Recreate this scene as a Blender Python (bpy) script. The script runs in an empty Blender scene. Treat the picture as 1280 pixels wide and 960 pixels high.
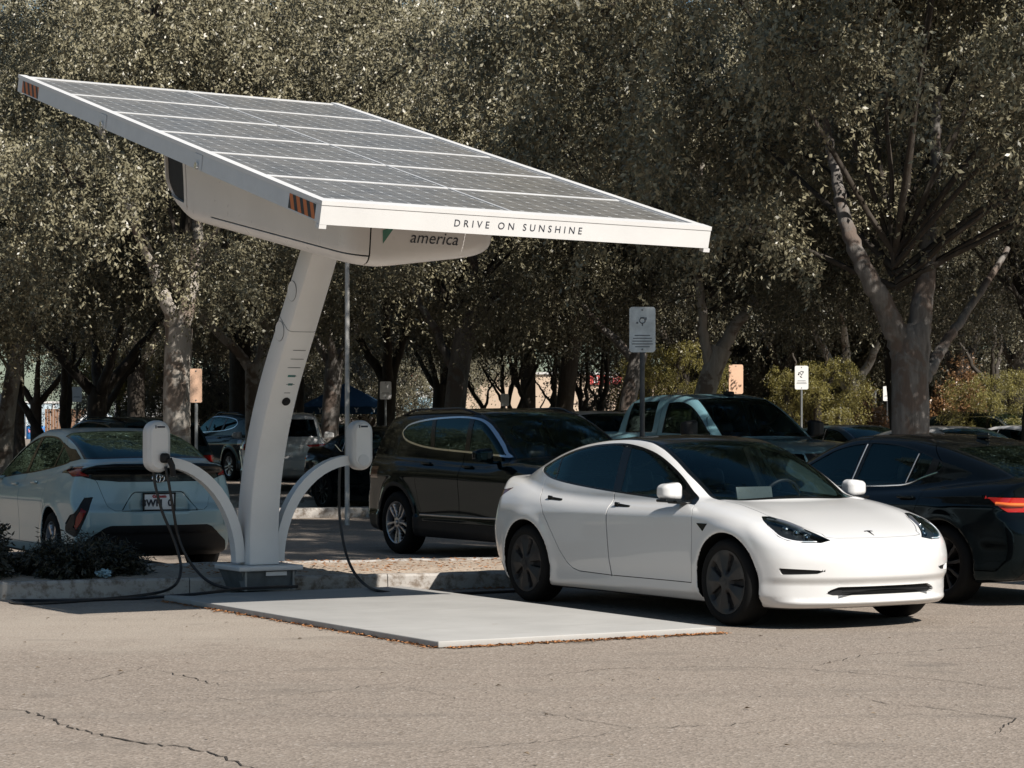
import bpy, bmesh, math, random
import numpy as np
from mathutils import Vector, Matrix

scene = bpy.context.scene
COL = scene.collection
PI = math.pi
def R(d): return math.radians(d)

# ----------------------------------------------------------------------------
# object helpers
# ----------------------------------------------------------------------------
def link(o, parent=None):
    COL.objects.link(o)
    if parent is not None:
        o.parent = parent
    return o

def tag(o, label=None, cat=None, group=None, kind=None):
    if label: o['label'] = label
    if cat: o['category'] = cat
    if group: o['group'] = group
    if kind: o['kind'] = kind
    return o

def empty(name, loc=(0, 0, 0), rz=0.0, label=None, cat=None, group=None, parent=None):
    o = bpy.data.objects.new(name, None)
    link(o, parent)
    o.empty_display_size = 0.2
    o.location = loc
    o.rotation_euler = (0, 0, rz)
    return tag(o, label, cat, group)

def kids(o):
    return [c for c in bpy.data.objects if c.parent == o]

def copy_tree(o, parent=None):
    c = o.copy()
    COL.objects.link(c)
    if parent is not None: c.parent = parent
    for ch in kids(o):
        copy_tree(ch, c)
    return c

class MB:
    """collects simple shapes and links them as one mesh object"""
    def __init__(self):
        self.v = []; self.f = []; self.m = []
    def add(self, verts, faces, mi=0):
        o = len(self.v)
        self.v += [tuple(p) for p in verts]
        self.f += [tuple(i + o for i in f) for f in faces]
        self.m += [mi] * len(faces)
    def box(self, c, s, rz=0.0, mi=0, rot=None, bev=0.0):
        hx, hy, hz = s[0] / 2, s[1] / 2, s[2] / 2
        if bev > 0:
            bm = bmesh.new()
            bmesh.ops.create_cube(bm, size=1.0)
            bmesh.ops.scale(bm, vec=(s[0], s[1], s[2]), verts=bm.verts)
            bmesh.ops.bevel(bm, geom=list(bm.edges), offset=bev, segments=3, profile=0.5, affect='EDGES')
            bm.verts.index_update()
            vs = [v.co.copy() for v in bm.verts]
            fs = [[v.index for v in f.verts] for f in bm.faces]
            bm.free()
        else:
            vs = [Vector((sx * hx, sy * hy, sz * hz)) for sx in (-1, 1) for sy in (-1, 1) for sz in (-1, 1)]
            fs = [(0, 1, 3, 2), (4, 6, 7, 5), (0, 4, 5, 1), (2, 3, 7, 6), (0, 2, 6, 4), (1, 5, 7, 3)]
        M = rot if rot is not None else Matrix.Rotation(rz, 3, 'Z')
        c = Vector(c)
        self.add([M @ v + c for v in vs], fs, mi)
        return self
    def tube(self, pts, r, n=8, mi=0, cap=True, up=None):
        pts = [Vector(p) for p in pts]
        rs = r if isinstance(r, (list, tuple)) else [r] * len(pts)
        vs, fs = [], []
        ref = None
        for i, p in enumerate(pts):
            a = pts[max(0, i - 1)]; b = pts[min(len(pts) - 1, i + 1)]
            t = (b - a).normalized()
            if ref is None:
                ref = Vector((0, 0, 1)) if abs(t.z) < 0.9 else Vector((1, 0, 0))
            e1 = (ref - t * ref.dot(t)).normalized(); e2 = t.cross(e1)
            ref = e1
            for k in range(n):
                an = 2 * PI * k / n
                vs.append(p + (e1 * math.cos(an) + e2 * math.sin(an)) * rs[i])
        for i in range(len(pts) - 1):
            for k in range(n):
                k2 = (k + 1) % n
                fs.append((i * n + k, i * n + k2, (i + 1) * n + k2, (i + 1) * n + k))
        if cap:
            fs.append(tuple(range(n - 1, -1, -1)))
            o = (len(pts) - 1) * n
            fs.append(tuple(o + k for k in range(n)))
        self.add(vs, fs, mi)
        return self
    def lathe(self, prof, n=32, axis='Z', c=(0, 0, 0), mi=0):
        vs, fs = [], []
        for (r, h) in prof:
            for k in range(n):
                a = 2 * PI * k / n
                if axis == 'Z': p = (r * math.cos(a), r * math.sin(a), h)
                elif axis == 'Y': p = (r * math.cos(a), h, r * math.sin(a))
                else: p = (h, r * math.cos(a), r * math.sin(a))
                vs.append((p[0] + c[0], p[1] + c[1], p[2] + c[2]))
        for i in range(len(prof) - 1):
            for k in range(n):
                k2 = (k + 1) % n
                fs.append((i * n + k, i * n + k2, (i + 1) * n + k2, (i + 1) * n + k))
        self.add(vs, fs, mi)
        return self
    def prism(self, poly, h0, h1, frame, mi=0):
        """poly: 2-D points; frame(a, b, h) -> 3-D"""
        n = len(poly)
        vs = [frame(a, b, h0) for a, b in poly] + [frame(a, b, h1) for a, b in poly]
        fs = [tuple(range(n - 1, -1, -1)), tuple(range(n, 2 * n))]
        for i in range(n):
            j = (i + 1) % n
            fs.append((i, j, n + j, n + i))
        self.add(vs, fs, mi)
        return self
    def build(self, name, mats, parent=None, smooth=35, fix=True):
        me = bpy.data.meshes.new(name)
        me.from_pydata(self.v, [], self.f)
        if not isinstance(mats, (list, tuple)): mats = [mats]
        for m in mats: me.materials.append(m)
        if len(mats) > 1:
            me.polygons.foreach_set('material_index', self.m)
        if fix:
            bm = bmesh.new(); bm.from_mesh(me)
            bmesh.ops.recalc_face_normals(bm, faces=bm.faces)
            bm.to_mesh(me); bm.free()
        if smooth:
            me.shade_smooth()
            me.set_sharp_from_angle(angle=R(smooth))
        me.update()
        return link(bpy.data.objects.new(name, me), parent)

def catmull(pts, n=8, closed=False):
    P = [Vector(p) for p in pts]
    out = []
    m = len(P)
    rng = m if closed else m - 1
    for i in range(rng):
        p0 = P[(i - 1) % m] if closed or i > 0 else P[0] * 2 - P[1]
        p1 = P[i]; p2 = P[(i + 1) % m]
        p3 = P[(i + 2) % m] if closed or i + 2 < m else P[-1] * 2 - P[-2]
        for k in range(n):
            t = k / n
            out.append(0.5 * ((2 * p1) + (p2 - p0) * t + (2 * p0 - 5 * p1 + 4 * p2 - p3) * t * t + (3 * p1 - p0 - 3 * p2 + p3) * t ** 3))
    if not closed: out.append(P[-1])
    return out

def text_obj(name, body, size, mat, parent=None, shear=0.0, spacing=1.0, extrude=0.001, align='LEFT', bold=0.0):
    cu = bpy.data.curves.new(name, 'FONT')
    cu.body = body; cu.size = size; cu.shear = shear
    cu.space_character = spacing; cu.extrude = extrude; cu.align_x = align; cu.align_y = 'CENTER'
    cu.offset = bold; cu.resolution_u = 3
    tmp = bpy.data.objects.new(name + '_tmp', cu)
    COL.objects.link(tmp)
    dg = bpy.context.evaluated_depsgraph_get()
    me = bpy.data.meshes.new_from_object(tmp.evaluated_get(dg))
    bpy.data.objects.remove(tmp); bpy.data.curves.remove(cu)
    me.materials.clear(); me.materials.append(mat)
    me.name = name
    return link(bpy.data.objects.new(name, me), parent)

def np_mesh(name, V, F, mat, parent=None, smooth=True, loopn=None):
    """V (n,3), F (m,k) arrays -> object"""
    me = bpy.data.meshes.new(name)
    V = np.ascontiguousarray(V, np.float32); F = np.ascontiguousarray(F, np.int32)
    k = F.shape[1]
    me.vertices.add(len(V)); me.vertices.foreach_set('co', V.ravel())
    me.loops.add(F.size); me.loops.foreach_set('vertex_index', F.ravel())
    me.polygons.add(len(F))
    me.polygons.foreach_set('loop_start', np.arange(0, F.size, k, dtype=np.int32))
    me.polygons.foreach_set('loop_total', np.full(len(F), k, np.int32))
    me.update(calc_edges=True)
    if smooth: me.polygons.foreach_set('use_smooth', np.ones(len(F), bool))
    for m in (mat if isinstance(mat, (list, tuple)) else [mat]): me.materials.append(m)
    if loopn is not None:
        me.normals_split_custom_set(np.asarray(loopn, np.float32))
    return link(bpy.data.objects.new(name, me), parent)

# ----------------------------------------------------------------------------
# implicit surfaces: a smooth field is meshed, its panels are cut along outlines
# ----------------------------------------------------------------------------
def curve(pts):
    """smooth shape-preserving curve through (x, y) points"""
    pts = sorted(pts)
    xs = np.array([p[0] for p in pts], np.float64); ys = np.array([p[1] for p in pts], np.float64)
    h = np.diff(xs); d = np.diff(ys) / h
    m = np.zeros_like(xs)
    for i in range(1, len(xs) - 1):
        if d[i - 1] * d[i] > 0:
            w1 = 2 * h[i] + h[i - 1]; w2 = h[i] + 2 * h[i - 1]
            m[i] = (w1 + w2) / (w1 / d[i - 1] + w2 / d[i])
    m[0] = d[0]; m[-1] = d[-1]
    def g(x):
        i = np.clip(np.searchsorted(xs, x) - 1, 0, len(xs) - 2)
        hh = h[i]; t = (x - xs[i]) / hh
        return ((2 * t ** 3 - 3 * t ** 2 + 1) * ys[i] + (t ** 3 - 2 * t ** 2 + t) * hh * m[i] +
                (-2 * t ** 3 + 3 * t ** 2) * ys[i + 1] + (t ** 3 - t ** 2) * hh * m[i + 1])
    K = 3000
    tab = g(np.linspace(xs[0], xs[-1], K + 1)); sc = K / (xs[-1] - xs[0])
    dt = np.append(np.diff(tab), 0)
    def f(x):
        u = (np.asarray(x) - xs[0]) * sc
        i = np.clip(u.astype(np.int32), 0, K - 1)
        return tab[i] + (u - i) * dt[i]
    return f

def smax(a, b, k):
    h = np.clip(0.5 + 0.5 * (a - b) / k, 0, 1)
    return b + (a - b) * h + k * h * (1 - h)
def smin(a, b, k): return -smax(-a, -b, k)
def sstep(a, b, x):
    t = np.clip((x - a) / (b - a), 0, 1)
    return t * t * (3 - 2 * t)

def grad(fn, P, e=1e-3):
    g = np.empty_like(P)
    for i in range(3):
        d = np.zeros(3); d[i] = e
        A = P + d; B = P - d
        g[:, i] = (fn(A[:, 0], A[:, 1], A[:, 2]) - fn(B[:, 0], B[:, 1], B[:, 2])) / (2 * e)
    return g

def surface(fn, lo, hi, h):
    """surface nets of fn = 0 -> vertices on the surface, normals, triangles"""
    q = 4                                      # a coarse look first, the fine grid only near the surface
    nc = [int(math.ceil((hi[i] - lo[i]) / (h * q))) + 1 for i in range(3)]
    cx = [lo[i] + np.arange(nc[i]) * h * q for i in range(3)]
    FC = fn(*np.meshgrid(*cx, indexing='ij'))
    near = np.abs(FC) < 2.3 * h * q
    near = near[:-1, :-1, :-1] | near[1:, :-1, :-1] | near[:-1, 1:, :-1] | near[:-1, :-1, 1:] | near[1:, 1:, 1:] | near[1:, 1:, :-1] | near[1:, :-1, 1:] | near[:-1, 1:, 1:]
    def up(a):
        for k in range(3): a = np.repeat(a, q, axis=k)
        return a
    F = up(FC[:-1, :-1, :-1]); nf = up(near)
    I = np.argwhere(nf)
    PF = I * h + np.array(lo)
    F[nf] = fn(PF[:, 0], PF[:, 1], PF[:, 2])
    S = F < 0
    n = F.shape
    c = tuple(k - 1 for k in n)
    acc = np.zeros(c + (3,), np.float32); cnt = np.zeros(c, np.float32)
    for axis in range(3):
        a = [slice(None)] * 3; b = [slice(None)] * 3
        a[axis] = slice(0, -1); b[axis] = slice(1, None)
        Fa = F[tuple(a)]; Fb = F[tuple(b)]
        cross = (Fa < 0) != (Fb < 0)
        t = np.where(cross, Fa / np.where(cross, Fa - Fb, 1), 0)
        o = [i for i in range(3) if i != axis]
        for da in (0, 1):
            for db in (0, 1):
                s = [slice(None)] * 3
                s[o[0]] = slice(da, n[o[0]] - 1 + da)
                s[o[1]] = slice(db, n[o[1]] - 1 + db)
                cr = cross[tuple(s)]; tt = t[tuple(s)]
                cnt += cr
                acc[..., axis] += np.where(cr, tt, 0)
                acc[..., o[0]] += cr * da
                acc[..., o[1]] += cr * db
    act = cnt > 0
    idx = -np.ones(c, np.int64)
    idx[act] = np.arange(act.sum())
    ijk = np.argwhere(act)
    V = (ijk + acc[act] / cnt[act][:, None]) * h + np.array(lo)
    V = V.astype(np.float64)
    T = []
    for axis in range(3):
        a = [slice(None)] * 3; b = [slice(None)] * 3
        a[axis] = slice(0, -1); b[axis] = slice(1, None)
        Sa = S[tuple(a)]; Sb = S[tuple(b)]
        cross = Sa != Sb
        o = [(axis + 1) % 3, (axis + 2) % 3]
        e = np.argwhere(cross)
        ok = np.ones(len(e), bool)
        for q in o: ok &= (e[:, q] > 0) & (e[:, q] < n[q] - 1)
        e = e[ok]
        q = []
        for (da, db) in ((-1, -1), (0, -1), (0, 0), (-1, 0)):
            k = e.copy(); k[:, o[0]] += da; k[:, o[1]] += db
            q.append(idx[k[:, 0], k[:, 1], k[:, 2]])
        q = np.stack(q, 1)
        fl = ~Sa[e[:, 0], e[:, 1], e[:, 2]]
        q[fl] = q[fl][:, ::-1]
        T.append(np.concatenate([q[:, [0, 1, 2]], q[:, [0, 2, 3]]]))
    T = np.concatenate(T)
    for _ in range(4):
        f = fn(V[:, 0], V[:, 1], V[:, 2]); g = grad(fn, V)
        st = f[:, None] * g / np.maximum(g[:, 0] ** 2 + g[:, 1] ** 2 + g[:, 2] ** 2, 0.05)[:, None]
        l = np.sqrt(st[:, 0] ** 2 + st[:, 1] ** 2 + st[:, 2] ** 2)[:, None]
        V -= st * np.minimum(1, 0.6 * h / np.maximum(l, 1e-9))
    N = grad(fn, V, 2e-3)
    N /= np.maximum(np.linalg.norm(N, axis=1, keepdims=True), 1e-9)
    return V, N, T

def poly_sdf(poly, a, b):
    """signed distance (negative inside) to a closed 2-D polygon"""
    poly = np.asarray(poly, float)
    d = np.full(a.shape, 1e9); s = np.ones(a.shape)
    n = len(poly)
    for i in range(n):
        p = poly[i]; q = poly[i - 1]
        ex, ey = q - p
        wx = a - p[0]; wy = b - p[1]
        t = np.clip((wx * ex + wy * ey) / max(ex * ex + ey * ey, 1e-12), 0, 1)
        d = np.minimum(d, (wx - ex * t) ** 2 + (wy - ey * t) ** 2)
        c1 = b >= p[1]; c2 = b < q[1]; c3 = ex * wy > ey * wx
        flip = (c1 & c2 & c3) | (~c1 & ~c2 & ~c3)
        s = np.where(flip, -s, s)
    return s * np.sqrt(d)

def rounded(pts, n=6):
    return [(p[0], p[1]) for p in catmull([(a, b, 0) for a, b in pts], n, closed=True)]

def tri_mean(A, T): return (A[T[:, 0]] + A[T[:, 1]] + A[T[:, 2]]) / 3.0

class Shell:
    """triangle shell whose triangles carry a panel label"""
    def __init__(self, fn, lo, hi, h):
        self.fn = fn
        self.V, self.N, self.T = surface(fn, lo, hi, h)
        self.L = np.zeros(len(self.T), np.int32)
        self.names = ['body']
    def cut(self, f, mask=None):
        V, T = self.V, self.T
        val = f(V); val = np.where(np.abs(val) < 2e-4, 2e-4 * np.sign(val + 1e-12), val)
        s = val[T] < 0
        k = s[:, 0].astype(np.int8) + s[:, 1] + s[:, 2]
        mix = (k == 1) | (k == 2)
        if mask is not None:
            mix &= mask(tri_mean(V, T), tri_mean(self.N, T))
        if not mix.any(): return
        tt = T[mix].copy(); ss = s[mix]; ll = self.L[mix]
        lone = np.where(ss.sum(1) == 1, ss.argmax(1), (~ss).argmax(1))
        ar = np.arange(len(tt))
        a = tt[ar, lone]; b = tt[ar, (lone + 1) % 3]; c = tt[ar, (lone + 2) % 3]
        e = np.concatenate([np.stack([a, b], 1), np.stack([a, c], 1)])
        e.sort(1)
        u, inv = np.unique(e[:, 0] * (10 ** 8) + e[:, 1], return_inverse=True)
        i0 = u // (10 ** 8); i1 = u % (10 ** 8)
        t = (val[i0] / (val[i0] - val[i1]))[:, None]
        nv = V[i0] * (1 - t) + V[i1] * t
        nn = self.N[i0] * (1 - t) + self.N[i1] * t
        nn /= np.linalg.norm(nn, axis=1, keepdims=True)
        base = len(V)
        pab = base + inv[:len(tt)]; pac = base + inv[len(tt):]
        self.V = np.concatenate([V, nv]); self.N = np.concatenate([self.N, nn])
        self.T = np.concatenate([T[~mix], np.stack([a, pab, pac], 1), np.stack([pab, b, c], 1), np.stack([pab, c, pac], 1)])
        self.L = np.concatenate([self.L[~mix], ll, ll, ll])
    def region(self, name, f, mask=None, only=None, ring=0.0, ring_name='gap'):
        """label everything with f < 0 as name; a ring of that width along the outline becomes ring_name"""
        for nm in (name, ring_name):
            if nm not in self.names: self.names.append(nm)
        self.cut(f, mask)
        if ring: self.cut(lambda P: f(P) + ring, mask)
        C = tri_mean(self.V, self.T)
        v = f(C)
        sel = v < 0
        if mask is not None: sel &= mask(C, tri_mean(self.N, self.T))
        if only is not None: sel &= np.isin(self.L, [self.names.index(o) for o in only if o in self.names])
        self.L[sel] = self.names.index(name)
        if ring: self.L[sel & (v > -ring)] = self.names.index(ring_name)
    def part(self, obj_name, names, mat, parent=None, offset=0.0, flange=0.012, side=0, flip=False, where=None):
        ids = [self.names.index(n) for n in names if n in self.names]
        sel = np.isin(self.L, ids)
        if side or where is not None:
            C = tri_mean(self.V, self.T)
            if side: sel &= (C[:, 1] * side > 0)
            if where is not None: sel &= where(C)
        T = self.T[sel]
        if len(T) == 0: return None
        used, inv = np.unique(T, return_inverse=True)
        T = inv.reshape(T.shape)
        V = self.V[used] + self.N[used] * offset
        N = self.N[used]
        if flip: T = T[:, ::-1]; N = -N
        LN = N[T].reshape(-1, 3)
        if flange:
            E = np.concatenate([T[:, [0, 1]], T[:, [1, 2]], T[:, [2, 0]]])
            Es = np.sort(E, 1)
            key = Es[:, 0].astype(np.int64) * (10 ** 8) + Es[:, 1]
            u, first, cn = np.unique(key, return_index=True, return_counts=True)
            B = E[first[cn == 1]]
            if len(B):
                bu, binv = np.unique(B, return_inverse=True); binv = binv.reshape(B.shape)
                nb = len(V)
                V = np.concatenate([V, V[bu] - N[bu] * flange])
                a = B[:, 0]; b = B[:, 1]; a2 = nb + binv[:, 0]; b2 = nb + binv[:, 1]
                T2 = np.concatenate([np.stack([b, a, a2], 1), np.stack([b, a2, b2], 1)])
                fn_ = np.cross(V[T2[:, 1]] - V[T2[:, 0]], V[T2[:, 2]] - V[T2[:, 0]])
                fn_ /= np.maximum(np.linalg.norm(fn_, axis=1, keepdims=True), 1e-12)
                T = np.concatenate([T, T2]); LN = np.concatenate([LN, np.repeat(fn_, 3, 0)])
        return np_mesh(obj_name, V, T, mat, parent, True, LN)

def field_obj(name, fn, lo, hi, h, mat, parent=None):
    V, N, T = surface(fn, lo, hi, h)
    return np_mesh(name, V, T, mat, parent, True, N[T].reshape(-1, 3))

def rbox_field(c, s, r):
    def f(x, y, z):
        qx = np.abs(x - c[0]) - s[0] / 2 + r; qy = np.abs(y - c[1]) - s[1] / 2 + r; qz = np.abs(z - c[2]) - s[2] / 2 + r
        return np.sqrt(np.maximum(qx, 0) ** 2 + np.maximum(qy, 0) ** 2 + np.maximum(qz, 0) ** 2) + np.minimum(np.maximum(np.maximum(qx, qy), qz), 0) - r
    return f
# ----------------------------------------------------------------------------
# materials (procedural)
# ----------------------------------------------------------------------------
class NT:
    def __init__(self, name):
        self.m = bpy.data.materials.new(name)
        self.m.use_nodes = True
        self.t = self.m.node_tree
        self.t.nodes.clear()
        self.out = self.n('ShaderNodeOutputMaterial')
    def n(self, typ, **kw):
        nd = self.t.nodes.new(typ)
        for k, v in kw.items():
            if k in ('inp',):
                for kk, vv in v.items():
                    self.put(nd, kk, vv)
            else:
                setattr(nd, k, v)
        return nd
    def put(self, nd, key, val):
        s = nd.inputs[key]
        if isinstance(val, bpy.types.NodeSocket): self.t.links.new(val, s)
        elif isinstance(val, bpy.types.Node): self.t.links.new(val.outputs[0], s)
        else: s.default_value = val
    def coord(self, kind='Object', scale=None):
        c = self.n('ShaderNodeTexCoord').outputs[kind]
        if scale is None: return c
        mp = self.n('ShaderNodeMapping'); self.put(mp, 'Vector', c); self.put(mp, 'Scale', scale)
        return mp.outputs[0]
    def noise(self, vec, scale, detail=4, rough=0.55, dist=0.0):
        nd = self.n('ShaderNodeTexNoise')
        self.put(nd, 'Vector', vec); self.put(nd, 'Scale', scale); self.put(nd, 'Detail', detail)
        self.put(nd, 'Roughness', rough); self.put(nd, 'Distortion', dist)
        return nd.outputs[0]
    def ramp(self, fac, stops):
        nd = self.n('ShaderNodeValToRGB')
        cr = nd.color_ramp
        while len(cr.elements) < len(stops): cr.elements.new(0.5)
        for e, (p, c) in zip(cr.elements, stops):
            e.position = p; e.color = c if len(c) == 4 else tuple(c) + (1,)
        self.put(nd, 'Fac', fac)
        return nd.outputs[0]
    def mix(self, fac, a, b, typ='MIX'):
        nd = self.n('ShaderNodeMix', data_type='RGBA', blend_type=typ)
        self.put(nd, 0, fac)
        self.put(nd, 6, a if not isinstance(a, tuple) else (a if len(a) == 4 else a + (1,)))
        self.put(nd, 7, b if not isinstance(b, tuple) else (b if len(b) == 4 else b + (1,)))
        return nd.outputs[2]
    def math(self, op, a, b=0.0, c=0.0, clamp=False):
        nd = self.n('ShaderNodeMath', operation=op, use_clamp=clamp)
        self.put(nd, 0, a); self.put(nd, 1, b); self.put(nd, 2, c)
        return nd.outputs[0]
    def bump(self, h, strength=0.3, dist=0.01):
        nd = self.n('ShaderNodeBump')
        self.put(nd, 'Height', h); self.put(nd, 'Strength', strength); self.put(nd, 'Distance', dist)
        return nd.outputs[0]
    def pbsdf(self, **kw):
        p = self.n('ShaderNodeBsdfPrincipled')
        for k, v in kw.items():
            k = {'base': 'Base Color', 'rough': 'Roughness', 'metal': 'Metallic', 'spec': 'Specular IOR Level', 'coat': 'Coat Weight',
                 'coat_rough': 'Coat Roughness', 'normal': 'Normal', 'alpha': 'Alpha', 'emis': 'Emission Color', 'emis_s': 'Emission Strength',
                 'trans': 'Transmission Weight', 'sheen': 'Sheen Weight', 'coat_ior': 'Coat IOR'}.get(k, k)
            if isinstance(v, tuple) and len(v) == 3: v = v + (1,)
            self.put(p, k, v)
        return p
    def done(self, sh):
        self.t.links.new(sh.outputs[0] if isinstance(sh, bpy.types.Node) else sh, self.out.inputs[0])
        return self.m

def plain(name, col, rough=0.5, metal=0.0, spec=0.5, coat=0.0, var=0.12, scale=6.0, bump=0.0):
    """one colour with a little wear: mottling in colour and roughness"""
    k = NT(name)
    v = k.coord('Object')
    n = k.noise(v, scale, 5, 0.6)
    lo = tuple(c * (1 - var) for c in col); hi = tuple(min(1, c * (1 + var)) for c in col)
    base = k.ramp(n, [(0.3, lo), (0.7, hi)])
    n2 = k.noise(v, scale * 5, 3)
    rg = k.math('MULTIPLY_ADD', n2, 0.15, max(0.02, rough - 0.075))
    kw = dict(base=base, rough=rg, metal=metal, spec=spec, coat=coat)
    if bump: kw['normal'] = k.bump(n2, bump, 0.01)
    return k.done(k.pbsdf(**kw))

def paint(name, col, rough=0.35, metal=0.0, coat=1.0, tint=None, dust=0.06, flake=0.0, dustcol=(0.32, 0.28, 0.23)):
    """car paint: clear coat over a base, faint road dust that gathers low down"""
    k = NT(name)
    v = k.coord('Object')
    n = k.noise(v, 3.0, 6, 0.65)
    sep = k.n('ShaderNodeSeparateXYZ'); k.put(sep, 0, v)
    low = k.n('ShaderNodeMapRange'); k.put(low, 0, sep.outputs[2]); k.put(low, 1, 0.15); k.put(low, 2, 0.75); k.put(low, 3, 1.0); k.put(low, 4, 0.25)
    d = k.math('MULTIPLY', k.math('MULTIPLY', n, low.outputs[0]), dust * 2)
    base = k.mix(d, col, dustcol)
    wav = k.noise(v, 2.2, 2, 0.4)
    nrm = k.bump(wav, 0.10, 0.004)
    p = k.pbsdf(base=base, rough=rough, metal=metal, spec=0.5 if metal > 0 or col[0] > 0.3 else 0.06, coat=coat, coat_ior=1.45, coat_rough=k.math('MULTIPLY_ADD', n, 0.06, 0.01), normal=nrm)
    k.put(p, 'Coat Normal', nrm)
    if tint: k.put(p, 'Specular Tint', tint + (1,)); k.put(p, 'Specular IOR Level', 0.30)
    return k.done(p)

def glass(name, tint=(0.5, 0.56, 0.56), dark=0.0, wob=0.05):
    """car glass: tinted see-through sheet with Fresnel reflection"""
    k = NT(name)
    tr = k.n('ShaderNodeBsdfTransparent'); k.put(tr, 0, tint + (1,))
    v = k.coord('Object')
    nrm = k.bump(k.noise(v, 2.5, 2, 0.4), wob, 0.004)
    gl = k.n('ShaderNodeBsdfGlossy'); k.put(gl, 'Color', (0.58, 0.92, 0.95, 1)); k.put(gl, 'Roughness', 0.012); k.put(gl, 'Normal', nrm)
    fr = k.n('ShaderNodeFresnel'); k.put(fr, 'IOR', 1.45); k.put(fr, 'Normal', nrm)
    mx = k.n('ShaderNodeMixShader'); k.put(mx, 0, fr.outputs[0]); k.put(mx, 1, tr.outputs[0]); k.put(mx, 2, gl.outputs[0])
    return k.done(mx)

M = {}
M['paint_white'] = paint('white_paint', (0.67, 0.665, 0.655), 0.32, dust=0.045)
M['paint_black'] = paint('black_paint', (0.0010, 0.0034, 0.0048), 0.05, coat=0.0, tint=(0.30, 0.62, 0.80), dust=0.0008)
M['paint_black_dusty'] = paint('dusty_black_paint', (0.002, 0.003, 0.0038), 0.06, coat=0.0, tint=(0.45, 0.72, 0.85), dust=0.003)
M['paint_silver'] = paint('silver_paint', (0.30, 0.43, 0.46), 0.38, metal=0.15, coat=0.7, dust=0.05)
M['paint_steel'] = paint('steel_blue_paint', (0.15, 0.29, 0.33), 0.35, metal=0.1, dust=0.05)
M['paint_green'] = paint('dark_green_paint', (0.010, 0.018, 0.018), 0.08, coat=0.0, tint=(0.4, 0.7, 0.75), dust=0.02)
M['paint_grey'] = paint('grey_paint', (0.016, 0.028, 0.032), 0.08, coat=0.0, tint=(0.4, 0.75, 0.85), dust=0.02)
M['paint_blue'] = paint('blue_paint', (0.03, 0.10, 0.14), 0.3, metal=0.3, dust=0.05)
M['glass'] = glass('clear_glass', (0.68, 0.76, 0.76))
M['glass_side'] = glass('side_glass', (0.60, 0.76, 0.76))
M['glass_dark'] = glass('privacy_glass', (0.06, 0.09, 0.095))
M['lamp_glass'] = glass('lamp_lens', (0.75, 0.8, 0.82), wob=0.0)
M['black_gloss'] = plain('black_gloss', (0.004, 0.005, 0.0055), 0.16, spec=0.3)
M['black_plastic'] = plain('black_plastic', (0.010, 0.010, 0.011), 0.55, spec=0.3)
M['seal'] = plain('rubber_seal', (0.004, 0.004, 0.004), 0.8, spec=0.1)
M['tyre'] = plain('tyre_rubber', (0.009, 0.009, 0.009), 0.8, spec=0.15, bump=0.2, scale=20)
M['gunmetal'] = plain('gunmetal', (0.020, 0.020, 0.021), 0.40, spec=0.3)
M['gun_dark'] = plain('dark_gunmetal', (0.006, 0.006, 0.007), 0.55, spec=0.2)
M['alloy'] = plain('alloy', (0.42, 0.42, 0.43), 0.3, metal=0.85)
M['chrome'] = plain('chrome', (0.75, 0.76, 0.77), 0.14, metal=1.0, var=0.03)
M['lining'] = plain('cabin_lining', (0.030, 0.031, 0.032), 0.8)
M['seat_black'] = plain('black_seat', (0.02, 0.02, 0.021), 0.55)
M['seat_pale'] = plain('pale_trim', (0.45, 0.45, 0.43), 0.5)
M['red_lens'] = plain('red_lens', (0.42, 0.012, 0.010), 0.12, coat=1.0)
M['dark_red_lens'] = plain('dark_red_lens', (0.07, 0.006, 0.006), 0.12, coat=1.0)
M['tail_red'] = plain('tail_lamp_red', (0.22, 0.010, 0.010), 0.15, spec=0.4)
M['amber_lens'] = plain('amber_lens', (0.75, 0.16, 0.03), 0.12, coat=1.0)
M['white_lens'] = plain('white_lens', (0.7, 0.7, 0.72), 0.15, coat=1.0)
M['plate'] = plain('plate_white', (0.78, 0.79, 0.80), 0.4)
M['ink'] = plain('dark_ink', (0.02, 0.025, 0.04), 0.6)
M['red_ink'] = plain('red_ink', (0.45, 0.05, 0.05), 0.6)
M['steel_post'] = plain('galvanised_steel', (0.22, 0.23, 0.23), 0.5, metal=0.4, var=0.2)
M['dark_post'] = plain('dark_post', (0.05, 0.052, 0.055), 0.5, metal=0.3)
M['sign_white'] = plain('sign_white', (0.80, 0.80, 0.78), 0.45, var=0.06, scale=3)
M['sign_grey'] = plain('sign_grey', (0.56, 0.58, 0.57), 0.4, var=0.3, scale=5)
M['pink_label'] = plain('pink_label', (0.6, 0.25, 0.35), 0.5)
M['sign_orange'] = plain('sign_peach', (0.78, 0.50, 0.34), 0.5, var=0.06)
M['sign_red'] = plain('sign_red', (0.55, 0.04, 0.03), 0.4)
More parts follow.
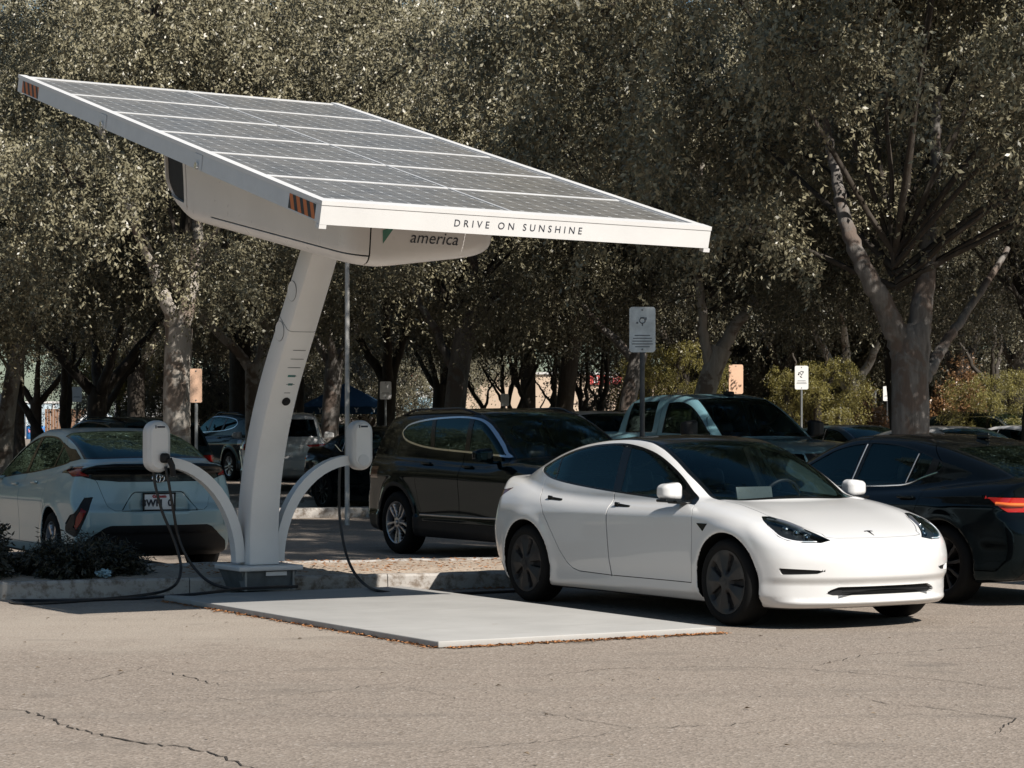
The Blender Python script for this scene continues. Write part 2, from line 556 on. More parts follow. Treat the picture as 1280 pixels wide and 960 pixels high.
# ----------------------------------------------------------------------------
# cars: x forward, y left, z up, origin on the ground at mid wheelbase
# ----------------------------------------------------------------------------
def car_field(s):
    plan = curve(s['plan']); side = curve(s['side']); top = curve(s['top']); bot = curve(s['bot'])
    fprof = curve(s['fprof']); rprof = curve(s['rprof'])
    roof = curve(s['roof']); gplan = curve(s['gplan']); tumble = curve(s['tumble'])
    hw = s['hw']; Ra = s['Ra']; Rw = s['Rw']
    axles = s['axles']
    ks = s.get('k', {})
    k_sh = ks.get('shoulder', 0.06); k_f = ks.get('front', 0.06); k_r = ks.get('rear', 0.06)
    k_rail = ks.get('rail', 0.07); k_belt = ks.get('belt', 0.03); k_bot = ks.get('bottom', 0.05)
    rise = s.get('rise', 0.0); fl = s.get('flare', 0.015)
    extra = s.get('extra')
    wcf, wcr = s.get('wcurve', (0.25, 0.2))
    fA, fp = s['fplan']; rA, rp = s['rplan']
    cr = s.get('crown', 0.05); hd = s.get('hooddrop', 0.03)
    fend = s.get('fender', 0.0)
    box = s.get('bed')
    def fn(x, y, z):
        ay = np.sqrt(y * y + 1e-6)
        zz = z - rise * x
        W = plan(x) - side(zz)
        r = np.minimum(np.hypot(x - axles[0], z - Rw), np.hypot(x - axles[1], z - Rw))
        W = W + fl * np.exp(-((r - Ra - 0.02) / 0.06) ** 2) * sstep(0.12, 0.3, z)
        d_side = ay - W
        t = top(x)
        q = ay / hw
        d_top = z - (t - hd * q ** 4 + fend * np.exp(-((q - 0.74) / 0.16) ** 2) * sstep(0.4, 1.0, x))
        d_low = smax(d_side, d_top * 0.95, k_sh)
        d_f = (x - (s['xf'] - fA * q ** fp - fprof(z))) * 0.85
        d_r = ((s['xr'] + rA * q ** rp + rprof(z)) - x) * 0.85
        d_low = smax(d_low, d_f, k_f)
        d_low = smax(d_low, d_r, k_r)
        d_low = smax(d_low, (bot(x) - z), k_bot)
        # cabin
        xx = x + np.where(x > s.get('xmid', -0.3), wcf, -wcr) * ay * ay * sstep(0.0, 0.6, np.abs(x - s.get('xmid', -0.3)))
        ro = roof(xx)
        sl = (roof(xx + 0.01) - roof(xx - 0.01)) / 0.02
        wg = gplan(x)
        d_roof = (z - (ro - cr * (ay / np.maximum(wg, 0.3)) ** 2.2)) / np.sqrt(1 + sl * sl)
        d_gs = (ay - (wg - tumble(z))) * 0.95
        d_gh = smax(d_roof, d_gs, k_rail)
        d_gh = np.maximum(np.maximum(d_gh, 0.45 - z), np.maximum(d_f, d_r))
        F = smin(d_low, d_gh, k_belt)
        if extra is not None: F = extra(F, x, y, ay, z)
        yin = hw - 0.30
        for a in axles:
            c = np.maximum(np.hypot(x - a, z - Rw) - Ra, yin - ay)
            F = smax(F, -c, 0.012)
        return F
    return fn

def carve(F, d, k=0.015):            # take the volume d < 0 away
    return smax(F, -d, k)

def box_d(x, y, z, c, s, r=0.03):
    return rbox_field(c, s, r)(x, y, z)

WHEELS = {}
def wheel(parent, style, Rw, width, rim_r, x, y, mats, steer=0.0):
    """tyre and rim; outer face looks to +y when y > 0"""
    w = empty('wheel', (x, y, Rw), (0 if y > 0 else PI) + steer, parent=parent)
    key = (style, Rw, width, rim_r) + tuple(mm.name for mm in mats)
    if key in WHEELS:
        for ch in WHEELS[key]:
            c = ch.copy(); COL.objects.link(c); c.parent = w
        return w
    t = MB()
    hwid = width / 2
    sw = Rw - rim_r
    prof = [(rim_r - 0.005, -hwid + 0.012), (rim_r + 0.012, -hwid), (rim_r + sw * 0.5, -hwid - 0.008), (Rw - 0.022, -hwid + 0.006), (Rw - 0.005, -hwid + 0.03),
            (Rw, -hwid + 0.055), (Rw, hwid - 0.055), (Rw - 0.005, hwid - 0.03), (Rw - 0.022, hwid - 0.006), (rim_r + sw * 0.5, hwid + 0.008),
            (rim_r + 0.012, hwid), (rim_r - 0.005, hwid - 0.012)]
    t.lathe(prof, 56, 'Y')
    t.build('tyre', M['tyre'], w, 50)
    # rim: polar height field, outer face at +y
    nr, nt = 22, 200
    rr = np.linspace(0.0, rim_r, nr); th = np.linspace(0, 2 * PI, nt, endpoint=False)
    Rg, Tg = np.meshgrid(rr, th, indexing='ij')
    u = Rg / rim_r
    if style == 'aero':
        ph = (Tg * 5 / (2 * PI)) % 1.0
        a = np.abs(ph - 0.5) * 2                      # 1 at spoke centre, 0 at slot centre
        slot = sstep(0.30, 0.22, a + 0.16 * (u - 0.6)) * sstep(0.26, 0.34, u) * sstep(0.92, 0.86, u)
        rad = np.minimum(1, (1 - a) * 1.2) * sstep(0.2, 0.4, u) * sstep(1.0, 0.8, u)
        dep = hwid - 0.004 + 0.010 * np.cos(u * 1.5) - 0.020 * slot - 0.018 * rad
        mat2 = slot > 0.35
    else:
        n = {'five': 5, 'multi': 10, 'six': 6, 'ten': 10, 'split': 5}[style]
        ph = (Tg * n / (2 * PI) + 0.25) % 1.0
        a = np.abs(ph - 0.5) * 2
        if style == 'split':
            sp = np.minimum(np.abs(a - 0.72 + 0.25 * (1 - u)), 1.0)
            wid = 0.17 + 0.10 * (1 - u)
        else:
            sp = 1 - a
            wid = {'five': 0.36, 'multi': 0.34, 'six': 0.42, 'ten': 0.42}[style] * (0.55 + 0.45 / np.maximum(u, 0.3) * 0.5)
        spoke = sstep(wid + 0.08, wid - 0.08, sp)
        spoke = np.maximum(spoke, sstep(0.30, 0.24, u))
        spoke = np.maximum(spoke, sstep(0.90, 0.94, u))
        dep = hwid - 0.012 - 0.022 * (1 - u) * sstep(0.2, 0.5, u) - 0.075 * (1 - spoke) + 0.006 * sstep(0.94, 1.0, u)
        mat2 = spoke < 0.5
    V = np.stack([Rg * np.cos(Tg), dep, Rg * np.sin(Tg)], -1).reshape(-1, 3)
    i, j = np.meshgrid(np.arange(nr - 1), np.arange(nt), indexing='ij')
    j2 = (j + 1) % nt
    Fq = np.stack([i * nt + j, (i + 1) * nt + j, (i + 1) * nt + j2, i * nt + j2], -1).reshape(-1, 4)[:, ::-1]
    m2 = (mat2[:-1] & mat2[1:]).reshape(-1)
    o = np_mesh('rim', V, Fq, [mats[0], mats[1]], w, True)
    o.data.polygons.foreach_set('material_index', m2.astype(np.int32))
    o.data.set_sharp_from_angle(angle=R(40))
    cap = MB()
    cap.lathe([(0.0, hwid + 0.010), (0.026, hwid + 0.008), (0.030, hwid - 0.005)], 20, 'Y')
    cap.build('hub_cap', mats[2] if len(mats) > 2 else mats[0], w)
    WHEELS[key] = kids(w)
    return w

def seat(parent, x, y, mat, z0=0.30, back=0.62, tilt=0.28):
    """one car seat: cushion, backrest, head restraint grown as one smooth form"""
    c = rbox_field((0, 0, z0 + 0.02), (0.50, 0.50, 0.20), 0.07)
    def f(X, Y, Z):
        x1 = X - x; y1 = Y - y
        d = c(x1, y1, Z)
        zb = Z - z0
        xb = x1 + 0.20 + tilt * zb
        b = rbox_field((0, 0, back / 2), (0.13, 0.48, back), 0.06)(xb, y1, zb)
        h = rbox_field((0.01, 0, back + 0.11), (0.10, 0.25, 0.17), 0.045)(xb, y1, zb)
        return smin(smin(d, b, 0.06), h, 0.04)
    return field_obj('seat', f, (x - 0.65, y - 0.32, z0 - 0.15), (x + 0.35, y + 0.32, z0 + back + 0.3), 0.03, mat, parent)

def mirror(parent, x, y, z, mat, size=(0.13, 0.21, 0.14), stalk=True):
    s = 1 if y > 0 else -1
    sx, sy, sz = size
    def f(X, Y, Z):
        x1 = X - x; y1 = (Y - y) * s; z1 = Z - z
        taper = 1.0 - 0.25 * np.clip(y1 / sy + 0.5, 0, 1)
        d = rbox_field((0, 0, 0), (sx, sy, sz), 0.05)((x1 + 0.25 * np.abs(y1)) / 1.0, y1, z1 / taper)
        back = -(x1 + sx * 0.5 - 0.02 + 0.25 * np.abs(y1))
        st = rbox_field((0.0, -sy * 0.5 - 0.03, -sz * 0.45), (0.07, 0.16, 0.035), 0.015)(x1, y1, z1)
        return smin(d, st, 0.02) if stalk else np.maximum(d, -(z1 + 0.42 * sz))
    o = field_obj('side_mirror', f, (x - sx, y - sy * 1.3, z - sz * 1.2), (x + sx, y + sy * 1.3, z + sz * 1.2), 0.012, mat, parent)
    return o

def badge_text(parent, body, size, loc, rot, mat, name='lettering', bold=0.0):
    o = text_obj(name, body, size, mat, parent, align='CENTER', extrude=0.002, bold=bold)
    o.location = loc; o.rotation_euler = rot
    return o
# ---- the white electric saloon ----------------------------------------------
WHITE = dict(
    xf=2.30, xr=-2.38, hw=0.925, Rw=0.334, Ra=0.375, axles=(1.4375, -1.4375),
    plan=[(-2.45, 0.80), (-2.0, 0.885), (-1.5, 0.925), (-0.6, 0.918), (0.5, 0.912), (1.4, 0.925), (1.8, 0.90), (2.1, 0.85), (2.3, 0.79)],
    side=[(0.10, 0.10), (0.17, 0.062), (0.22, 0.035), (0.32, 0.030), (0.45, 0.014), (0.60, 0.003), (0.72, 0.0), (0.785, 0.004), (0.80, 0.006), (0.86, 0.026), (0.92, 0.058), (1.0, 0.12)],
    top=[(-2.45, 1.04), (-2.3, 1.075), (-2.0, 1.06), (-1.4, 1.0), (-0.5, 0.94), (0.5, 0.935), (0.9, 0.955), (1.2, 0.925), (1.5, 0.875), (1.8, 0.80), (2.0, 0.735), (2.15, 0.67), (2.3, 0.58)],
    bot=[(-2.5, 0.30), (-2.1, 0.20), (-1.4, 0.15), (1.4, 0.15), (1.9, 0.15), (2.3, 0.17)],
    fprof=[(0.10, 0.12), (0.17, 0.05), (0.21, 0.022), (0.24, 0.036), (0.335, 0.036), (0.40, 0.004), (0.50, 0.0), (0.60, 0.02), (0.70, 0.08), (0.80, 0.20), (1.0, 0.5)],
    rprof=[(0.10, 0.30), (0.25, 0.16), (0.40, 0.05), (0.60, 0.0), (0.80, 0.045), (0.95, 0.06), (1.08, 0.03), (1.2, 0.05)],
    fplan=(0.40, 2.7), rplan=(0.40, 2.7),
    roof=[(-2.6, 0.80), (-2.30, 1.0), (-2.0, 1.115), (-1.7, 1.215), (-1.4, 1.31), (-1.0, 1.392), (-0.6, 1.432), (-0.3, 1.443), (0.0, 1.428), (0.25, 1.375), (0.5, 1.285), (0.75, 1.165), (1.0, 1.02), (1.2, 0.90), (1.5, 0.70)],
    gplan=[(-2.4, 0.50), (-2.0, 0.63), (-1.6, 0.735), (-1.0, 0.80), (0.2, 0.805), (0.8, 0.79), (1.2, 0.76)],
    tumble=[(0.5, -0.05), (0.95, 0.0), (1.10, 0.058), (1.25, 0.122), (1.36, 0.178), (1.45, 0.24)],
    crown=0.055, hooddrop=0.05, fender=0.018, wcurve=(0.22, 0.20), flare=0.012, rise=0.02,
    k=dict(shoulder=0.10, front=0.09, rear=0.07, rail=0.09, belt=0.035, bottom=0.05))

def side_mask(P, N): return np.abs(N[:, 1]) > 0.25
def sidef(poly): return lambda P: poly_sdf(poly, P[:, 0], P[:, 2])
def topf(poly): return lambda P: poly_sdf(poly, P[:, 0], np.abs(P[:, 1]))
def topmask(P, N): return N[:, 2] > 0.12
def frontf(poly): return lambda P: poly_sdf(poly, np.abs(P[:, 1]), P[:, 2])

def build_white(loc, rz):
    car = empty('parked_car', loc, rz, 'white electric sedan with black glass roof, parked nearest in the sun',
                'car', 'cars parked in the lot')
    fn = car_field(WHITE)
    sh = Shell(fn, (-2.55, -1.02, 0.08), (2.42, 1.02, 1.50), 0.0185)
    dlo = rounded([(-1.545, 1.150), (-1.42, 1.205), (-1.18, 1.285), (-0.95, 1.335), (-0.70, 1.364), (-0.369, 1.374), (-0.083, 1.347), (0.173, 1.295),
           (0.407, 1.212), (0.612, 1.115), (0.80, 1.005), (0.955, 0.915), (0.86, 0.912), (0.698, 0.921), (0.389, 0.939), (-0.249, 0.974), (-0.728, 1.007), (-1.058, 1.036), (-1.311, 1.066), (-1.475, 1.104)], 4)
    edge = curve([(-2.4, 0.40), (-1.9, 0.46), (-1.5, 0.52), (-1.0, 0.555), (-0.5, 0.565), (-0.2, 0.572), (0.17, 0.602), (0.396, 0.635), (0.66, 0.668), (0.86, 0.672), (1.04, 0.69), (1.2, 0.70)])
    # top glass: one black sheet from the cowl to the tail
    def topglass(P):
        ay = np.abs(P[:, 1])
        a = ay - edge(P[:, 0])
        b = P[:, 0] - (1.135 - 0.14 * ay * ay)
        c = -2.10 + 0.25 * ay * ay - P[:, 0]
        return np.maximum(np.maximum(a, b), c)
    sh.region('roof_glass', topglass, topmask, ring=0.022, ring_name='glass_edge')
    sh.region('windshield', lambda P: np.maximum(topglass(P) + 0.019, 0.16 - 0.14 * P[:, 1] ** 2 - P[:, 0]), topmask, only=['roof_glass'], ring=0.018, ring_name='glass_edge')
    sh.region('rear_glass', lambda P: np.maximum(topglass(P) + 0.019, P[:, 0] + 0.52 ), topmask, only=['roof_glass'], ring=0.012, ring_name='glass_edge')
    # side glass
    sh.region('dlo', sidef(dlo), side_mask, ring=0.017, ring_name='trim')
    def bp(P):   # slanted centre pillar
        c = -0.225 - 0.20 * (P[:, 2] - 0.98)
        return np.abs(P[:, 0] - c - 0.02) - 0.058
    sh.region('trim', bp, side_mask, only=['dlo'])
    sh.region('trim', lambda P: np.abs(P[:, 0] + 1.22 + 0.12 * (P[:, 2] - 1.1)) - 0.010, side_mask, only=['dlo'])
    sh.region('trim', lambda P: 0.70 - P[:, 0], side_mask, only=['dlo'])
    # doors
    fd = [(0.975, 0.300), (1.0, 0.45), (1.018, 0.65), (1.022, 0.75), (1.010, 0.83), (0.955, 0.905), (0.90, 0.945), (0.5, 0.975), (-0.24, 1.02), (-0.232, 0.98), (-0.190, 0.80), (-0.172, 0.62), (-0.165, 0.42), (-0.148, 0.296)]
    rd = [(-0.148, 0.296), (-0.165, 0.42), (-0.172, 0.62), (-0.190, 0.80), (-0.232, 0.98), (-0.24, 1.02), (-0.8, 1.06), (-1.30, 1.10), (-1.42, 1.085), (-1.40, 0.98), (-1.20, 0.83), (-1.08, 0.70), (-1.00, 0.60), (-0.90, 0.47), (-0.80, 0.37), (-0.72, 0.325), (-0.62, 0.305)]
    for nm, pl in (('door_front', fd), ('door_rear', rd)):
        sh.region(nm, sidef(pl), side_mask, only=['body'], ring=0.0065)
    # bonnet
    hood_e = curve([(1.0, 0.69), (1.08, 0.685), (1.27, 0.66), (1.45, 0.67), (1.645, 0.672), (1.792, 0.60), (1.95, 0.535), (2.05, 0.465), (2.10, 0.40), (2.13, 0.30), (2.145, 0.20), (2.2, 0.1)])
    def hood(P):
        ay = np.abs(P[:, 1])
        front = P[:, 0] - (2.135 - 0.10 * ay * ay - 1.2 * np.maximum(ay - 0.34, 0) ** 2)
        return np.maximum(ay - hood_e(np.minimum(P[:, 0], 2.05)), front)
    sh.region('bonnet', lambda P: np.maximum(hood(P), 1.05 - P[:, 0]), topmask, only=['body'], ring=0.0065)
    # lamps: cut in the plane square to the view of the front corner
    hl3 = np.array([(1.645, 0.721, 0.84), (1.668, 0.67, 0.84), (1.792, 0.605, 0.807), (1.956, 0.551, 0.751), (2.071, 0.482, 0.697), (2.126, 0.435, 0.665), (2.127, 0.527, 0.645), (2.075, 0.644, 0.646), (1.996, 0.741, 0.662), (1.933, 0.782, 0.691), (1.854, 0.792, 0.744), (1.724, 0.766, 0.811)])
    e2 = np.array([-0.30, -0.25, 0.92]); e1 = np.array([0.70, -0.70, 0.04])
    hlp = np.stack([hl3 @ e1, hl3 @ e2], 1)
    def hlf(P):
        A = P.copy(); A[:, 1] = np.abs(A[:, 1])
        return poly_sdf(hlp, A @ e1, A @ e2)
    sh.region('headlight', hlf, lambda P, N: (P[:, 0] > 1.5) & (P[:, 2] > 0.55) & (np.abs(P[:, 1]) > 0.3), ring=0.007, ring_name='lamp_rim')
    # tail lamps
    tlp = [(-2.45, 0.95), (-2.0, 0.955), (-1.86, 0.975), (-1.98, 0.90), (-2.10, 0.83), (-2.45, 0.80)]
    sh.region('taillight', sidef(tlp), lambda P, N: (P[:, 0] < -1.7) & (np.abs(P[:, 1]) > 0.35), only=['body'], ring=0.005)
    # intake and curtains
    fm = lambda P, N: (P[:, 0] > 1.8) & (N[:, 0] > 0.1)
    sh.region('intake', frontf([(-0.6, 0.325), (0.43, 0.325), (0.495, 0.302), (0.525, 0.276), (0.475, 0.262), (-0.6, 0.262)]), fm, only=['body'])
    sh.region('curtain', frontf([(0.825, 0.466), (0.545, 0.450), (0.60, 0.424), (0.81, 0.416)]), fm, only=['body'])
    arch = lambda P: np.minimum(np.hypot(P[:, 0] - 1.4375, P[:, 2] - 0.334), np.hypot(P[:, 0] + 1.4375, P[:, 2] - 0.334)) - 0.379
    sh.region('arch', arch, lambda P, N: (np.abs(P[:, 1]) > 0.5) & (P[:, 2] < 0.8), only=['body'])
    sh.region('sill', lambda P: P[:, 2] - 0.165, None, only=['body'])
    body = sh.part('body', ['body'], M['paint_white'], car, flange=0.03)
    sh.part('underside', ['sill'], M['black_plastic'], body, flange=0)
    sh.part('panel_gap', ['gap'], M['seal'], body, offset=-0.010, flange=0)
    for sd in (0, 1, -1):
        q = sh.part('air_intake', ['curtain' if sd else 'intake'], M['black_plastic'], body, offset=-0.026, flange=0, side=sd)
    sl_ = MB()
    for zz in (0.285, 0.303): sl_.box((2.255, 0, zz), (0.012, 0.86, 0.006))
    sl_.build('intake_slat', M['black_gloss'], q, smooth=0)
    for sd in (1, -1):
        for ax in (0, 1): sh.part('wheel_arch', ['arch'], M['seal'], body, flange=0, side=sd, where=lambda C, ax=ax: (C[:, 0] > 0) == bool(ax))
    sh.part('glass_frame', ['glass_edge'], M['black_gloss'], body)
    sh.part('window_trim', ['trim', 'lamp_rim'], M['black_gloss'], body, offset=-0.002)
    for sd in (1, -1):
        for nm in ('door_front', 'door_rear'):
            d = sh.part('door', [nm], M['paint_white'], car, side=sd)
            hx, hz = (-0.02, 0.853) if nm == 'door_front' else (-1.05, 0.890)
            V = nearest_on(fn, (hx, sd * 0.845, hz))
            h = MB()
            h.box((0, sd * 0.003, 0), (0.21, 0.014, 0.028), bev=0.005)
            h.box((-0.080, sd * 0.004, 0), (0.06, 0.017, 0.042), bev=0.006)
            o = h.build('door_handle', M['black_gloss'], d)
            o.location = V; o.rotation_euler = (0, R(4), R(-4 * sd) * 0)
        sh.part('side_window', ['dlo'], M['glass_side'], car, offset=-0.004, side=sd, where=lambda C: C[:, 0] > -0.3)
        sh.part('side_window', ['dlo'], M['glass_side'], car, offset=-0.004, side=sd, where=lambda C: C[:, 0] <= -0.3)
        lamp = sh.part('headlight', ['headlight'], M['lamp_glass'], car, offset=-0.002, side=sd)
        sh.part('lamp_bowl', ['headlight'], M['gunmetal'], lamp, offset=-0.05, flange=-0.05, side=sd)
        q = MB()
        for (a, b, c) in ((1.86, 0.66, 0.735), (1.94, 0.62, 0.715), (2.01, 0.575, 0.690)):
            V = nearest_on(fn, (a, sd * b, c)); N = normal_at(fn, V)
            p0 = Vector(V) - Vector(N) * 0.035
            rot = Vector(N).to_track_quat('Z', 'Y').to_matrix()
            k = MB(); k.lathe([(0.0, 0.016), (0.012, 0.014), (0.020, 0.004), (0.026, 0.008), (0.028, -0.02)], 18)
            q.add([rot @ Vector(v) + p0 for v in k.v], k.f)
        q.build('projector', M['chrome'], lamp)
        st = MB()
        line = [nearest_on(fn, (a, sd * b, c)) for (a, b, c) in ((1.74, 0.775, 0.79), (1.86, 0.785, 0.735), (1.95, 0.765, 0.683), (2.04, 0.69, 0.655), (2.11, 0.56, 0.655))]
        st.tube([Vector(p) - Vector(normal_at(fn, p)) * 0.008 for p in catmull(line, 6)], 0.009, 6)
        st.build('light_strip', M['white_lens'], lamp)
        ur = MB()
        line = [nearest_on(fn, (a, sd * b, c)) for (a, b, c) in ((1.69, 0.70, 0.835), (1.80, 0.63, 0.80), (1.92, 0.585, 0.76), (2.02, 0.54, 0.715))]
        ur.tube([Vector(p) - Vector(normal_at(fn, p)) * 0.014 for p in catmull(line, 6)], [0.010] * 4 + [0.022] * 11 + [0.008] * 4, 8)
        ur.build('reflection_band', M['alloy'], lamp)  # bright tube standing in for the reflection along the lens top
        sh.part('taillight', ['taillight'], M['dark_red_lens'], car, side=sd)
        mirror(car, 0.755, sd * 0.930, 1.006, M['paint_white'], (0.15, 0.185, 0.155), stalk=False)
        mb = MB(); mb.box((0.79, sd * 0.86, 0.925), (0.13, 0.17, 0.026), bev=0.008); mb.box((0.755, sd * 0.940, 0.936), (0.14, 0.175, 0.024), bev=0.010)
        mb.build('mirror_base', M['black_gloss'], car)
        tr = MB()
        tri = [(1.083, 0.771), (1.226, 0.771), (1.17, 0.712)]
        P3 = [nearest_on(fn, (a, sd * 0.92, c)) for a, c in tri]
        tr.add([Vector(p) + Vector((0, sd * 0.004, 0)) for p in P3] + [Vector(p) - Vector((0, sd * 0.01, 0)) for p in P3], [(0, 1, 2), (0, 3, 4, 1), (1, 4, 5, 2), (2, 5, 3, 0)])
        cm = tr.build('side_camera', M['black_gloss'], car, smooth=0)
        for ax in WHITE['axles']:
            wheel(car, 'aero', 0.334, 0.235, 0.245, ax, sd * 0.792, (M['gunmetal'], M['gun_dark'], M['gunmetal']))
    sh.part('bonnet', ['bonnet'], M['paint_white'], car)
    sh.part('windscreen', ['windshield'], M['glass'], car, offset=-0.002)
    sh.part('roof_glass', ['roof_glass'], M['black_roof'], car, offset=-0.001)
    sh.part('rear_window', ['rear_glass'], M['glass_dark'], car, offset=-0.002)
    sh.part('cabin_lining', ['body', 'door_front', 'door_rear', 'roof_glass'], M['lining'], body, offset=-0.035, flange=0, flip=True, where=lambda C: (C[:, 2] > 0.5) & (C[:, 0] < 1.2))
    # badge on the bonnet nose: a small T-shaped emblem
    N = normal_at(fn, nearest_on(fn, (2.065, 0.0, 0.71)))
    C0 = Vector(nearest_on(fn, (2.065, 0.0, 0.71)))
    b = MB()
    up = Vector((-N[2], 0, N[0])).normalized()
    def fr(a, c, h): return C0 + Vector((0, 1, 0)) * a + up * c + Vector(N) * h
    b.prism([(-0.040, 0.030), (-0.036, 0.040), (0, 0.046), (0.036, 0.040), (0.040, 0.030), (0.012, 0.034), (0.0, -0.042), (-0.012, 0.034)], -0.004, 0.003, fr)
    b.build('badge', M['gun_dark'], car, smooth=0)
    # cabin
    ds = MB()
    ds.box((0.92, 0, 0.86), (0.42, 1.36, 0.10), bev=0.04)
    ds.box((0.78, 0, 0.70), (0.25, 1.40, 0.26), bev=0.04)
    ds.build('dashboard', M['lining'], car)
    sc = MB(); sc.box((0.64, -0.02, 0.925), (0.02, 0.36, 0.21), rot=Matrix.Rotation(R(-12), 3, 'Y'), bev=0.006)
    sc.build('display_screen', M['screen_back'], car)
    sw = MB(); tor = [(0.45 + 0.185 * math.cos(a) * 0.35, 0.38 + 0.185 * math.sin(a), 0.90 + 0.185 * math.cos(a) * 0.93) for a in np.linspace(0, 2 * PI, 33)]
    sw.tube(tor, 0.016, 8, cap=False); sw.box((0.46, 0.38, 0.90), (0.05, 0.34, 0.05), bev=0.015); sw.tube([(0.46, 0.38, 0.9), (0.75, 0.38, 0.78)], 0.035, 10)
    sw.build('steering_wheel', M['black_plastic'], car)
    for sx, sy in ((-0.10, 0.37), (-0.10, -0.37), (-1.0, 0.37), (-1.0, -0.37)):
        seat(car, sx, sy, M['seat_black'], 0.36, 0.60 if sx > -0.5 else 0.52)
    fl = MB(); fl.box((-0.2, 0, 0.26), (2.6, 1.5, 0.08)); fl.build('cabin_floor', M['lining'], car)
    for sd in (1, -1):
        bpm = MB(); bpm.tube([(-0.22, sd * 0.74, 0.75), (-0.22, sd * 0.735, 0.98), (-0.30, sd * 0.60, 1.34)], [0.05, 0.045, 0.03], 8)
        bpm.build('pillar_trim', M['seat_pale'], car)
    return car

def nearest_on(fn, p):
    P = np.array([p], float)
    for _ in range(12):
        f = fn(P[:, 0], P[:, 1], P[:, 2]); g = grad(fn, P)
        P -= f[:, None] * g / max((g * g).sum(), 0.05)
    return tuple(P[0])
def normal_at(fn, p):
    g = grad(fn, np.array([p], float))[0]
    return tuple(g / np.linalg.norm(g))
WHITE['extra'] = None
M['black_roof'] = plain('black_roof_glass', (0.006, 0.007, 0.008), 0.06, coat=0.6)
M['screen_back'] = plain('screen_back', (0.10, 0.11, 0.11), 0.3)
# ---- body forms of the other cars -------------------------------------------
SEDAN = dict(
    xf=2.45, xr=-2.43, hw=0.925, Rw=0.335, Ra=0.375, axles=(1.41, -1.41),
    plan=[(-2.5, 0.80), (-2.0, 0.885), (-1.4, 0.925), (-0.5, 0.912), (0.5, 0.908), (1.4, 0.922), (1.9, 0.90), (2.2, 0.84), (2.5, 0.77)],
    side=[(0.12, 0.09), (0.20, 0.05), (0.28, 0.03), (0.42, 0.030), (0.55, 0.018), (0.70, 0.004), (0.80, 0.0), (0.812, 0.001), (0.87, 0.022), (0.95, 0.062), (1.05, 0.13)],
    top=[(-2.5, 1.055), (-2.3, 1.075), (-1.9, 1.065), (-1.2, 1.02), (-0.4, 0.97), (0.6, 0.955), (1.0, 0.985), (1.4, 0.945), (1.9, 0.85), (2.2, 0.77), (2.5, 0.65)],
    bot=[(-2.6, 0.32), (-2.1, 0.22), (-1.4, 0.17), (1.4, 0.17), (2.5, 0.18)],
    fprof=[(0.12, 0.10), (0.25, 0.02), (0.45, 0.0), (0.65, 0.01), (0.75, 0.06), (0.9, 0.2), (1.1, 0.5)],
    rprof=[(0.12, 0.28), (0.28, 0.12), (0.40, 0.03), (0.60, 0.0), (0.72, 0.03), (0.80, 0.08), (0.95, 0.08), (1.06, 0.03), (1.2, 0.05)],
    fplan=(0.38, 2.7), rplan=(0.30, 2.9),
    roof=[(-2.6, 0.86), (-2.3, 1.0), (-2.0, 1.125), (-1.7, 1.225), (-1.4, 1.305), (-1.0, 1.385), (-0.6, 1.428), (-0.2, 1.44), (0.1, 1.43), (0.4, 1.37), (0.7, 1.26), (1.0, 1.12), (1.3, 0.965), (1.6, 0.80)],
    gplan=[(-2.4, 0.55), (-2.0, 0.66), (-1.5, 0.765), (-1.0, 0.805), (0.2, 0.81), (0.8, 0.80), (1.3, 0.77)],
    tumble=[(0.5, -0.05), (0.97, 0.0), (1.12, 0.060), (1.27, 0.13), (1.38, 0.19), (1.45, 0.25)],
    crown=0.05, hooddrop=0.05, fender=0.012, wcurve=(0.22, 0.18), flare=0.014, rise=-0.012,
    k=dict(shoulder=0.09, front=0.08, rear=0.06, rail=0.08, belt=0.035, bottom=0.05))
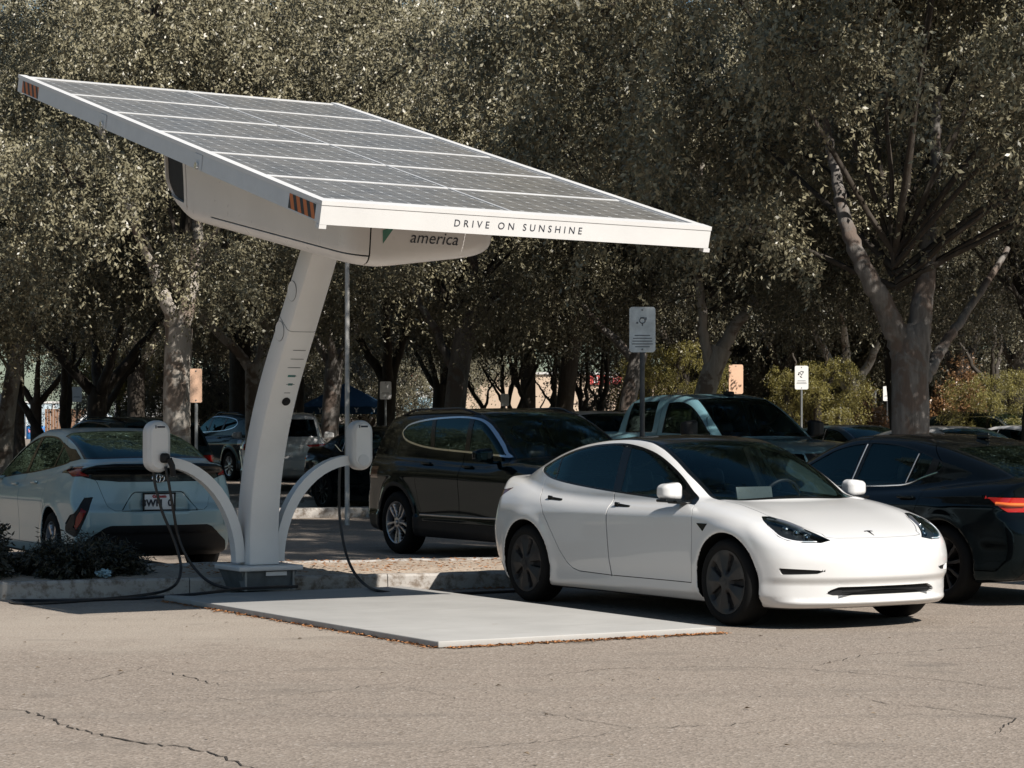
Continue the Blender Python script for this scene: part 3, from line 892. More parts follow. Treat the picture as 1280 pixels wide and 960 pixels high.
SUV = dict(
    xf=2.33, xr=-2.38, hw=0.945, Rw=0.365, Ra=0.42, axles=(1.38, -1.38),
    plan=[(-2.45, 0.84), (-2.0, 0.905), (-1.4, 0.945), (0.0, 0.93), (1.4, 0.942), (1.9, 0.92), (2.2, 0.86), (2.4, 0.80)],
    side=[(0.15, 0.08), (0.24, 0.035), (0.32, 0.012), (0.43, 0.012), (0.47, 0.028), (0.60, 0.022), (0.80, 0.006), (0.90, 0.0), (0.915, 0.002), (1.0, 0.028), (1.10, 0.065), (1.2, 0.12)],
    top=[(-2.5, 1.12), (-2.2, 1.14), (-1.4, 1.13), (0.6, 1.09), (1.0, 1.12), (1.4, 1.09), (1.9, 1.02), (2.2, 0.95), (2.4, 0.85)],
    bot=[(-2.5, 0.38), (-2.1, 0.28), (-1.4, 0.22), (1.4, 0.22), (2.4, 0.24)],
    fprof=[(0.15, 0.10), (0.30, 0.02), (0.55, 0.0), (0.80, 0.02), (0.95, 0.07), (1.1, 0.2), (1.3, 0.5)],
    rprof=[(0.15, 0.20), (0.35, 0.06), (0.50, 0.0), (0.65, 0.0), (0.75, 0.05), (1.0, 0.07), (1.15, 0.10), (1.3, 0.2)],
    fplan=(0.30, 2.8), rplan=(0.22, 3.2),
    roof=[(-2.7, 0.60), (-2.5, 0.90), (-2.38, 1.12), (-2.24, 1.36), (-2.10, 1.54), (-1.95, 1.615), (-1.6, 1.655), (-1.0, 1.685), (-0.4, 1.69), (0.0, 1.665), (0.25, 1.61), (0.5, 1.51), (0.8, 1.35), (1.1, 1.16), (1.4, 0.95)],
    gplan=[(-2.5, 0.72), (-2.1, 0.78), (-1.5, 0.83), (0.2, 0.845), (0.8, 0.84), (1.3, 0.82)],
    tumble=[(0.6, -0.05), (1.10, 0.0), (1.30, 0.045), (1.45, 0.09), (1.58, 0.145), (1.70, 0.21)],
    crown=0.05, hooddrop=0.04, fender=0.01, wcurve=(0.18, 0.10), flare=0.02, rise=-0.01, xmid=-0.6,
    k=dict(shoulder=0.08, front=0.08, rear=0.08, rail=0.07, belt=0.03, bottom=0.04))
PICKUP = dict(
    xf=2.85, xr=-2.95, hw=1.0, Rw=0.40, Ra=0.46, axles=(1.80, -1.80),
    plan=[(-3.0, 0.97), (-2.0, 0.985), (0.0, 0.98), (1.5, 1.0), (2.4, 0.97), (2.9, 0.90)],
    side=[(0.30, 0.08), (0.42, 0.03), (0.60, 0.02), (0.85, 0.0), (1.0, 0.0), (1.15, 0.02), (1.30, 0.05), (1.4, 0.10)],
    top=[(-3.0, 1.36), (-1.2, 1.36), (-0.9, 1.33), (0.6, 1.28), (1.1, 1.30), (1.5, 1.285), (2.2, 1.22), (2.7, 1.12), (2.9, 1.0)],
    bot=[(-3.0, 0.55), (-1.5, 0.38), (1.5, 0.36), (2.9, 0.38)],
    fprof=[(0.30, 0.08), (0.5, 0.0), (0.9, 0.0), (1.1, 0.05), (1.3, 0.3)],
    rprof=[(0.30, 0.08), (0.5, 0.0), (1.4, 0.02)],
    fplan=(0.22, 3.2), rplan=(0.06, 4.0),
    roof=[(-1.75, 0.80), (-1.55, 1.10), (-1.44, 1.40), (-1.34, 1.70), (-1.22, 1.84), (-1.0, 1.895), (-0.5, 1.925), (0.0, 1.92), (0.3, 1.88), (0.55, 1.78), (0.85, 1.60), (1.15, 1.39), (1.4, 1.18)],
    gplan=[(-1.6, 0.84), (0.2, 0.875), (0.8, 0.87), (1.3, 0.84)],
    tumble=[(0.8, -0.03), (1.28, 0.0), (1.50, 0.05), (1.68, 0.10), (1.80, 0.15), (1.93, 0.23)],
    crown=0.045, hooddrop=0.05, fender=-0.012, wcurve=(0.16, 0.05), flare=0.03, rise=0.0, xmid=-0.5,
    k=dict(shoulder=0.08, front=0.08, rear=0.04, rail=0.07, belt=0.03, bottom=0.04))
HATCH = dict(
    xf=2.22, xr=-2.30, hw=0.88, Rw=0.318, Ra=0.36, axles=(1.35, -1.35),
    plan=[(-2.4, 0.76), (-2.0, 0.835), (-1.4, 0.872), (-0.4, 0.872), (0.6, 0.865), (1.35, 0.875), (1.8, 0.85), (2.1, 0.78), (2.3, 0.72)],
    side=[(0.12, 0.09), (0.20, 0.05), (0.30, 0.025), (0.45, 0.022), (0.60, 0.010), (0.72, 0.0), (0.80, 0.008), (0.90, 0.032), (1.0, 0.065), (1.1, 0.11)],
    top=[(-2.45, 1.10), (-2.25, 1.135), (-1.9, 1.13), (-1.2, 1.05), (-0.4, 0.98), (0.6, 0.93), (1.0, 0.95), (1.4, 0.89), (1.8, 0.79), (2.1, 0.68), (2.3, 0.55)],
    bot=[(-2.5, 0.34), (-2.1, 0.24), (-1.4, 0.16), (1.4, 0.16), (2.3, 0.18)],
    fprof=[(0.12, 0.08), (0.25, 0.0), (0.45, 0.0), (0.6, 0.05), (0.75, 0.16), (0.95, 0.45)],
    rprof=[(0.12, 0.22), (0.28, 0.08), (0.42, 0.03), (0.52, 0.0), (0.64, 0.0), (0.74, 0.06), (0.90, 0.10), (1.02, 0.11), (1.10, 0.02), (1.2, 0.05)],
    fplan=(0.36, 2.5), rplan=(0.26, 2.6),
    roof=[(-2.6, 0.90), (-2.35, 1.065), (-2.1, 1.185), (-1.8, 1.285), (-1.4, 1.385), (-1.0, 1.445), (-0.5, 1.475), (-0.1, 1.475), (0.2, 1.43), (0.5, 1.33), (0.8, 1.20), (1.1, 1.05), (1.4, 0.89), (1.7, 0.72)],
    gplan=[(-2.4, 0.60), (-2.0, 0.67), (-1.5, 0.735), (-1.0, 0.765), (0.2, 0.775), (0.8, 0.77), (1.4, 0.73)],
    tumble=[(0.5, -0.05), (0.97, 0.0), (1.12, 0.052), (1.27, 0.115), (1.38, 0.17), (1.48, 0.24)],
    crown=0.045, hooddrop=0.05, fender=0.01, wcurve=(0.24, 0.16), flare=0.014, rise=-0.01,
    k=dict(shoulder=0.08, front=0.08, rear=0.04, rail=0.07, belt=0.035, bottom=0.04))
POSE = dict(white=(1.6, 20.45, -1.0195), sedan=(3.70, 22.7, PI - 1.0195), suv=(0.163, 27.85, -1.0195), pickup=(2.99, 35.6, -1.0195), hatch=(-4.50, 26.5, math.atan2(0.898, -0.44)))
# ---- builder for the other cars ---------------------------------------------
def rear_mask(P, N): return (N[:, 0] < -0.12) & (P[:, 0] < -0.8)
def rearf(poly): return lambda P: poly_sdf(poly, np.abs(P[:, 1]), P[:, 2])
def rearsym(poly): return lambda P: poly_sdf(poly, P[:, 1], P[:, 2])

def on(fn, p, off=0.0):
    q = nearest_on(fn, p)
    if off:
        n = normal_at(fn, q)
        q = tuple(a + b * off for a, b in zip(q, n))
    return q

def strip_on(fn, pts, r, name, mat, parent, off=0.002, n=6, seg=6):
    m = MB()
    m.tube([on(fn, tuple(p), off) for p in catmull(pts, n)], r, seg)
    return m.build(name, mat, parent)

def build_car(c, loc, rz, label, group='cars parked in the lot', cat='car'):
    s = c['spec']; fn = car_field(s); paint_m = c['paint']
    car = empty('parked_car', loc, rz, label, cat, group)
    sh = Shell(fn, (s['xr'] - 0.12, -s['hw'] - 0.10, 0.08), (s['xf'] + 0.12, s['hw'] + 0.10, s['H'] + 0.08), c['h'])
    ws = c['ws']; edge = curve(ws['edge'])
    def wsf(P):
        ay = np.abs(P[:, 1])
        return np.maximum(np.maximum(ay - edge(P[:, 0]), P[:, 0] - (ws['base'] - ws.get('curve', 0.16) * ay * ay)), ws['top'] - 0.10 * ay * ay - P[:, 0])
    sh.region('windscreen', wsf, topmask, ring=0.02, ring_name='trim')
    if 'rw' in c:
        sh.region('rear_window', c['rw'], lambda P, N: (P[:, 0] < -0.6) & ((N[:, 0] < -0.1) | (N[:, 2] > 0.3)), ring=0.018, ring_name='trim')
    for poly in c['dlo']:
        sh.region('dlo', sidef(poly), side_mask, ring=c.get('ring', 0.016), ring_name='surround')
    for (x0, z0, x1, z1, hwid) in c.get('pillars', []):
        def pf(P, x0=x0, z0=z0, x1=x1, z1=z1, hwid=hwid):
            return np.abs(P[:, 0] - (x0 + (x1 - x0) * (P[:, 2] - z0) / (z1 - z0))) - hwid
        sh.region('pillar', pf, side_mask, only=['dlo'])
    for nm, proj, poly, mat, *rest in c.get('panels', []):
        f = {'side': sidef, 'rear': rearf, 'rearsym': rearsym, 'front': rearf, 'fun': lambda q: q}[proj](poly)
        mk = rest[0] if rest else {'side': side_mask, 'rear': rear_mask, 'rearsym': rear_mask, 'front': (lambda P, N: (N[:, 0] > 0.1) & (P[:, 0] > 1.2)), 'fun': None}[proj]
        sh.region(nm, f, mk, only=rest[1] if len(rest) > 1 else ['body'], ring=rest[2] if len(rest) > 2 else 0.004)
    for i, poly in enumerate(c.get('doors', [])):
        sh.region('door%d' % i, sidef(poly), side_mask, only=['body', 'cladding'], ring=0.0055)
    sh.region('under', lambda P: P[:, 2] - (s['low'] if 'low' in s else 0.19), None, only=['body'])
    Rw_, Ra_, ax_ = s['Rw'], s['Ra'], s['axles']
    sh.region('arch', lambda P: np.minimum(np.hypot(P[:, 0] - ax_[0], P[:, 2] - Rw_), np.hypot(P[:, 0] - ax_[1], P[:, 2] - Rw_)) - Ra_ - 0.005, lambda P, N: (np.abs(P[:, 1]) > s['hw'] - 0.42) & (P[:, 2] < Rw_ + Ra_ + 0.05), only=['body', 'cladding', 'under'])
    body = sh.part('body', ['body'], paint_m, car)
    for sd in (1, -1):
        for ax in (0, 1): sh.part('wheel_arch', ['arch'], M['seal'], body, flange=0, side=sd, where=lambda C, ax=ax: (C[:, 0] > 0) == bool(ax))
    sh.part('underside', ['under'], M['black_plastic'], body, flange=0)
    sh.part('panel_gap', ['gap'], M['seal'], body, offset=-0.010, flange=0)
    sh.part('window_trim', ['trim', 'pillar'], M['black_gloss'], body, offset=-0.001)
    sh.part('window_surround', ['surround'], c.get('ring_mat', M['black_gloss']), body, offset=0.001)
    done = {}
    for nm, proj, poly, mat, *rest in c.get('panels', []):
        if nm in done: continue
        done[nm] = 1
        if nm in ('taillight', 'headlight'):
            for sd in (1, -1): sh.part(nm, [nm], mat, car, side=sd)
        else:
            sh.part(nm, [nm], mat, car if nm in ('hatch', 'boot_lid', 'rear_panel') else body)
    for sd in (1, -1):
        for i in range(len(c.get('doors', []))):
            d = sh.part('door', ['door%d' % i], paint_m, car, side=sd)
            if i < len(c.get('handles', [])):
                hx, hz = c['handles'][i]
                h = MB(); h.box((0, 0, 0), (0.20, 0.035, 0.028), bev=0.010)
                o = h.build('door_handle', c.get('handle_mat', paint_m), d)
                o.location = on(fn, (hx, sd * s['hw'], hz), 0.016)
        xs = c['split']
        bounds = [9] + xs + [-9]
        for a, b in zip(bounds[:-1], bounds[1:]):
            sh.part('side_window', ['dlo'], c['side_glass'] if b > -1.0 or 'rear_glass' not in c else c['rear_glass'], car, offset=-0.005, side=sd, where=lambda C, a=a, b=b: (C[:, 0] <= a) & (C[:, 0] > b))
        mx, my, mz = c['mirror']
        mirror(car, mx, sd * my, mz, c.get('mirror_mat', paint_m), c.get('mirror_size', (0.14, 0.21, 0.15)))
        for ax in s['axles']:
            wheel(car, c['wheel'], s['Rw'], c.get('tw', 0.225), c['rim'], ax, sd * (s['hw'] - 0.135), c['rim_mats'])
    sh.part('windscreen', ['windscreen'], M['glass'], car, offset=-0.002)
    if 'rw' in c: sh.part('rear_window', ['rear_window'], c.get('rw_glass', M['glass_dark']), car, offset=-0.002)
    sh.part('cabin_lining', ['body', 'trim', 'pillar', 'surround'] + ['door%d' % i for i in range(9)] + ['hatch', 'roof_panel'], M['lining'], body, offset=-0.04, flange=0, flip=True, where=lambda C: (C[:, 2] > 0.45) & (C[:, 0] < ws['base'] + 0.05))
    zf = s['floor']
    fl = MB(); fl.box((ws['base'] / 2 - 0.7, 0, zf), (ws['base'] + 1.7, s['hw'] * 1.6, 0.08)); fl.build('cabin_floor', M['lining'], car)
    ds = MB(); ds.box((ws['base'] - 0.22, 0, s['dash'] - 0.05), (0.40, s['hw'] * 1.5, 0.12), bev=0.04); ds.box((ws['base'] - 0.30, 0, s['dash'] - 0.22), (0.26, s['hw'] * 1.5, 0.28), bev=0.04)
    ds.build('dashboard', M['lining'], car)
    if c.get('seats', True):
        for sx in c['seat_x']:
            for sy in (0.37, -0.37):
                seat(car, sx, sy, c.get('seat_mat', M['seat_black']), zf + 0.12, 0.60)
        swx = c['seat_x'][0] + 0.52
        sw = MB(); tor = [(swx + 0.18 * math.cos(a) * 0.35, 0.37, zf + 0.60) for a in (0,)]
        sw.tube([(swx + 0.18 * math.cos(a) * 0.4, 0.37 + 0.18 * math.sin(a), s['dash'] - 0.02 + 0.18 * math.cos(a) * 0.9) for a in np.linspace(0, 2 * PI, 25)], 0.015, 6, cap=False)
        sw.build('steering_wheel', M['black_plastic'], car)
    return car, fn, sh

def number_plate(parent, loc, rz, rows, w=0.30, h=0.15, rx=0.0):
    e = empty('number_plate', loc, rz, parent=parent)
    e.rotation_euler = (rx, 0, rz)
    m = MB(); m.box((0, 0, 0), (0.004, w, h), bev=0.0015); m.build('plate_blank', M['plate'], e)
    m = MB()
    for c_, s_ in (((0, 0, h / 2 + 0.006), (0.012, w + 0.03, 0.016)), ((0, 0, -h / 2 - 0.006), (0.012, w + 0.03, 0.016)), ((0, w / 2 + 0.006, 0), (0.0115, 0.016, h)), ((0, -w / 2 - 0.006, 0), (0.0115, 0.016, h))): m.box(c_, s_)
    m.build('plate_frame', M['black_plastic'], e, smooth=0)
    for txt, size, z, mat in rows:
        t = text_obj('plate_lettering', txt, size, mat, e, align='CENTER', extrude=0.001, bold=0.004, spacing=1.05)
        t.location = (-0.0045, 0, z); t.rotation_euler = (PI / 2, 0, -PI / 2)
    return e

def repaint(o, mat, names=('white_paint', 'black_paint', 'dusty_black_paint', 'silver_paint', 'steel_blue_paint', 'dark_green_paint', 'grey_paint', 'blue_paint')):
    for ch in [o] + kids(o):
        if ch is not o: repaint(ch, mat, names)
        elif ch.type == 'MESH':
            for sl in ch.material_slots:
                if sl.material and sl.material.name in names:
                    sl.link = 'OBJECT'; sl.material = mat

# ---- black saloon on the right ----------------------------------------------
SEDAN.update(H=1.44, floor=0.26, dash=0.95)
def sedan_rw(P):
    ay = np.abs(P[:, 1])
    e = 0.56 - 0.03 * (P[:, 0] + 1.2)
    return np.maximum(np.maximum(ay - np.minimum(e, 0.62), P[:, 0] + 1.22 - 0.12 * ay * ay), -2.06 + 0.16 * ay * ay - P[:, 0])
sedan_dlo = rounded([(1.02, 0.965), (0.80, 1.065), (0.523, 1.19), (0.25, 1.305), (-0.117, 1.362), (-0.516, 1.352), (-0.868, 1.296), (-1.165, 1.215), (-1.235, 1.165), (-1.20, 1.125), (-1.075, 1.085), (-0.86, 1.012), (-0.60, 0.992), (-0.097, 0.974), (0.5, 0.962)], 4)
sedan_cfg = dict(spec=SEDAN, paint=M['paint_black_dusty'], h=0.024, ws=dict(top=0.28, base=1.28, edge=[(0.1, 0.56), (0.3, 0.575), (0.7, 0.635), (1.0, 0.68), (1.3, 0.72)]), rw=sedan_rw,
    dlo=[sedan_dlo], ring=0.012, split=[-0.12], pillars=[(-0.10, 0.98, -0.14, 1.36, 0.045), (-0.835, 1.02, -0.875, 1.27, 0.012), (-1.10, 1.1, -1.12, 1.25, 0.05)],
    doors=[[(1.03, 0.28), (1.06, 0.60), (1.05, 0.85), (1.0, 0.97), (0.5, 1.5), (-0.14, 1.5), (-0.105, 0.98), (-0.10, 0.6), (-0.09, 0.28)],
           [(-0.09, 0.28), (-0.10, 0.6), (-0.105, 0.98), (-0.14, 1.5), (-0.8, 1.5), (-1.2, 1.2), (-1.14, 1.06), (-1.12, 0.85), (-1.0, 0.62), (-0.86, 0.42), (-0.80, 0.28)]],
    handles=[(0.05, 0.875), (-0.95, 0.905)],
    panels=[('taillight', 'side', [(-1.86, 0.925), (-2.6, 0.918), (-2.6, 0.795), (-2.14, 0.795), (-2.06, 0.855), (-1.97, 0.90)], M['red_lens'], lambda P, N: (P[:, 0] < -1.6) & (np.abs(P[:, 1]) > 0.30)),
            ('headlight', 'side', [(1.75, 0.80), (2.1, 0.77), (2.5, 0.70), (2.5, 0.60), (2.2, 0.63), (1.9, 0.70)], M['lamp_glass'], lambda P, N: (P[:, 0] > 1.6) & (np.abs(P[:, 1]) > 0.36)),
            ('grille', 'front', [(-0.4, 0.66), (0.34, 0.66), (0.28, 0.40), (-0.4, 0.40)], M['black_plastic']),
            ('lower_valance', 'rear', [(-0.8, 0.36), (0.66, 0.36), (0.74, 0.18), (-0.8, 0.18)], M['black_plastic'])],
    side_glass=M['glass_side'], seat_x=[0.0, -0.9], mirror=(0.80, 0.98, 1.02), wheel='ten', rim=0.235, rim_mats=(M['gunmetal'], M['seal'], M['gunmetal']))
def build_sedan():
    x, y, r = POSE['sedan']
    car, fn, sh = build_car(sedan_cfg, (x, y, 0), r, 'dusty black sedan with red tail lamp showing, behind the white car at the right edge')
    for sd in (1, -1):
        strip_on(fn, [(0.95, sd * 0.82, 0.955), (0.3, sd * 0.82, 0.962), (-0.3, sd * 0.82, 0.975), (-0.62, sd * 0.81, 0.985), (-0.86, sd * 0.80, 1.005), (-1.06, sd * 0.77, 1.075), (-1.19, sd * 0.75, 1.115)], 0.009, 'window_moulding', M['chrome'], car, 0.003)
        strip_on(fn, [(-0.092, sd * 0.82, 0.985), (-0.12, sd * 0.7, 1.2), (-0.135, sd * 0.65, 1.35)], 0.006, 'pillar_strip', M['alloy'], car, 0.003)
        strip_on(fn, [(-0.83, sd * 0.80, 1.015), (-0.855, sd * 0.7, 1.14), (-0.875, sd * 0.68, 1.27)], 0.005, 'pillar_strip', M['alloy'], car, 0.003)
        m = MB()
        pts = [on(fn, p, 0.004) for p in ((-2.05, sd * 0.86, 0.865), (-2.15, sd * 0.82, 0.862), (-2.24, sd * 0.72, 0.860))]
        m.tube(catmull(pts, 5), 0.016, 8); m.build('lamp_band', M['amber_lens'], car)
        m = MB(); m.tube([on(fn, p, 0.001) for p in ((-2.26, sd * 0.74, 0.395), (-2.31, sd * 0.62, 0.395), (-2.35, sd * 0.5, 0.395))], 0.022, 8); m.build('reflector', M['red_lens'], car)
    number_plate(car, on(fn, (-2.45, 0, 0.62), 0.004), 0, [], 0.30, 0.15)
    fin = field_obj('roof_antenna', rbox_field((-0.95, 0, 1.42), (0.16, 0.035, 0.06), 0.017), (-1.1, -0.05, 1.36), (-0.8, 0.05, 1.48), 0.01, M['black_gloss'], car)
    return car, fn

# ---- black SUV --------------------------------------------------------------
SUV.update(H=1.69, floor=0.38, dash=1.10, low=0.26)
def suv_rw(P):
    ay = np.abs(P[:, 1])
    return np.maximum(np.maximum(ay - (0.72 - 0.22 * (P[:, 2] - 1.14)), 1.16 - P[:, 2]), P[:, 2] - 1.53)
suv_dlo = rounded([(-1.53, 1.40), (-1.49, 1.465), (-1.37, 1.52), (-0.962, 1.572), (-0.342, 1.597), (0.028, 1.585), (0.253, 1.545), (0.477, 1.447), (0.718, 1.305), (0.86, 1.205), (0.94, 1.150), (0.75, 1.16), (0.242, 1.183), (-0.614, 1.216), (-1.071, 1.255), (-1.40, 1.315)], 4)
def clad(P):
    r = np.minimum(np.hypot(P[:, 0] - 1.38, P[:, 2] - 0.365), np.hypot(P[:, 0] + 1.38, P[:, 2] - 0.365))
    return np.minimum(P[:, 2] - 0.44, r - 0.475)
suv_cfg = dict(spec=SUV, paint=M['paint_black'], h=0.026, ws=dict(top=0.10, base=1.10, edge=[(0.0, 0.60), (0.3, 0.64), (0.7, 0.70), (1.1, 0.755)]), rw=suv_rw,
    dlo=[suv_dlo], ring=0.020, ring_mat=M['chrome'], split=[0.05, -0.80], pillars=[(0.075, 1.20, -0.01, 1.58, 0.05), (-0.72, 1.23, -0.86, 1.56, 0.045)],
    doors=[[(1.05, 0.40), (1.08, 0.75), (1.06, 1.0), (0.95, 1.14), (0.5, 1.8), (-0.06, 1.8), (0.03, 1.19), (0.04, 0.8), (0.05, 0.40)],
           [(0.05, 0.40), (0.04, 0.8), (0.03, 1.19), (-0.06, 1.8), (-0.93, 1.8), (-0.80, 1.25), (-0.86, 1.0), (-0.92, 0.86), (-0.87, 0.62), (-0.76, 0.40)]],
    handles=[(0.20, 1.06), (-0.72, 1.09)],
    panels=[('cladding', 'fun', clad, M['black_plastic'], lambda P, N: np.abs(N[:, 1]) > 0.2, ['body'], 0.0),
            ('taillight', 'rear', [(0.46, 0.99), (1.0, 1.02), (1.0, 0.86), (0.60, 0.89)], M['dark_red_lens'], lambda P, N: (P[:, 0] < -1.85)),
            ('headlight', 'side', [(1.95, 0.78), (2.5, 0.80), (2.5, 0.62), (2.1, 0.60)], M['lamp_glass'], lambda P, N: (P[:, 0] > 1.6) & (np.abs(P[:, 1]) > 0.45)),
            ('grille', 'front', [(-0.5, 0.88), (0.55, 0.88), (0.45, 0.55), (-0.5, 0.55)], M['black_plastic']),
            ('hatch', 'rear', [(-0.8, 1.66), (0.62, 1.62), (0.80, 1.15), (0.78, 0.66), (-0.8, 0.66)], M['paint_black'])],
    side_glass=M['glass_dark'], seat_x=[0.0, -0.95], mirror=(0.78, 1.03, 1.17), mirror_size=(0.15, 0.22, 0.17), mirror_mat=M['paint_black'], tw=0.235,
    wheel='split', rim=0.245, rim_mats=(M['alloy'], M['seal'], M['alloy']))
def roof_rails(car, fn, mat, x0, x1, y, z):
    for sd in (1, -1):
        m = MB()
        pts = [on(fn, (x, sd * y, z), 0.045 if 0 < i < 5 else -0.005) for i, x in enumerate(np.linspace(x0, x1, 6))]
        m.tube(catmull(pts, 5), 0.014, 8); m.build('roof_rail', mat, car)
def build_suv():
    x, y, r = POSE['suv']
    car, fn, sh = build_car(suv_cfg, (x, y, 0), r, 'glossy black SUV with chrome window surround, parked behind the white car')
    for sd in (1, -1):
        strip_on(fn, [(-0.82, sd * 0.93, 0.475), (0.0, sd * 0.93, 0.475), (0.95, sd * 0.93, 0.485)], 0.012, 'door_strip', M['alloy'], car, 0.004)
    roof_rails(car, fn, M['black_gloss'], -1.75, 0.05, 0.64, 1.64)
    st = MB(); q = on(fn, (0.93, -0.60, 1.20), -0.012); n = Vector(normal_at(fn, q))
    return car, fn

# ---- steel blue pickup ------------------------------------------------------
PICKUP.update(H=1.93, floor=0.60, dash=1.30, low=0.42)
pick_cfg = dict(spec=PICKUP, paint=M['paint_steel'], h=0.034, ws=dict(top=0.36, base=1.24, edge=[(0.3, 0.60), (0.6, 0.665), (0.9, 0.72), (1.2, 0.765)]),
    rw=lambda P: np.maximum(np.maximum(np.abs(P[:, 1]) - 0.62, 1.42 - P[:, 2]), P[:, 2] - 1.76),
    dlo=[rounded([(-1.165, 1.365), (-1.165, 1.5), (-1.125, 1.76), (-1.08, 1.79), (-0.52, 1.815), (-0.475, 1.79), (-0.462, 1.5), (-0.462, 1.385), (-0.52, 1.368), (-1.1, 1.36)], 3),
         rounded([(-0.201, 1.38), (-0.20, 1.6), (-0.199, 1.76), (-0.16, 1.79), (0.10, 1.80), (0.366, 1.742), (0.609, 1.614), (0.852, 1.43), (0.955, 1.345), (0.85, 1.335), (-0.16, 1.36)], 3)],
    ring=0.014, split=[-0.33],
    doors=[[(1.12, 0.55), (1.12, 1.28), (0.95, 1.36), (0.4, 1.95), (-0.33, 1.95), (-0.33, 0.55)], [(-0.33, 0.55), (-0.33, 1.95), (-1.25, 1.95), (-1.25, 0.9), (-1.15, 0.55)]],
    handles=[(-0.18, 1.20), (-1.08, 1.20)],
    panels=[('headlight', 'side', [(2.4, 1.12), (2.9, 1.08), (2.9, 0.86), (2.5, 0.88)], M['lamp_glass'], lambda P, N: (P[:, 0] > 2.2) & (np.abs(P[:, 1]) > 0.6)),
            ('grille', 'front', [(-0.6, 1.10), (0.58, 1.10), (0.55, 0.70), (-0.6, 0.70)], M['black_plastic']),
            ('taillight', 'rear', [(0.84, 1.30), (1.1, 1.30), (1.1, 0.95), (0.84, 0.95)], M['red_lens'], lambda P, N: P[:, 0] < -2.7)],
    side_glass=M['glass_side'], seat_x=[0.05, -0.85], mirror=(0.86, 1.12, 1.42), mirror_size=(0.14, 0.24, 0.26), mirror_mat=M['black_plastic'], tw=0.27,
    wheel='six', rim=0.26, rim_mats=(M['alloy'], M['seal'], M['alloy']))
def pick_extra(F, x, y, ay, z):
    return carve(F, box_d(x, y, z, (-2.16, 0, 1.25), (1.30, 1.62, 0.95), 0.04), 0.02)
PICKUP['extra'] = pick_extra
def build_pickup():
    x, y, r = POSE['pickup']
    car, fn, sh = build_car(pick_cfg, (x, y, 0), r, 'steel blue crew cab pickup truck in the shade behind the white car', cat='pickup truck')
    m = MB(); q = on(fn, (0.25, 0.0, 1.9), 0.03)
    m.box(q, (0.16, 0.10, 0.07), bev=0.025); m.build('roof_beacon', M['black_plastic'], car)
    return car, fn

# ---- silver hatchback under the canopy --------------------------------------
HATCH.update(H=1.475, floor=0.24, dash=0.95)
def hatch_extra(F, x, y, ay, z):
    # number plate bay and the hollow round the corner lamps
    F = carve(F, np.maximum(box_d(x, y, z, (-2.34, 0, 0.75), (0.26, 0.62 , 0.19), 0.03), 0.0 * x - 1), 0.02)
    F = carve(F, box_d(x, ay, z, (-2.17, 0.83, 0.60), (0.20, 0.10, 0.26), 0.04), 0.03)
    return F
HATCH['extra'] = hatch_extra
def hatch_rw(P):
    ay = np.abs(P[:, 1])
    return np.maximum(np.maximum(ay - (0.60 + 0.06 * (P[:, 0] + 1.2) * -1), P[:, 0] + 0.98 - 0.15 * ay * ay), 1.165 + 0.016 * (1 - (ay / 0.65) ** 2) - P[:, 2])
hatch_dlo = rounded([(1.08, 0.93), (0.7, 1.11), (0.35, 1.265), (0.0, 1.365), (-0.35, 1.392), (-0.75, 1.375), (-1.05, 1.31), (-1.25, 1.24), (-1.42, 1.165), (-1.40, 1.12), (-1.0, 1.065), (-0.4, 1.01), (0.3, 0.965), (0.9, 0.925)], 4)
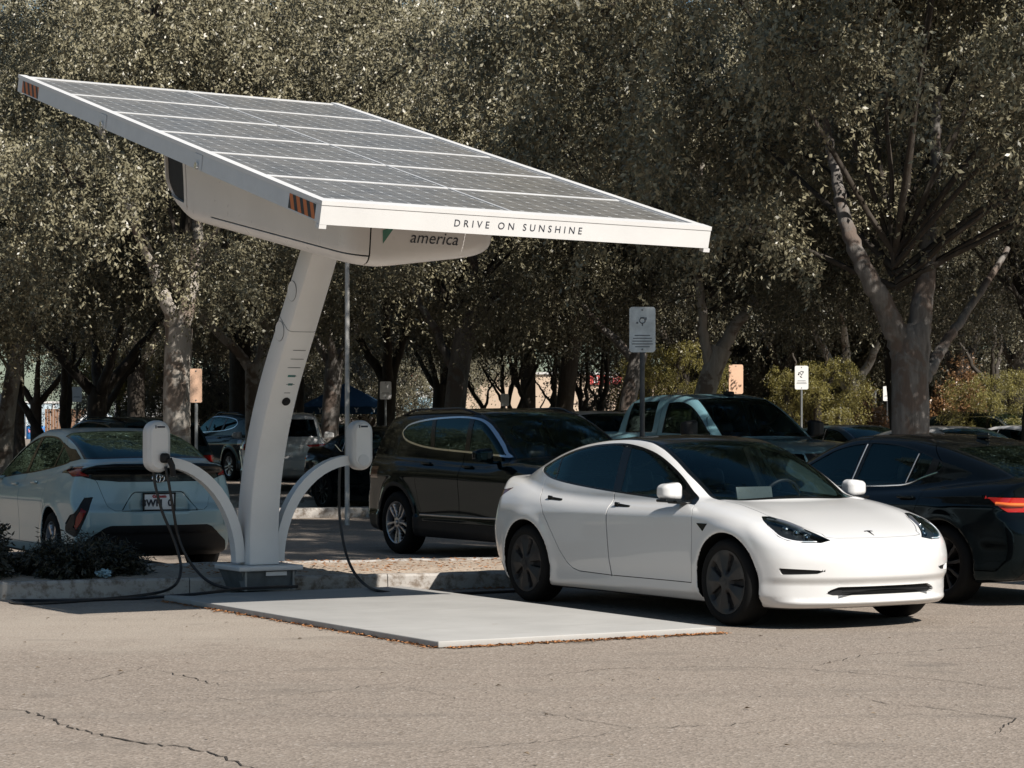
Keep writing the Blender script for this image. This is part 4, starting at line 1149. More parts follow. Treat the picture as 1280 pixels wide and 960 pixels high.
hatch_cfg = dict(spec=HATCH, paint=M['paint_silver'], h=0.022, ws=dict(top=0.15, base=1.36, edge=[(0.0, 0.55), (0.4, 0.60), (0.8, 0.65), (1.4, 0.70)]), rw=hatch_rw,
    dlo=[hatch_dlo], ring=0.014, split=[-0.12], pillars=[(-0.10, 1.0, -0.16, 1.4, 0.045), (-1.02, 1.07, -1.06, 1.3, 0.02)],
    doors=[[(1.02, 0.28), (1.05, 0.6), (1.0, 0.93), (0.5, 1.5), (-0.17, 1.5), (-0.11, 1.0), (-0.10, 0.6), (-0.09, 0.28)],
           [(-0.09, 0.28), (-0.10, 0.6), (-0.11, 1.0), (-0.17, 1.5), (-0.9, 1.5), (-1.3, 1.2), (-1.16, 1.05), (-1.10, 0.85), (-0.98, 0.62), (-0.84, 0.42), (-0.78, 0.28)]],
    handles=[(0.10, 0.90), (-0.68, 0.925)],
    panels=[('quarter_panel', 'side', [(-0.98, 1.335), (-1.287, 1.272), (-1.46, 1.262), (-1.72, 1.168), (-1.45, 1.135), (-1.2, 1.2)], M['black_gloss'], lambda P, N: np.abs(N[:, 1]) > 0.12),
            ('rear_panel', 'rear', [(-0.8, 1.135), (0.45, 1.130), (0.62, 1.115), (0.745, 1.078), (0.80, 1.03), (0.72, 0.995), (0.62, 0.965), (0.40, 0.948), (-0.8, 0.945)], M['black_gloss'], lambda P, N: P[:, 0] < -1.5),
            ('lamp_surround', 'rear', [(0.64, 0.80), (0.72, 0.79), (0.83, 0.62), (0.84, 0.46), (0.81, 0.40), (0.79, 0.41), (0.76, 0.50), (0.70, 0.66)], M['black_plastic'], lambda P, N: P[:, 0] < -1.8),
            ('taillight', 'rear', [(0.715, 0.66), (0.76, 0.69), (0.805, 0.60), (0.815, 0.50), (0.80, 0.46), (0.775, 0.52)], M['tail_red'], lambda P, N: P[:, 0] < -1.8, ['lamp_surround']),
            ('taillight', 'side', [(-1.60, 1.062), (-1.75, 1.092), (-2.00, 1.105), (-2.07, 1.00), (-1.90, 0.995)], M['tail_red'], lambda P, N: (P[:, 0] < -1.4) & (np.abs(P[:, 1]) > 0.45), ['rear_panel', 'body', 'hatch']),
            ('lower_valance', 'rear', [(-0.8, 0.515), (0.50, 0.515), (0.56, 0.49), (0.75, 0.34), (0.80, 0.14), (-0.8, 0.14)], M['black_plastic'], lambda P, N: P[:, 0] < -1.5),
            ('hatch', 'rear', [(-0.8, 0.66), (0.46, 0.66), (0.52, 0.70), (0.60, 0.94), (0.63, 0.975), (0.40, 0.950), (-0.8, 0.946)], M['paint_silver'], lambda P, N: P[:, 0] < -1.5),
            ('plate_bay', 'rear', [(-0.5, 0.655), (0.40, 0.655), (0.385, 0.68), (0.27, 0.83), (0.24, 0.848), (-0.5, 0.848)], M['paint_silver'], lambda P, N: P[:, 0] < -1.9, ['hatch', 'body'], 0.009),
            ('headlight', 'side', [(1.7, 0.80), (2.1, 0.70), (2.3, 0.5), (2.0, 0.55)], M['lamp_glass'], lambda P, N: (P[:, 0] > 1.6) & (np.abs(P[:, 1]) > 0.4))],
    side_glass=M['glass_dark'], seat_x=[0.05, -0.85], mirror=(0.85, 0.95, 1.0), wheel='five', rim=0.215, rim_mats=(M['alloy'], M['seal'], M['alloy']))
def build_hatch():
    x, y, r = POSE['hatch']
    car, fn, sh = build_car(hatch_cfg, (x, y, 0), r, 'silver hatchback seen from behind, parked in the canopy shade beyond the left charger')
    number_plate(car, (-2.238, 0.0, 0.745), 0, [('8WH  01', 0.092, -0.014, M['ink']), ('California', 0.034, 0.054, M['red_ink'])], 0.31, 0.155)
    # oval chrome emblem: three crossing ellipses
    c0 = Vector(on(fn, (-2.3, 0.0, 0.985), 0.006)); n = Vector(normal_at(fn, c0)); t = Vector((0, 1, 0)); u = n.cross(t).normalized()
    if u.z < 0: u = -u
    m = MB()
    for a, b, oz in ((0.062, 0.042, 0), (0.020, 0.040, 0), (0.042, 0.016, 0.020)):
        m.tube([c0 + t * a * math.cos(k) + u * (b * math.sin(k) + oz) for k in np.linspace(0, 2 * PI, 29)], 0.005, 6, cap=False)
    m.build('emblem', M['chrome'], car)
    return car, fn
white_car = build_white((1.645, 20.43, 0), -1.0195)
sedan_car, sedan_fn = build_sedan()
suv_car, suv_fn = build_suv()
pickup_car, pickup_fn = build_pickup()
hatch_car, hatch_fn = build_hatch()
HEAD_A, HEAD_B = -1.0195, PI - 1.0195
def car_copy(src, loc, rz, label, paint_m, scale=(1, 1, 1), tail=None):
    c = copy_tree(src)
    c.location = loc; c.rotation_euler = (0, 0, rz); c.scale = scale
    c['label'] = label
    repaint(c, paint_m)
    if tail:
        for ch in kids(c):
            if ch.name.startswith('taillight'):
                ch.material_slots[0].link = 'OBJECT'; ch.material_slots[0].material = tail
    return c
car_copy(sedan_car, (-1.75, 41.2, 0), HEAD_A, 'black sedan with silver wheels, beyond the right charger in front of the blue tent', M['paint_black'])
car_copy(suv_car, (-6.95, 62.5, 0), HEAD_B, 'dark green SUV facing left, seen between the left charger and the column', M['paint_green'])
car_copy(suv_car, (-5.06, 54.4, 0), PI / 2 + 0.10, 'white SUV seen from behind, just right of the charging column', M['paint_white'], tail=M['red_lens'])
car_copy(suv_car, (-6.9, 43.0, 0), HEAD_B, 'dark grey car with low sloping roof, beyond the silver hatchback', M['paint_grey'], (1, 1, 0.94), tail=M['red_lens'])
car_copy(suv_car, (1.65, 42.2, 0), HEAD_A, 'white SUV with roof rails, mostly hidden between black SUV and pickup', M['paint_white'])
car_copy(sedan_car, (-4.6, 60, 0), HEAD_A, 'dark car far off behind the black sedan and under the tent', M['paint_grey'])
car_copy(sedan_car, (9.3, 45.0, 0), HEAD_B, 'white sedan at the right edge beyond the black sedan roof', M['paint_white'])
car_copy(sedan_car, (7.3, 40.5, 0), HEAD_A, 'white sedan with roof fin, right of the big tree trunk', M['paint_white'])
car_copy(suv_car, (11.0, 54.0, 0), HEAD_A, 'dark SUV far off at the right edge behind two white cars', M['paint_green'])
car_copy(sedan_car, (6.6, 47.0, 0), HEAD_A, 'blue car roof low between the pickup and the big tree trunk', M['paint_blue'])
# ----------------------------------------------------------------------------
# the solar charging canopy: local x runs along its width, local y away from the road
# ----------------------------------------------------------------------------
ST0 = Vector((-2.27, 21.95, 0.0)); ST_RZ = R(30)
CU = Vector((math.cos(ST_RZ), math.sin(ST_RZ), 0)); CV = Vector((-math.sin(ST_RZ), math.cos(ST_RZ), 0))
def st_local(p):
    d = Vector(p) - ST0
    return Vector((d.dot(CU), d.dot(CV), d.z))
def pixw(px, py, Y):                      # a point of the photograph at a known distance
    return Vector(((px - 640) / 3072 * Y, Y, 1.6 - (py - 520) / 3072 * Y))

CA = st_local((-1.345, 17.36, 0))         # near left corner of the canopy
CW, CL, CTILT, CROLL, CZ = 3.305, 6.55, 0.256, -0.017, 3.114
def cp(a, s, d=0.0):
    """point of the canopy: a across, s up the slope (ground length), d below the top face"""
    return Vector((CA.x + a, CA.y + s + d * CTILT * 0.97, CZ + s * CTILT + a * CROLL - d * 0.97))

def solar_mat():
    k = NT('solar_cells')
    uv = k.n('ShaderNodeUVMap').outputs[0]
    sep = k.n('ShaderNodeSeparateXYZ'); k.put(sep, 0, uv)
    fx = k.math('FRACT', k.math('DIVIDE', sep.outputs[0], 0.1555)); fy = k.math('FRACT', k.math('DIVIDE', sep.outputs[1], 0.1555))
    ax = k.math('ABSOLUTE', k.math('SUBTRACT', fx, 0.5)); ay = k.math('ABSOLUTE', k.math('SUBTRACT', fy, 0.5))
    dia = k.math('GREATER_THAN', k.math('ADD', ax, ay), 0.885)
    edge = k.math('GREATER_THAN', k.math('MAXIMUM', ax, ay), 0.486)
    bus = k.math('LESS_THAN', k.math('ABSOLUTE', k.math('SUBTRACT', k.math('FRACT', k.math('MULTIPLY', fx, 4.0)), 0.5)), 0.045)
    m = k.math('MAXIMUM', dia, k.math('MAXIMUM', k.math('MULTIPLY', edge, 0.75), k.math('MULTIPLY', bus, 0.30)))
    n = k.noise(k.coord('Object'), 1.2, 4)
    cell = k.ramp(n, [(0.3, (0.036, 0.036, 0.035)), (0.7, (0.058, 0.056, 0.052))])
    base = k.mix(m, cell, (0.55, 0.57, 0.58))
    dust = k.mix(k.math('MULTIPLY', k.noise(k.coord('Object'), 5.0, 6), 0.50), base, (0.40, 0.365, 0.31))
    rg = k.math('MULTIPLY_ADD', n, 0.15, 0.22)
    return k.done(k.pbsdf(base=dust, rough=rg, spec=0.32))
def hazard_mat():
    k = NT('hazard_stripes')
    uv = k.n('ShaderNodeUVMap').outputs[0]
    sep = k.n('ShaderNodeSeparateXYZ'); k.put(sep, 0, uv)
    t = k.math('FRACT', k.math('DIVIDE', k.math('SUBTRACT', sep.outputs[0], k.math('MULTIPLY', sep.outputs[1], 0.50)), 0.118))
    st = k.math('GREATER_THAN', t, 0.48)
    base = k.mix(st, (0.008, 0.008, 0.008), (0.55, 0.14, 0.02))
    return k.done(k.pbsdf(base=base, rough=0.45))
M['solar'] = solar_mat()
M['hazard'] = hazard_mat()
M['white_metal'] = plain('white_coated_metal', (0.67, 0.66, 0.645), 0.38, var=0.05, scale=2)
M['column_white'] = plain('column_white', (0.80, 0.79, 0.77), 0.34, var=0.05, scale=2)
M['housing'] = plain('white_housing', (0.80, 0.775, 0.75), 0.30, var=0.06, scale=1.5)
M['grey_rail'] = plain('pale_grey_rail', (0.60, 0.62, 0.63), 0.4, var=0.05)
M['pad'] = None
M['dark_steel'] = plain('dark_steel', (0.13, 0.145, 0.15), 0.55, metal=0.2, var=0.35)
M['cable'] = plain('black_cable', (0.010, 0.010, 0.011), 0.45)
M['print_grey'] = plain('grey_print', (0.26, 0.26, 0.265), 0.6)
M['teal_ink'] = plain('teal_ink', (0.05, 0.20, 0.18), 0.5)
M['green_ink'] = plain('green_ink', (0.07, 0.22, 0.16), 0.5)
M['panel_white'] = plain('panel_frame_white', (0.68, 0.68, 0.68), 0.4)

def pad_mat():
    k = NT('painted_ballast_plate')
    v = k.coord('Object')
    n = k.noise(v, 1.3, 6, 0.65); n2 = k.noise(v, 14, 5, 0.7); n3 = k.noise(v, 60, 2)
    c = k.ramp(n, [(0.25, (0.33, 0.322, 0.305)), (0.55, (0.385, 0.375, 0.355)), (0.8, (0.43, 0.42, 0.40))])
    c = k.mix(k.ramp(n2, [(0.60, (0, 0, 0)), (0.72, (0.5, 0.5, 0.5))]), c, (0.34, 0.31, 0.27))
    sc = k.noise(k.coord('Object', (0.7, 7.0, 1)), 1.0, 6, 0.7)
    c = k.mix(k.ramp(sc, [(0.56, (0, 0, 0)), (0.74, (0.38, 0.38, 0.38))]), c, (0.20, 0.19, 0.175))
    sp = k.noise(v, 3.2, 5, 0.6)
    c = k.mix(k.ramp(sp, [(0.68, (0, 0, 0)), (0.73, (0.5, 0.5, 0.5))]), c, (0.24, 0.19, 0.14))
    return k.done(k.pbsdf(base=c, rough=0.7, spec=0.3, normal=k.bump(n3, 0.15, 0.004)))
M['pad'] = pad_mat()

def uvquad(name, pts, uvs, mat, parent):
    me = bpy.data.meshes.new(name)
    me.from_pydata([tuple(p) for p in pts], [], [tuple(range(len(pts)))])
    ul = me.uv_layers.new(name='UVMap')
    for i, q in enumerate(uvs): ul.data[i].uv = q
    me.materials.append(mat)
    return link(bpy.data.objects.new(name, me), parent)

def uvslab(name, pts, uvs, nrm, thick, mat, parent):
    """thin slab: outer face carries the pattern"""
    n = len(pts)
    back = [p - nrm * thick for p in pts]
    me = bpy.data.meshes.new(name)
    fs = [tuple(range(n))] + [(i, n + i, n + (i + 1) % n, (i + 1) % n) for i in range(n)] + [tuple(range(2 * n - 1, n - 1, -1))]
    me.from_pydata([tuple(p) for p in pts + back], [], fs)
    ul = me.uv_layers.new(name='UVMap')
    for poly in me.polygons:
        for li, vi in zip(poly.loop_indices, poly.vertices): ul.data[li].uv = uvs[vi % n]
    me.materials.append(mat)
    return link(bpy.data.objects.new(name, me), parent)

def build_station():
    st = empty('charging_canopy', ST0, ST_RZ, 'white solar charging canopy with dark panels on a leaning column and flat base plate', 'charging station')
    e_s = (cp(0, 1) - cp(0, 0)).normalized(); e_a = (cp(1, 0) - cp(0, 0)).normalized(); nrm = e_a.cross(e_s).normalized()
    Ls = (cp(0, CL) - cp(0, 0)).length
    def C(a, l, d=0.0): return cp(0, 0) + e_a * a + e_s * l - nrm * d
    # frame rails
    TH = 0.148
    def bar(name, a0, a1, l0, l1, d0, d1, mat, parent=st, bev=0.0):
        m = MB()
        vs = [C(a, l, d) for a in (a0, a1) for l in (l0, l1) for d in (d0, d1)]
        m.add(vs, [(0, 1, 3, 2), (4, 6, 7, 5), (0, 4, 5, 1), (2, 3, 7, 6), (0, 2, 6, 4), (1, 5, 7, 3)])
        return m.build(name, mat, parent, smooth=0)
    fr = bar('front_rail', -0.01, CW + 0.01, -0.03, 0.03, 0.020, TH + 0.01, M['white_metal'])
    bar('rail_cap', -0.012, CW + 0.012, -0.034, 0.10, -0.012, 0.0185, M['white_metal'], fr)
    for a in (0.0, CW - 0.02): bar('rail_tab', a - 0.012, a + 0.045, -0.032, 0.028, TH + 0.0115, TH + 0.04, M['white_metal'], fr)
    bar('rear_rail', 0, CW, Ls - 0.06, Ls, 0.0, TH, M['white_metal'])
    lr = bar('side_rail', -0.005, 0.05, 0.031, Ls - 0.061, 0.022, TH, M['grey_rail'])
    bar('rail_cap', -0.009, 0.07, 0.102, Ls, -0.010, 0.021, M['white_metal'], lr)
    rr = bar('side_rail', CW - 0.05, CW + 0.005, 0.031, Ls - 0.061, 0.022, TH, M['grey_rail'])
    bar('rail_cap', CW - 0.07, CW + 0.009, 0.102, Ls, -0.010, 0.021, M['white_metal'], rr)
    for f in (0.335, 0.655):
        l = Ls * f
        br = bar('rail_bracket', -0.013, -0.0055, l - 0.075, l + 0.075, 0.024, TH - 0.01, M['grey_rail'], lr)
        m = MB(); c = C(-0.02, l, 0.11)
        m.tube([C(-0.03, l, 0.115), C(0.0, l, 0.115)], 0.028, 14); m.build('bolt', M['chrome'], lr)
        bar('cross_beam', 0.052, CW - 0.052, l - 0.05, l + 0.05, 0.055, TH - 0.01, M['grey_rail'])
    for a in (0.75, CW / 2, CW - 0.75):
        bar('purlin', a - 0.04, a + 0.04, 0.031, Ls - 0.061, 0.055, 0.12, M['grey_rail']) if abs(a - CW / 2) > 2 else None
    # hazard stickers
    for (l0, l1) in ((0.07, 0.53), (Ls - 0.60, Ls - 0.14)):
        P4 = [C(-0.0062, l0, 0.138), C(-0.0062, l1, 0.138), C(-0.0062, l1, 0.030), C(-0.0062, l0, 0.030)]
        P4 = P4[::-1]
        uvslab('hazard_sticker', P4, [(l0, 0.13), (l1, 0.13), (l1, 0.0), (l0, 0.0)], -e_a, 0.001, M['hazard'], lr)
    # twelve panels in two columns
    rows, cols = 6, 2
    l0, l1 = 0.105, Ls - 0.065; a0, a1 = 0.072, CW - 0.072
    pw = (a1 - a0) / cols; ph = (l1 - l0) / rows
    for i in range(rows):
        for j in range(cols):
            x0, x1 = a0 + j * pw + 0.004, a0 + (j + 1) * pw - 0.004
            y0, y1 = l0 + i * ph + 0.006, l0 + (i + 1) * ph - 0.006
            m = MB()
            W = 0.015
            for (p0, p1, q0, q1) in ((x0, x1, y0, y0 + W), (x0, x1, y1 - W, y1), (x0, x0 + W * 0.55, y0 + W, y1 - W), (x1 - W * 0.55, x1, y0 + W, y1 - W)):
                vs = [C(a, l, d) for a in (p0, p1) for l in (q0, q1) for d in (0.002, 0.042)]
                m.add(vs, [(0, 1, 3, 2), (4, 6, 7, 5), (0, 4, 5, 1), (2, 3, 7, 6), (0, 2, 6, 4), (1, 5, 7, 3)])
            f = m.build('solar_panel', M['panel_white'], st, smooth=0)
            c = [(x0 + W * 0.55, y0 + W), (x1 - W * 0.55, y0 + W), (x1 - W * 0.55, y1 - W), (x0 + W * 0.55, y1 - W)]
            uvslab('solar_cells', [C(a, l, 0.007) for a, l in c], [(a - x0 + 0.02, l - y0) for a, l in c], nrm, 0.03, M['solar'], f)
    # lettering on the front rail
    fn_ = -e_s
    rotf = Matrix((e_a, nrm, fn_)).transposed().to_euler()
    t = text_obj('lettering', 'DRIVE ON SUNSHINE', 0.074, M['ink'], fr, align='CENTER', spacing=1.66, extrude=0.001)
    t.location = C(CW * 0.487, -0.0312, 0.088); t.rotation_euler = rotf
    # battery housing: a hull that hangs under the panels
    hs0, hs1, ha0, ha1 = 0.78, 4.80, 0.64, 1.98
    def hull(x, y, z):
        a = x - CA.x; s = y - CA.y
        dep = (CZ + s * CTILT + a * CROLL) - z
        db = 0.60 + 0.080 * (s - hs0) - 0.13 * np.maximum(0, a - 0.9) / 0.9
        db = db - 0.55 * np.maximum(0, s - (hs1 - 0.75)) ** 2 / 0.75 - 0.25 * np.maximum(0, ha0 + 0.10 - a) 
        side = np.maximum(ha0 + 0.05 * dep - a, a - ha1 + 0.10 * dep)
        ends = np.maximum(hs0 + 0.10 * dep - s, s - hs1 + 0.02 * dep)
        d = smax(side, ends, 0.30)
        d = smax(d, dep - db, 0.12)
        return np.maximum(d, 0.06 - dep)
    x0 = CA.x; y0 = CA.y
    sh = Shell(hull, (x0 + 0.5, y0 + 0.5, 2.2), (x0 + 2.9, y0 + 5.5, 4.6), 0.04)
    sh.region('vent', lambda P: poly_sdf(rounded([(4.10, 0.30), (4.10, 0.72), (4.16, 0.78), (4.54, 0.76), (4.60, 0.70), (4.60, 0.30), (4.54, 0.24), (4.16, 0.24)], 4), P[:, 1] - CA.y, CZ + (P[:, 1] - CA.y) * CTILT - P[:, 2]), lambda P, N: N[:, 0] < -0.4, ring=0.05, ring_name='vent_frame')
    mk = lambda P, N: (P[:, 1] < CA.y + 1.6) & (N[:, 1] < -0.05)
    sh.cut(lambda P: P[:, 0] - CA.x - 0.81, mk)
    sh.region('seam', lambda P: np.abs(P[:, 0] - CA.x - 0.81) - 0.005, mk, only=['body'])
    lowf = lambda P: (CZ + (P[:, 1] - CA.y) * CTILT - P[:, 2]) - 0.60 - 0.080 * (P[:, 1] - CA.y - hs0) + 0.075
    sh.cut(lowf, lambda P, N: P[:, 0] < CA.x + 0.9)
    sh.region('seam', lambda P: np.abs(lowf(P)) - 0.006, lambda P, N: (P[:, 0] < CA.x + 0.81) & (P[:, 1] < CA.y + 3.6), only=['body'])
    ho = sh.part('battery_housing', ['body'], M['housing'], st, flange=0.02)
    sh.part('housing_seam', ['seam'], M['seal'], ho, offset=-0.012, flange=0)
    sh.part('vent_window', ['vent'], M['black_plastic'], ho, offset=-0.02, flange=0)
    sh.part('vent_frame', ['vent_frame'], M['housing'], ho, offset=0.006, flange=0.03)
    # housing lettering
    def hon(a, z, off=0.002):
        q = nearest_on(hull, (CA.x + a, CA.y + hs0 + 0.05, z)); n = normal_at(hull, q)
        return Vector(q) + Vector(n) * off, Vector(n)
    t = text_obj('lettering', 'america', 0.130, M['ink'], ho, shear=0.25, align='CENTER', spacing=1.02, extrude=0.0)
    inv_x = 1.335
    me = t.data
    co3 = np.zeros(len(me.vertices) * 3); me.vertices.foreach_get('co', co3); co3 = co3.reshape(-1, 3)
    PP = np.stack([CA.x + inv_x + co3[:, 0], np.full(len(co3), CA.y + hs0 + 0.05), 2.952 + co3[:, 1] + CROLL * co3[:, 0]], 1)
    for _ in range(10):          # lay the letters on the curved hull
        f = hull(PP[:, 0], PP[:, 1], PP[:, 2]); g = grad(hull, PP)
        PP -= f[:, None] * g / np.maximum((g * g).sum(1), 0.05)[:, None]
    g = grad(hull, PP); PP += 0.004 * g / np.linalg.norm(g, axis=1, keepdims=True)
    me.vertices.foreach_set('co', PP.astype(np.float32).ravel())
    m = MB()
    pts = [hon(a, z, 0.004)[0] for a, z in ((0.90, 3.00), (0.945, 3.02), (0.985, 3.015), (0.905, 2.90))]
    m.add(pts, [(0, 1, 2, 3)]); m.build('brand_tick', M['green_ink'], ho, smooth=0)
    # leaning column
    col_path = [(0.0, 0.28), (0.0, 0.6), (-0.08, 1.05), (-0.25, 1.50), (-0.51, 1.95), (-0.84, 2.40), (-1.21, 2.90), (-1.46, 3.25)]
    pth = catmull([(0, a, b) for a, b in col_path], 6)
    m = MB(); vs = []; nseg = 12
    for i, p in enumerate(pth):
        f = i / (len(pth) - 1)
        w = 0.150 - 0.022 * f; dv = 0.160 - 0.045 * f; c = 0.035
        tdir = (pth[min(i + 1, len(pth) - 1)] - pth[max(i - 1, 0)]).normalized()
        nv = Vector((0, tdir.z, -tdir.y))
        sec = [(-w, -dv + c), (-w + c * 0.3, -dv + c * 0.3), (-w + c, -dv), (w - c, -dv), (w - c * 0.3, -dv + c * 0.3), (w, -dv + c), (w, dv - c), (w - c * 0.3, dv - c * 0.3), (w - c, dv), (-w + c, dv), (-w + c * 0.3, dv - c * 0.3), (-w, dv - c)]
        vs += [p + Vector((1, 0, 0)) * x + nv * y for x, y in sec]
    fs = []
    for i in range(len(pth) - 1):
        for k in range(nseg):
            fs.append((i * nseg + k, i * nseg + (k + 1) % nseg, (i + 1) * nseg + (k + 1) % nseg, (i + 1) * nseg + k))
    fs.append(tuple(range(nseg - 1, -1, -1)))
    m.add(vs, fs)
    co_ = m.build('column', M['column_white'], st, 40)
    def colp(z, x=0.0, front=True, off=0.002):
        i = min(range(len(pth)), key=lambda q: abs(pth[q].z - z)); p = pth[i]
        f = i / (len(pth) - 1)
        tdir = (pth[min(i + 1, len(pth) - 1)] - pth[max(i - 1, 0)]).normalized(); nv = Vector((0, tdir.z, -tdir.y))
        if front:
            return p - nv * (0.160 - 0.045 * f + off) + Vector((x, 0, 0)), tdir, nv
        return p - Vector((0.150 - 0.022 * f + off, 0, 0)) + nv * x, tdir, nv
    # seam round the upper column, two round covers, push button
    p, td, nv = colp(2.42)
    for tdz, tilt in ((2.42, 0.0),):
        ring = MB(); i = min(range(len(pth)), key=lambda q: abs(pth[q].z - tdz))
        a = [v for v in vs[i * nseg:(i + 1) * nseg]]; cen = pth[i]
        pts = [cen + (v - cen) * 1.002 for v in a]
        ring.tube(pts + [pts[0]], 0.003, 5, cap=False); ring.build('column_seam', M['print_grey'], co_)
    for z in (2.33, 2.62):
        p, td, nv = colp(z, 0.02, False, 0.0)
        d = MB(); d.tube([p + Vector((0.01, 0, 0)), p - Vector((0.006, 0, 0))], 0.085, 28); o = d.build('round_cover', M['column_white'], co_)
        g = MB(); g.tube([p - Vector((0.003, 0, 0)) + (td * math.cos(k) + nv * math.sin(k)) * 0.087 for k in np.linspace(0, 2 * PI, 29)], 0.0022, 5, cap=False); g.build('cover_seam', M['print_grey'], o)
    p, td, nv = colp(1.80, 0.03)
    b = MB(); b.tube([p + nv * 0.02, p - nv * 0.010], 0.038, 20); b.tube([p - nv * 0.0101, p - nv * 0.016], 0.022, 20); b.build('push_button', M['black_plastic'], co_)
    for z, wd, x, mt in ((2.235, 0.17, 0.02, 'ink'), (2.22, 0.14, 0.02, 'ink'), (2.195, 0.13, 0.04, 'ink'), (2.17, 0.035, 0.03, 'ink'), (2.145, 0.16, 0.02, 'ink'), (2.13, 0.15, 0.02, 'ink'), (2.115, 0.17, 0.02, 'ink'), (2.09, 0.15, 0.02, 'ink'), (2.055, 0.07, 0.04, 'ink'), (2.03, 0.10, 0.02, 'teal_ink'), (1.985, 0.06, 0.03, 'teal_ink'), (1.93, 0.11, 0.03, 'ink'), (1.91, 0.08, 0.02, 'ink')):
        p, td, nv = colp(z, x)
        q = MB(); hgt = 0.0035 if mt == 'ink' else 0.011
        wd *= 0.72
        q.add([p - Vector((wd / 2, 0, 0)) - td * hgt, p + Vector((wd / 2, 0, 0)) - td * hgt, p + Vector((wd / 2, 0, 0)) + td * hgt, p - Vector((wd / 2, 0, 0)) + td * hgt], [(0, 1, 2, 3)])
        q.build('instruction_line', M['print_grey' if mt == 'ink' else mt], co_, smooth=0, fix=False)
    # foot
    m = MB(); m.box((0, -0.02, 0.255), (0.62, 0.56, 0.045), bev=0.012); ft = m.build('foot_plate', M['white_metal'], st)
    m = MB()
    m.add([(-0.27, -0.25, 0.232), (0.27, -0.25, 0.232), (0.27, 0.25, 0.232), (-0.27, 0.25, 0.232), (-0.21, -0.20, 0.056), (0.21, -0.20, 0.056), (0.21, 0.20, 0.056), (-0.21, 0.20, 0.056)],
          [(0, 1, 2, 3), (4, 7, 6, 5), (0, 4, 5, 1), (1, 5, 6, 2), (2, 6, 7, 3), (3, 7, 4, 0)])
    m.build('foot_box', M['dark_steel'], st, smooth=0)
    for sx in (-1, 1):
        g = MB(); g.prism([(-0.26, 0.23), (-0.06, 0.23), (-0.20, 0.06), (-0.26, 0.06)], 0.0, 0.02, lambda a, b, h, sx=sx: Vector((sx * (0.22 + h) , a, b)))
        g.build('foot_gusset', M['steel_post'], st, smooth=0)
    m = MB(); m.box((0.06, -0.262, 0.205), (0.20, 0.012, 0.035)); m.build('foot_label', M['white_metal'], ft)
    # ballast plate
    c0 = st_local((-0.506, 16.9, 0)); LP = 5.0
    m = MB(); m.box((c0.x + 1.16, c0.y + LP / 2, 0.027), (2.32, LP, 0.046), bev=0.008)
    m.build('base_plate', M['pad'], st)
    # chargers on curved arms
    for sd in (-1, 1):
        arm = MB(); pts = []
        for k in range(15):
            an = PI / 2 * k / 14
            pts.append(Vector((sd * (0.19 + 0.74 * (1 - math.cos(an))), 0.0, 0.30 + 0.90 * math.sin(an))))
        vs = []
        for i, p in enumerate(pts):
            t = (pts[min(i + 1, 14)] - pts[max(i - 1, 0)]).normalized(); nn = Vector((-t.z, 0, t.x)) * sd
            hw_ = 0.055
            for dx, dy in ((-0.045, -hw_), (0.045, -hw_), (0.045, hw_), (-0.045, hw_)): vs.append(p + nn * dx + Vector((0, dy, 0)))
        fs = []
        for i in range(14):
            for k in range(4): fs.append((i * 4 + k, i * 4 + (k + 1) % 4, (i + 1) * 4 + (k + 1) % 4, (i + 1) * 4 + k))
        fs += [(3, 2, 1, 0), (56, 57, 58, 59)]
        arm.add(vs, fs); arm.build('charger_arm', M['column_white'], st, 40)
        cx = sd * 0.985
        def capsule(r, hh, y0, y1, bev):
            def f(x, y, z):
                dz = np.maximum(np.abs(z - 1.335) - hh, 0)
                d = np.hypot(x - cx, dz) - r
                return smax(d, np.maximum(y0 - y, y - y1), bev)
            return f
        ch = field_obj('charger', capsule(0.108, 0.118, -0.13, 0.03, 0.045), (cx - 0.2, -0.2, 1.05), (cx + 0.2, 0.08, 1.62), 0.012, M['white_metal'], st)
        field_obj('face_plate', capsule(0.080, 0.118, -0.138, -0.09, 0.012), (cx - 0.15, -0.18, 1.08), (cx + 0.15, -0.08, 1.6), 0.010, M['housing'], ch)
        b = MB(); b.box((cx + 0.008, -0.139, 1.505), (0.070, 0.004, 0.016)); b.box((cx - 0.040, -0.139, 1.505), (0.010, 0.004, 0.026)); b.build('maker_mark', M['ink'], ch)
        if sd < 0:
            b = MB(); b.box((cx + 0.035, -0.16, 1.235), (0.085, 0.06, 0.085), bev=0.025); b.tube([(cx + 0.06, -0.19, 1.23), (cx + 0.085, -0.20, 1.17), (cx + 0.10, -0.19, 1.08)], 0.026, 10); b.build('plug', M['black_plastic'], ch)
        else:
            b = MB(); b.tube([(cx, -0.137, 1.20), (cx, -0.144, 1.20)], 0.052, 24); b.build('plug_holder', M['white_metal'], ch)
    def cable(pts, name='charging_cable', r=0.0135):
        m = MB(); m.tube(catmull([st_local(p) for p in pts], 10), r, 8)
        return m.build(name, M['cable'], st)
    Yc = 21.45
    W = pixw
    def gp(px, py, z=0.015):     # a point lying on the ground
        Y = (1.6 - z) * 3072 / (py - 520); return Vector(((px - 640) / 3072 * Y, Y, z))
    cable([W(192, 586, Yc), W(194, 606, Yc), W(203, 640, Yc), W(215, 668, Yc), W(223, 692, Yc - 0.02), W(226, 712, Yc - 0.06), W(219, 731, 21.2), gp(196, 741, 0.05), gp(140, 748), gp(70, 753), gp(25, 754), gp(14, 751.5), gp(24, 750.5), gp(90, 750.5), gp(170, 748), gp(250, 742, 0.07), W(300, 736, 21.3), W(340, 734, 21.3), W(372, 733, 21.4)])
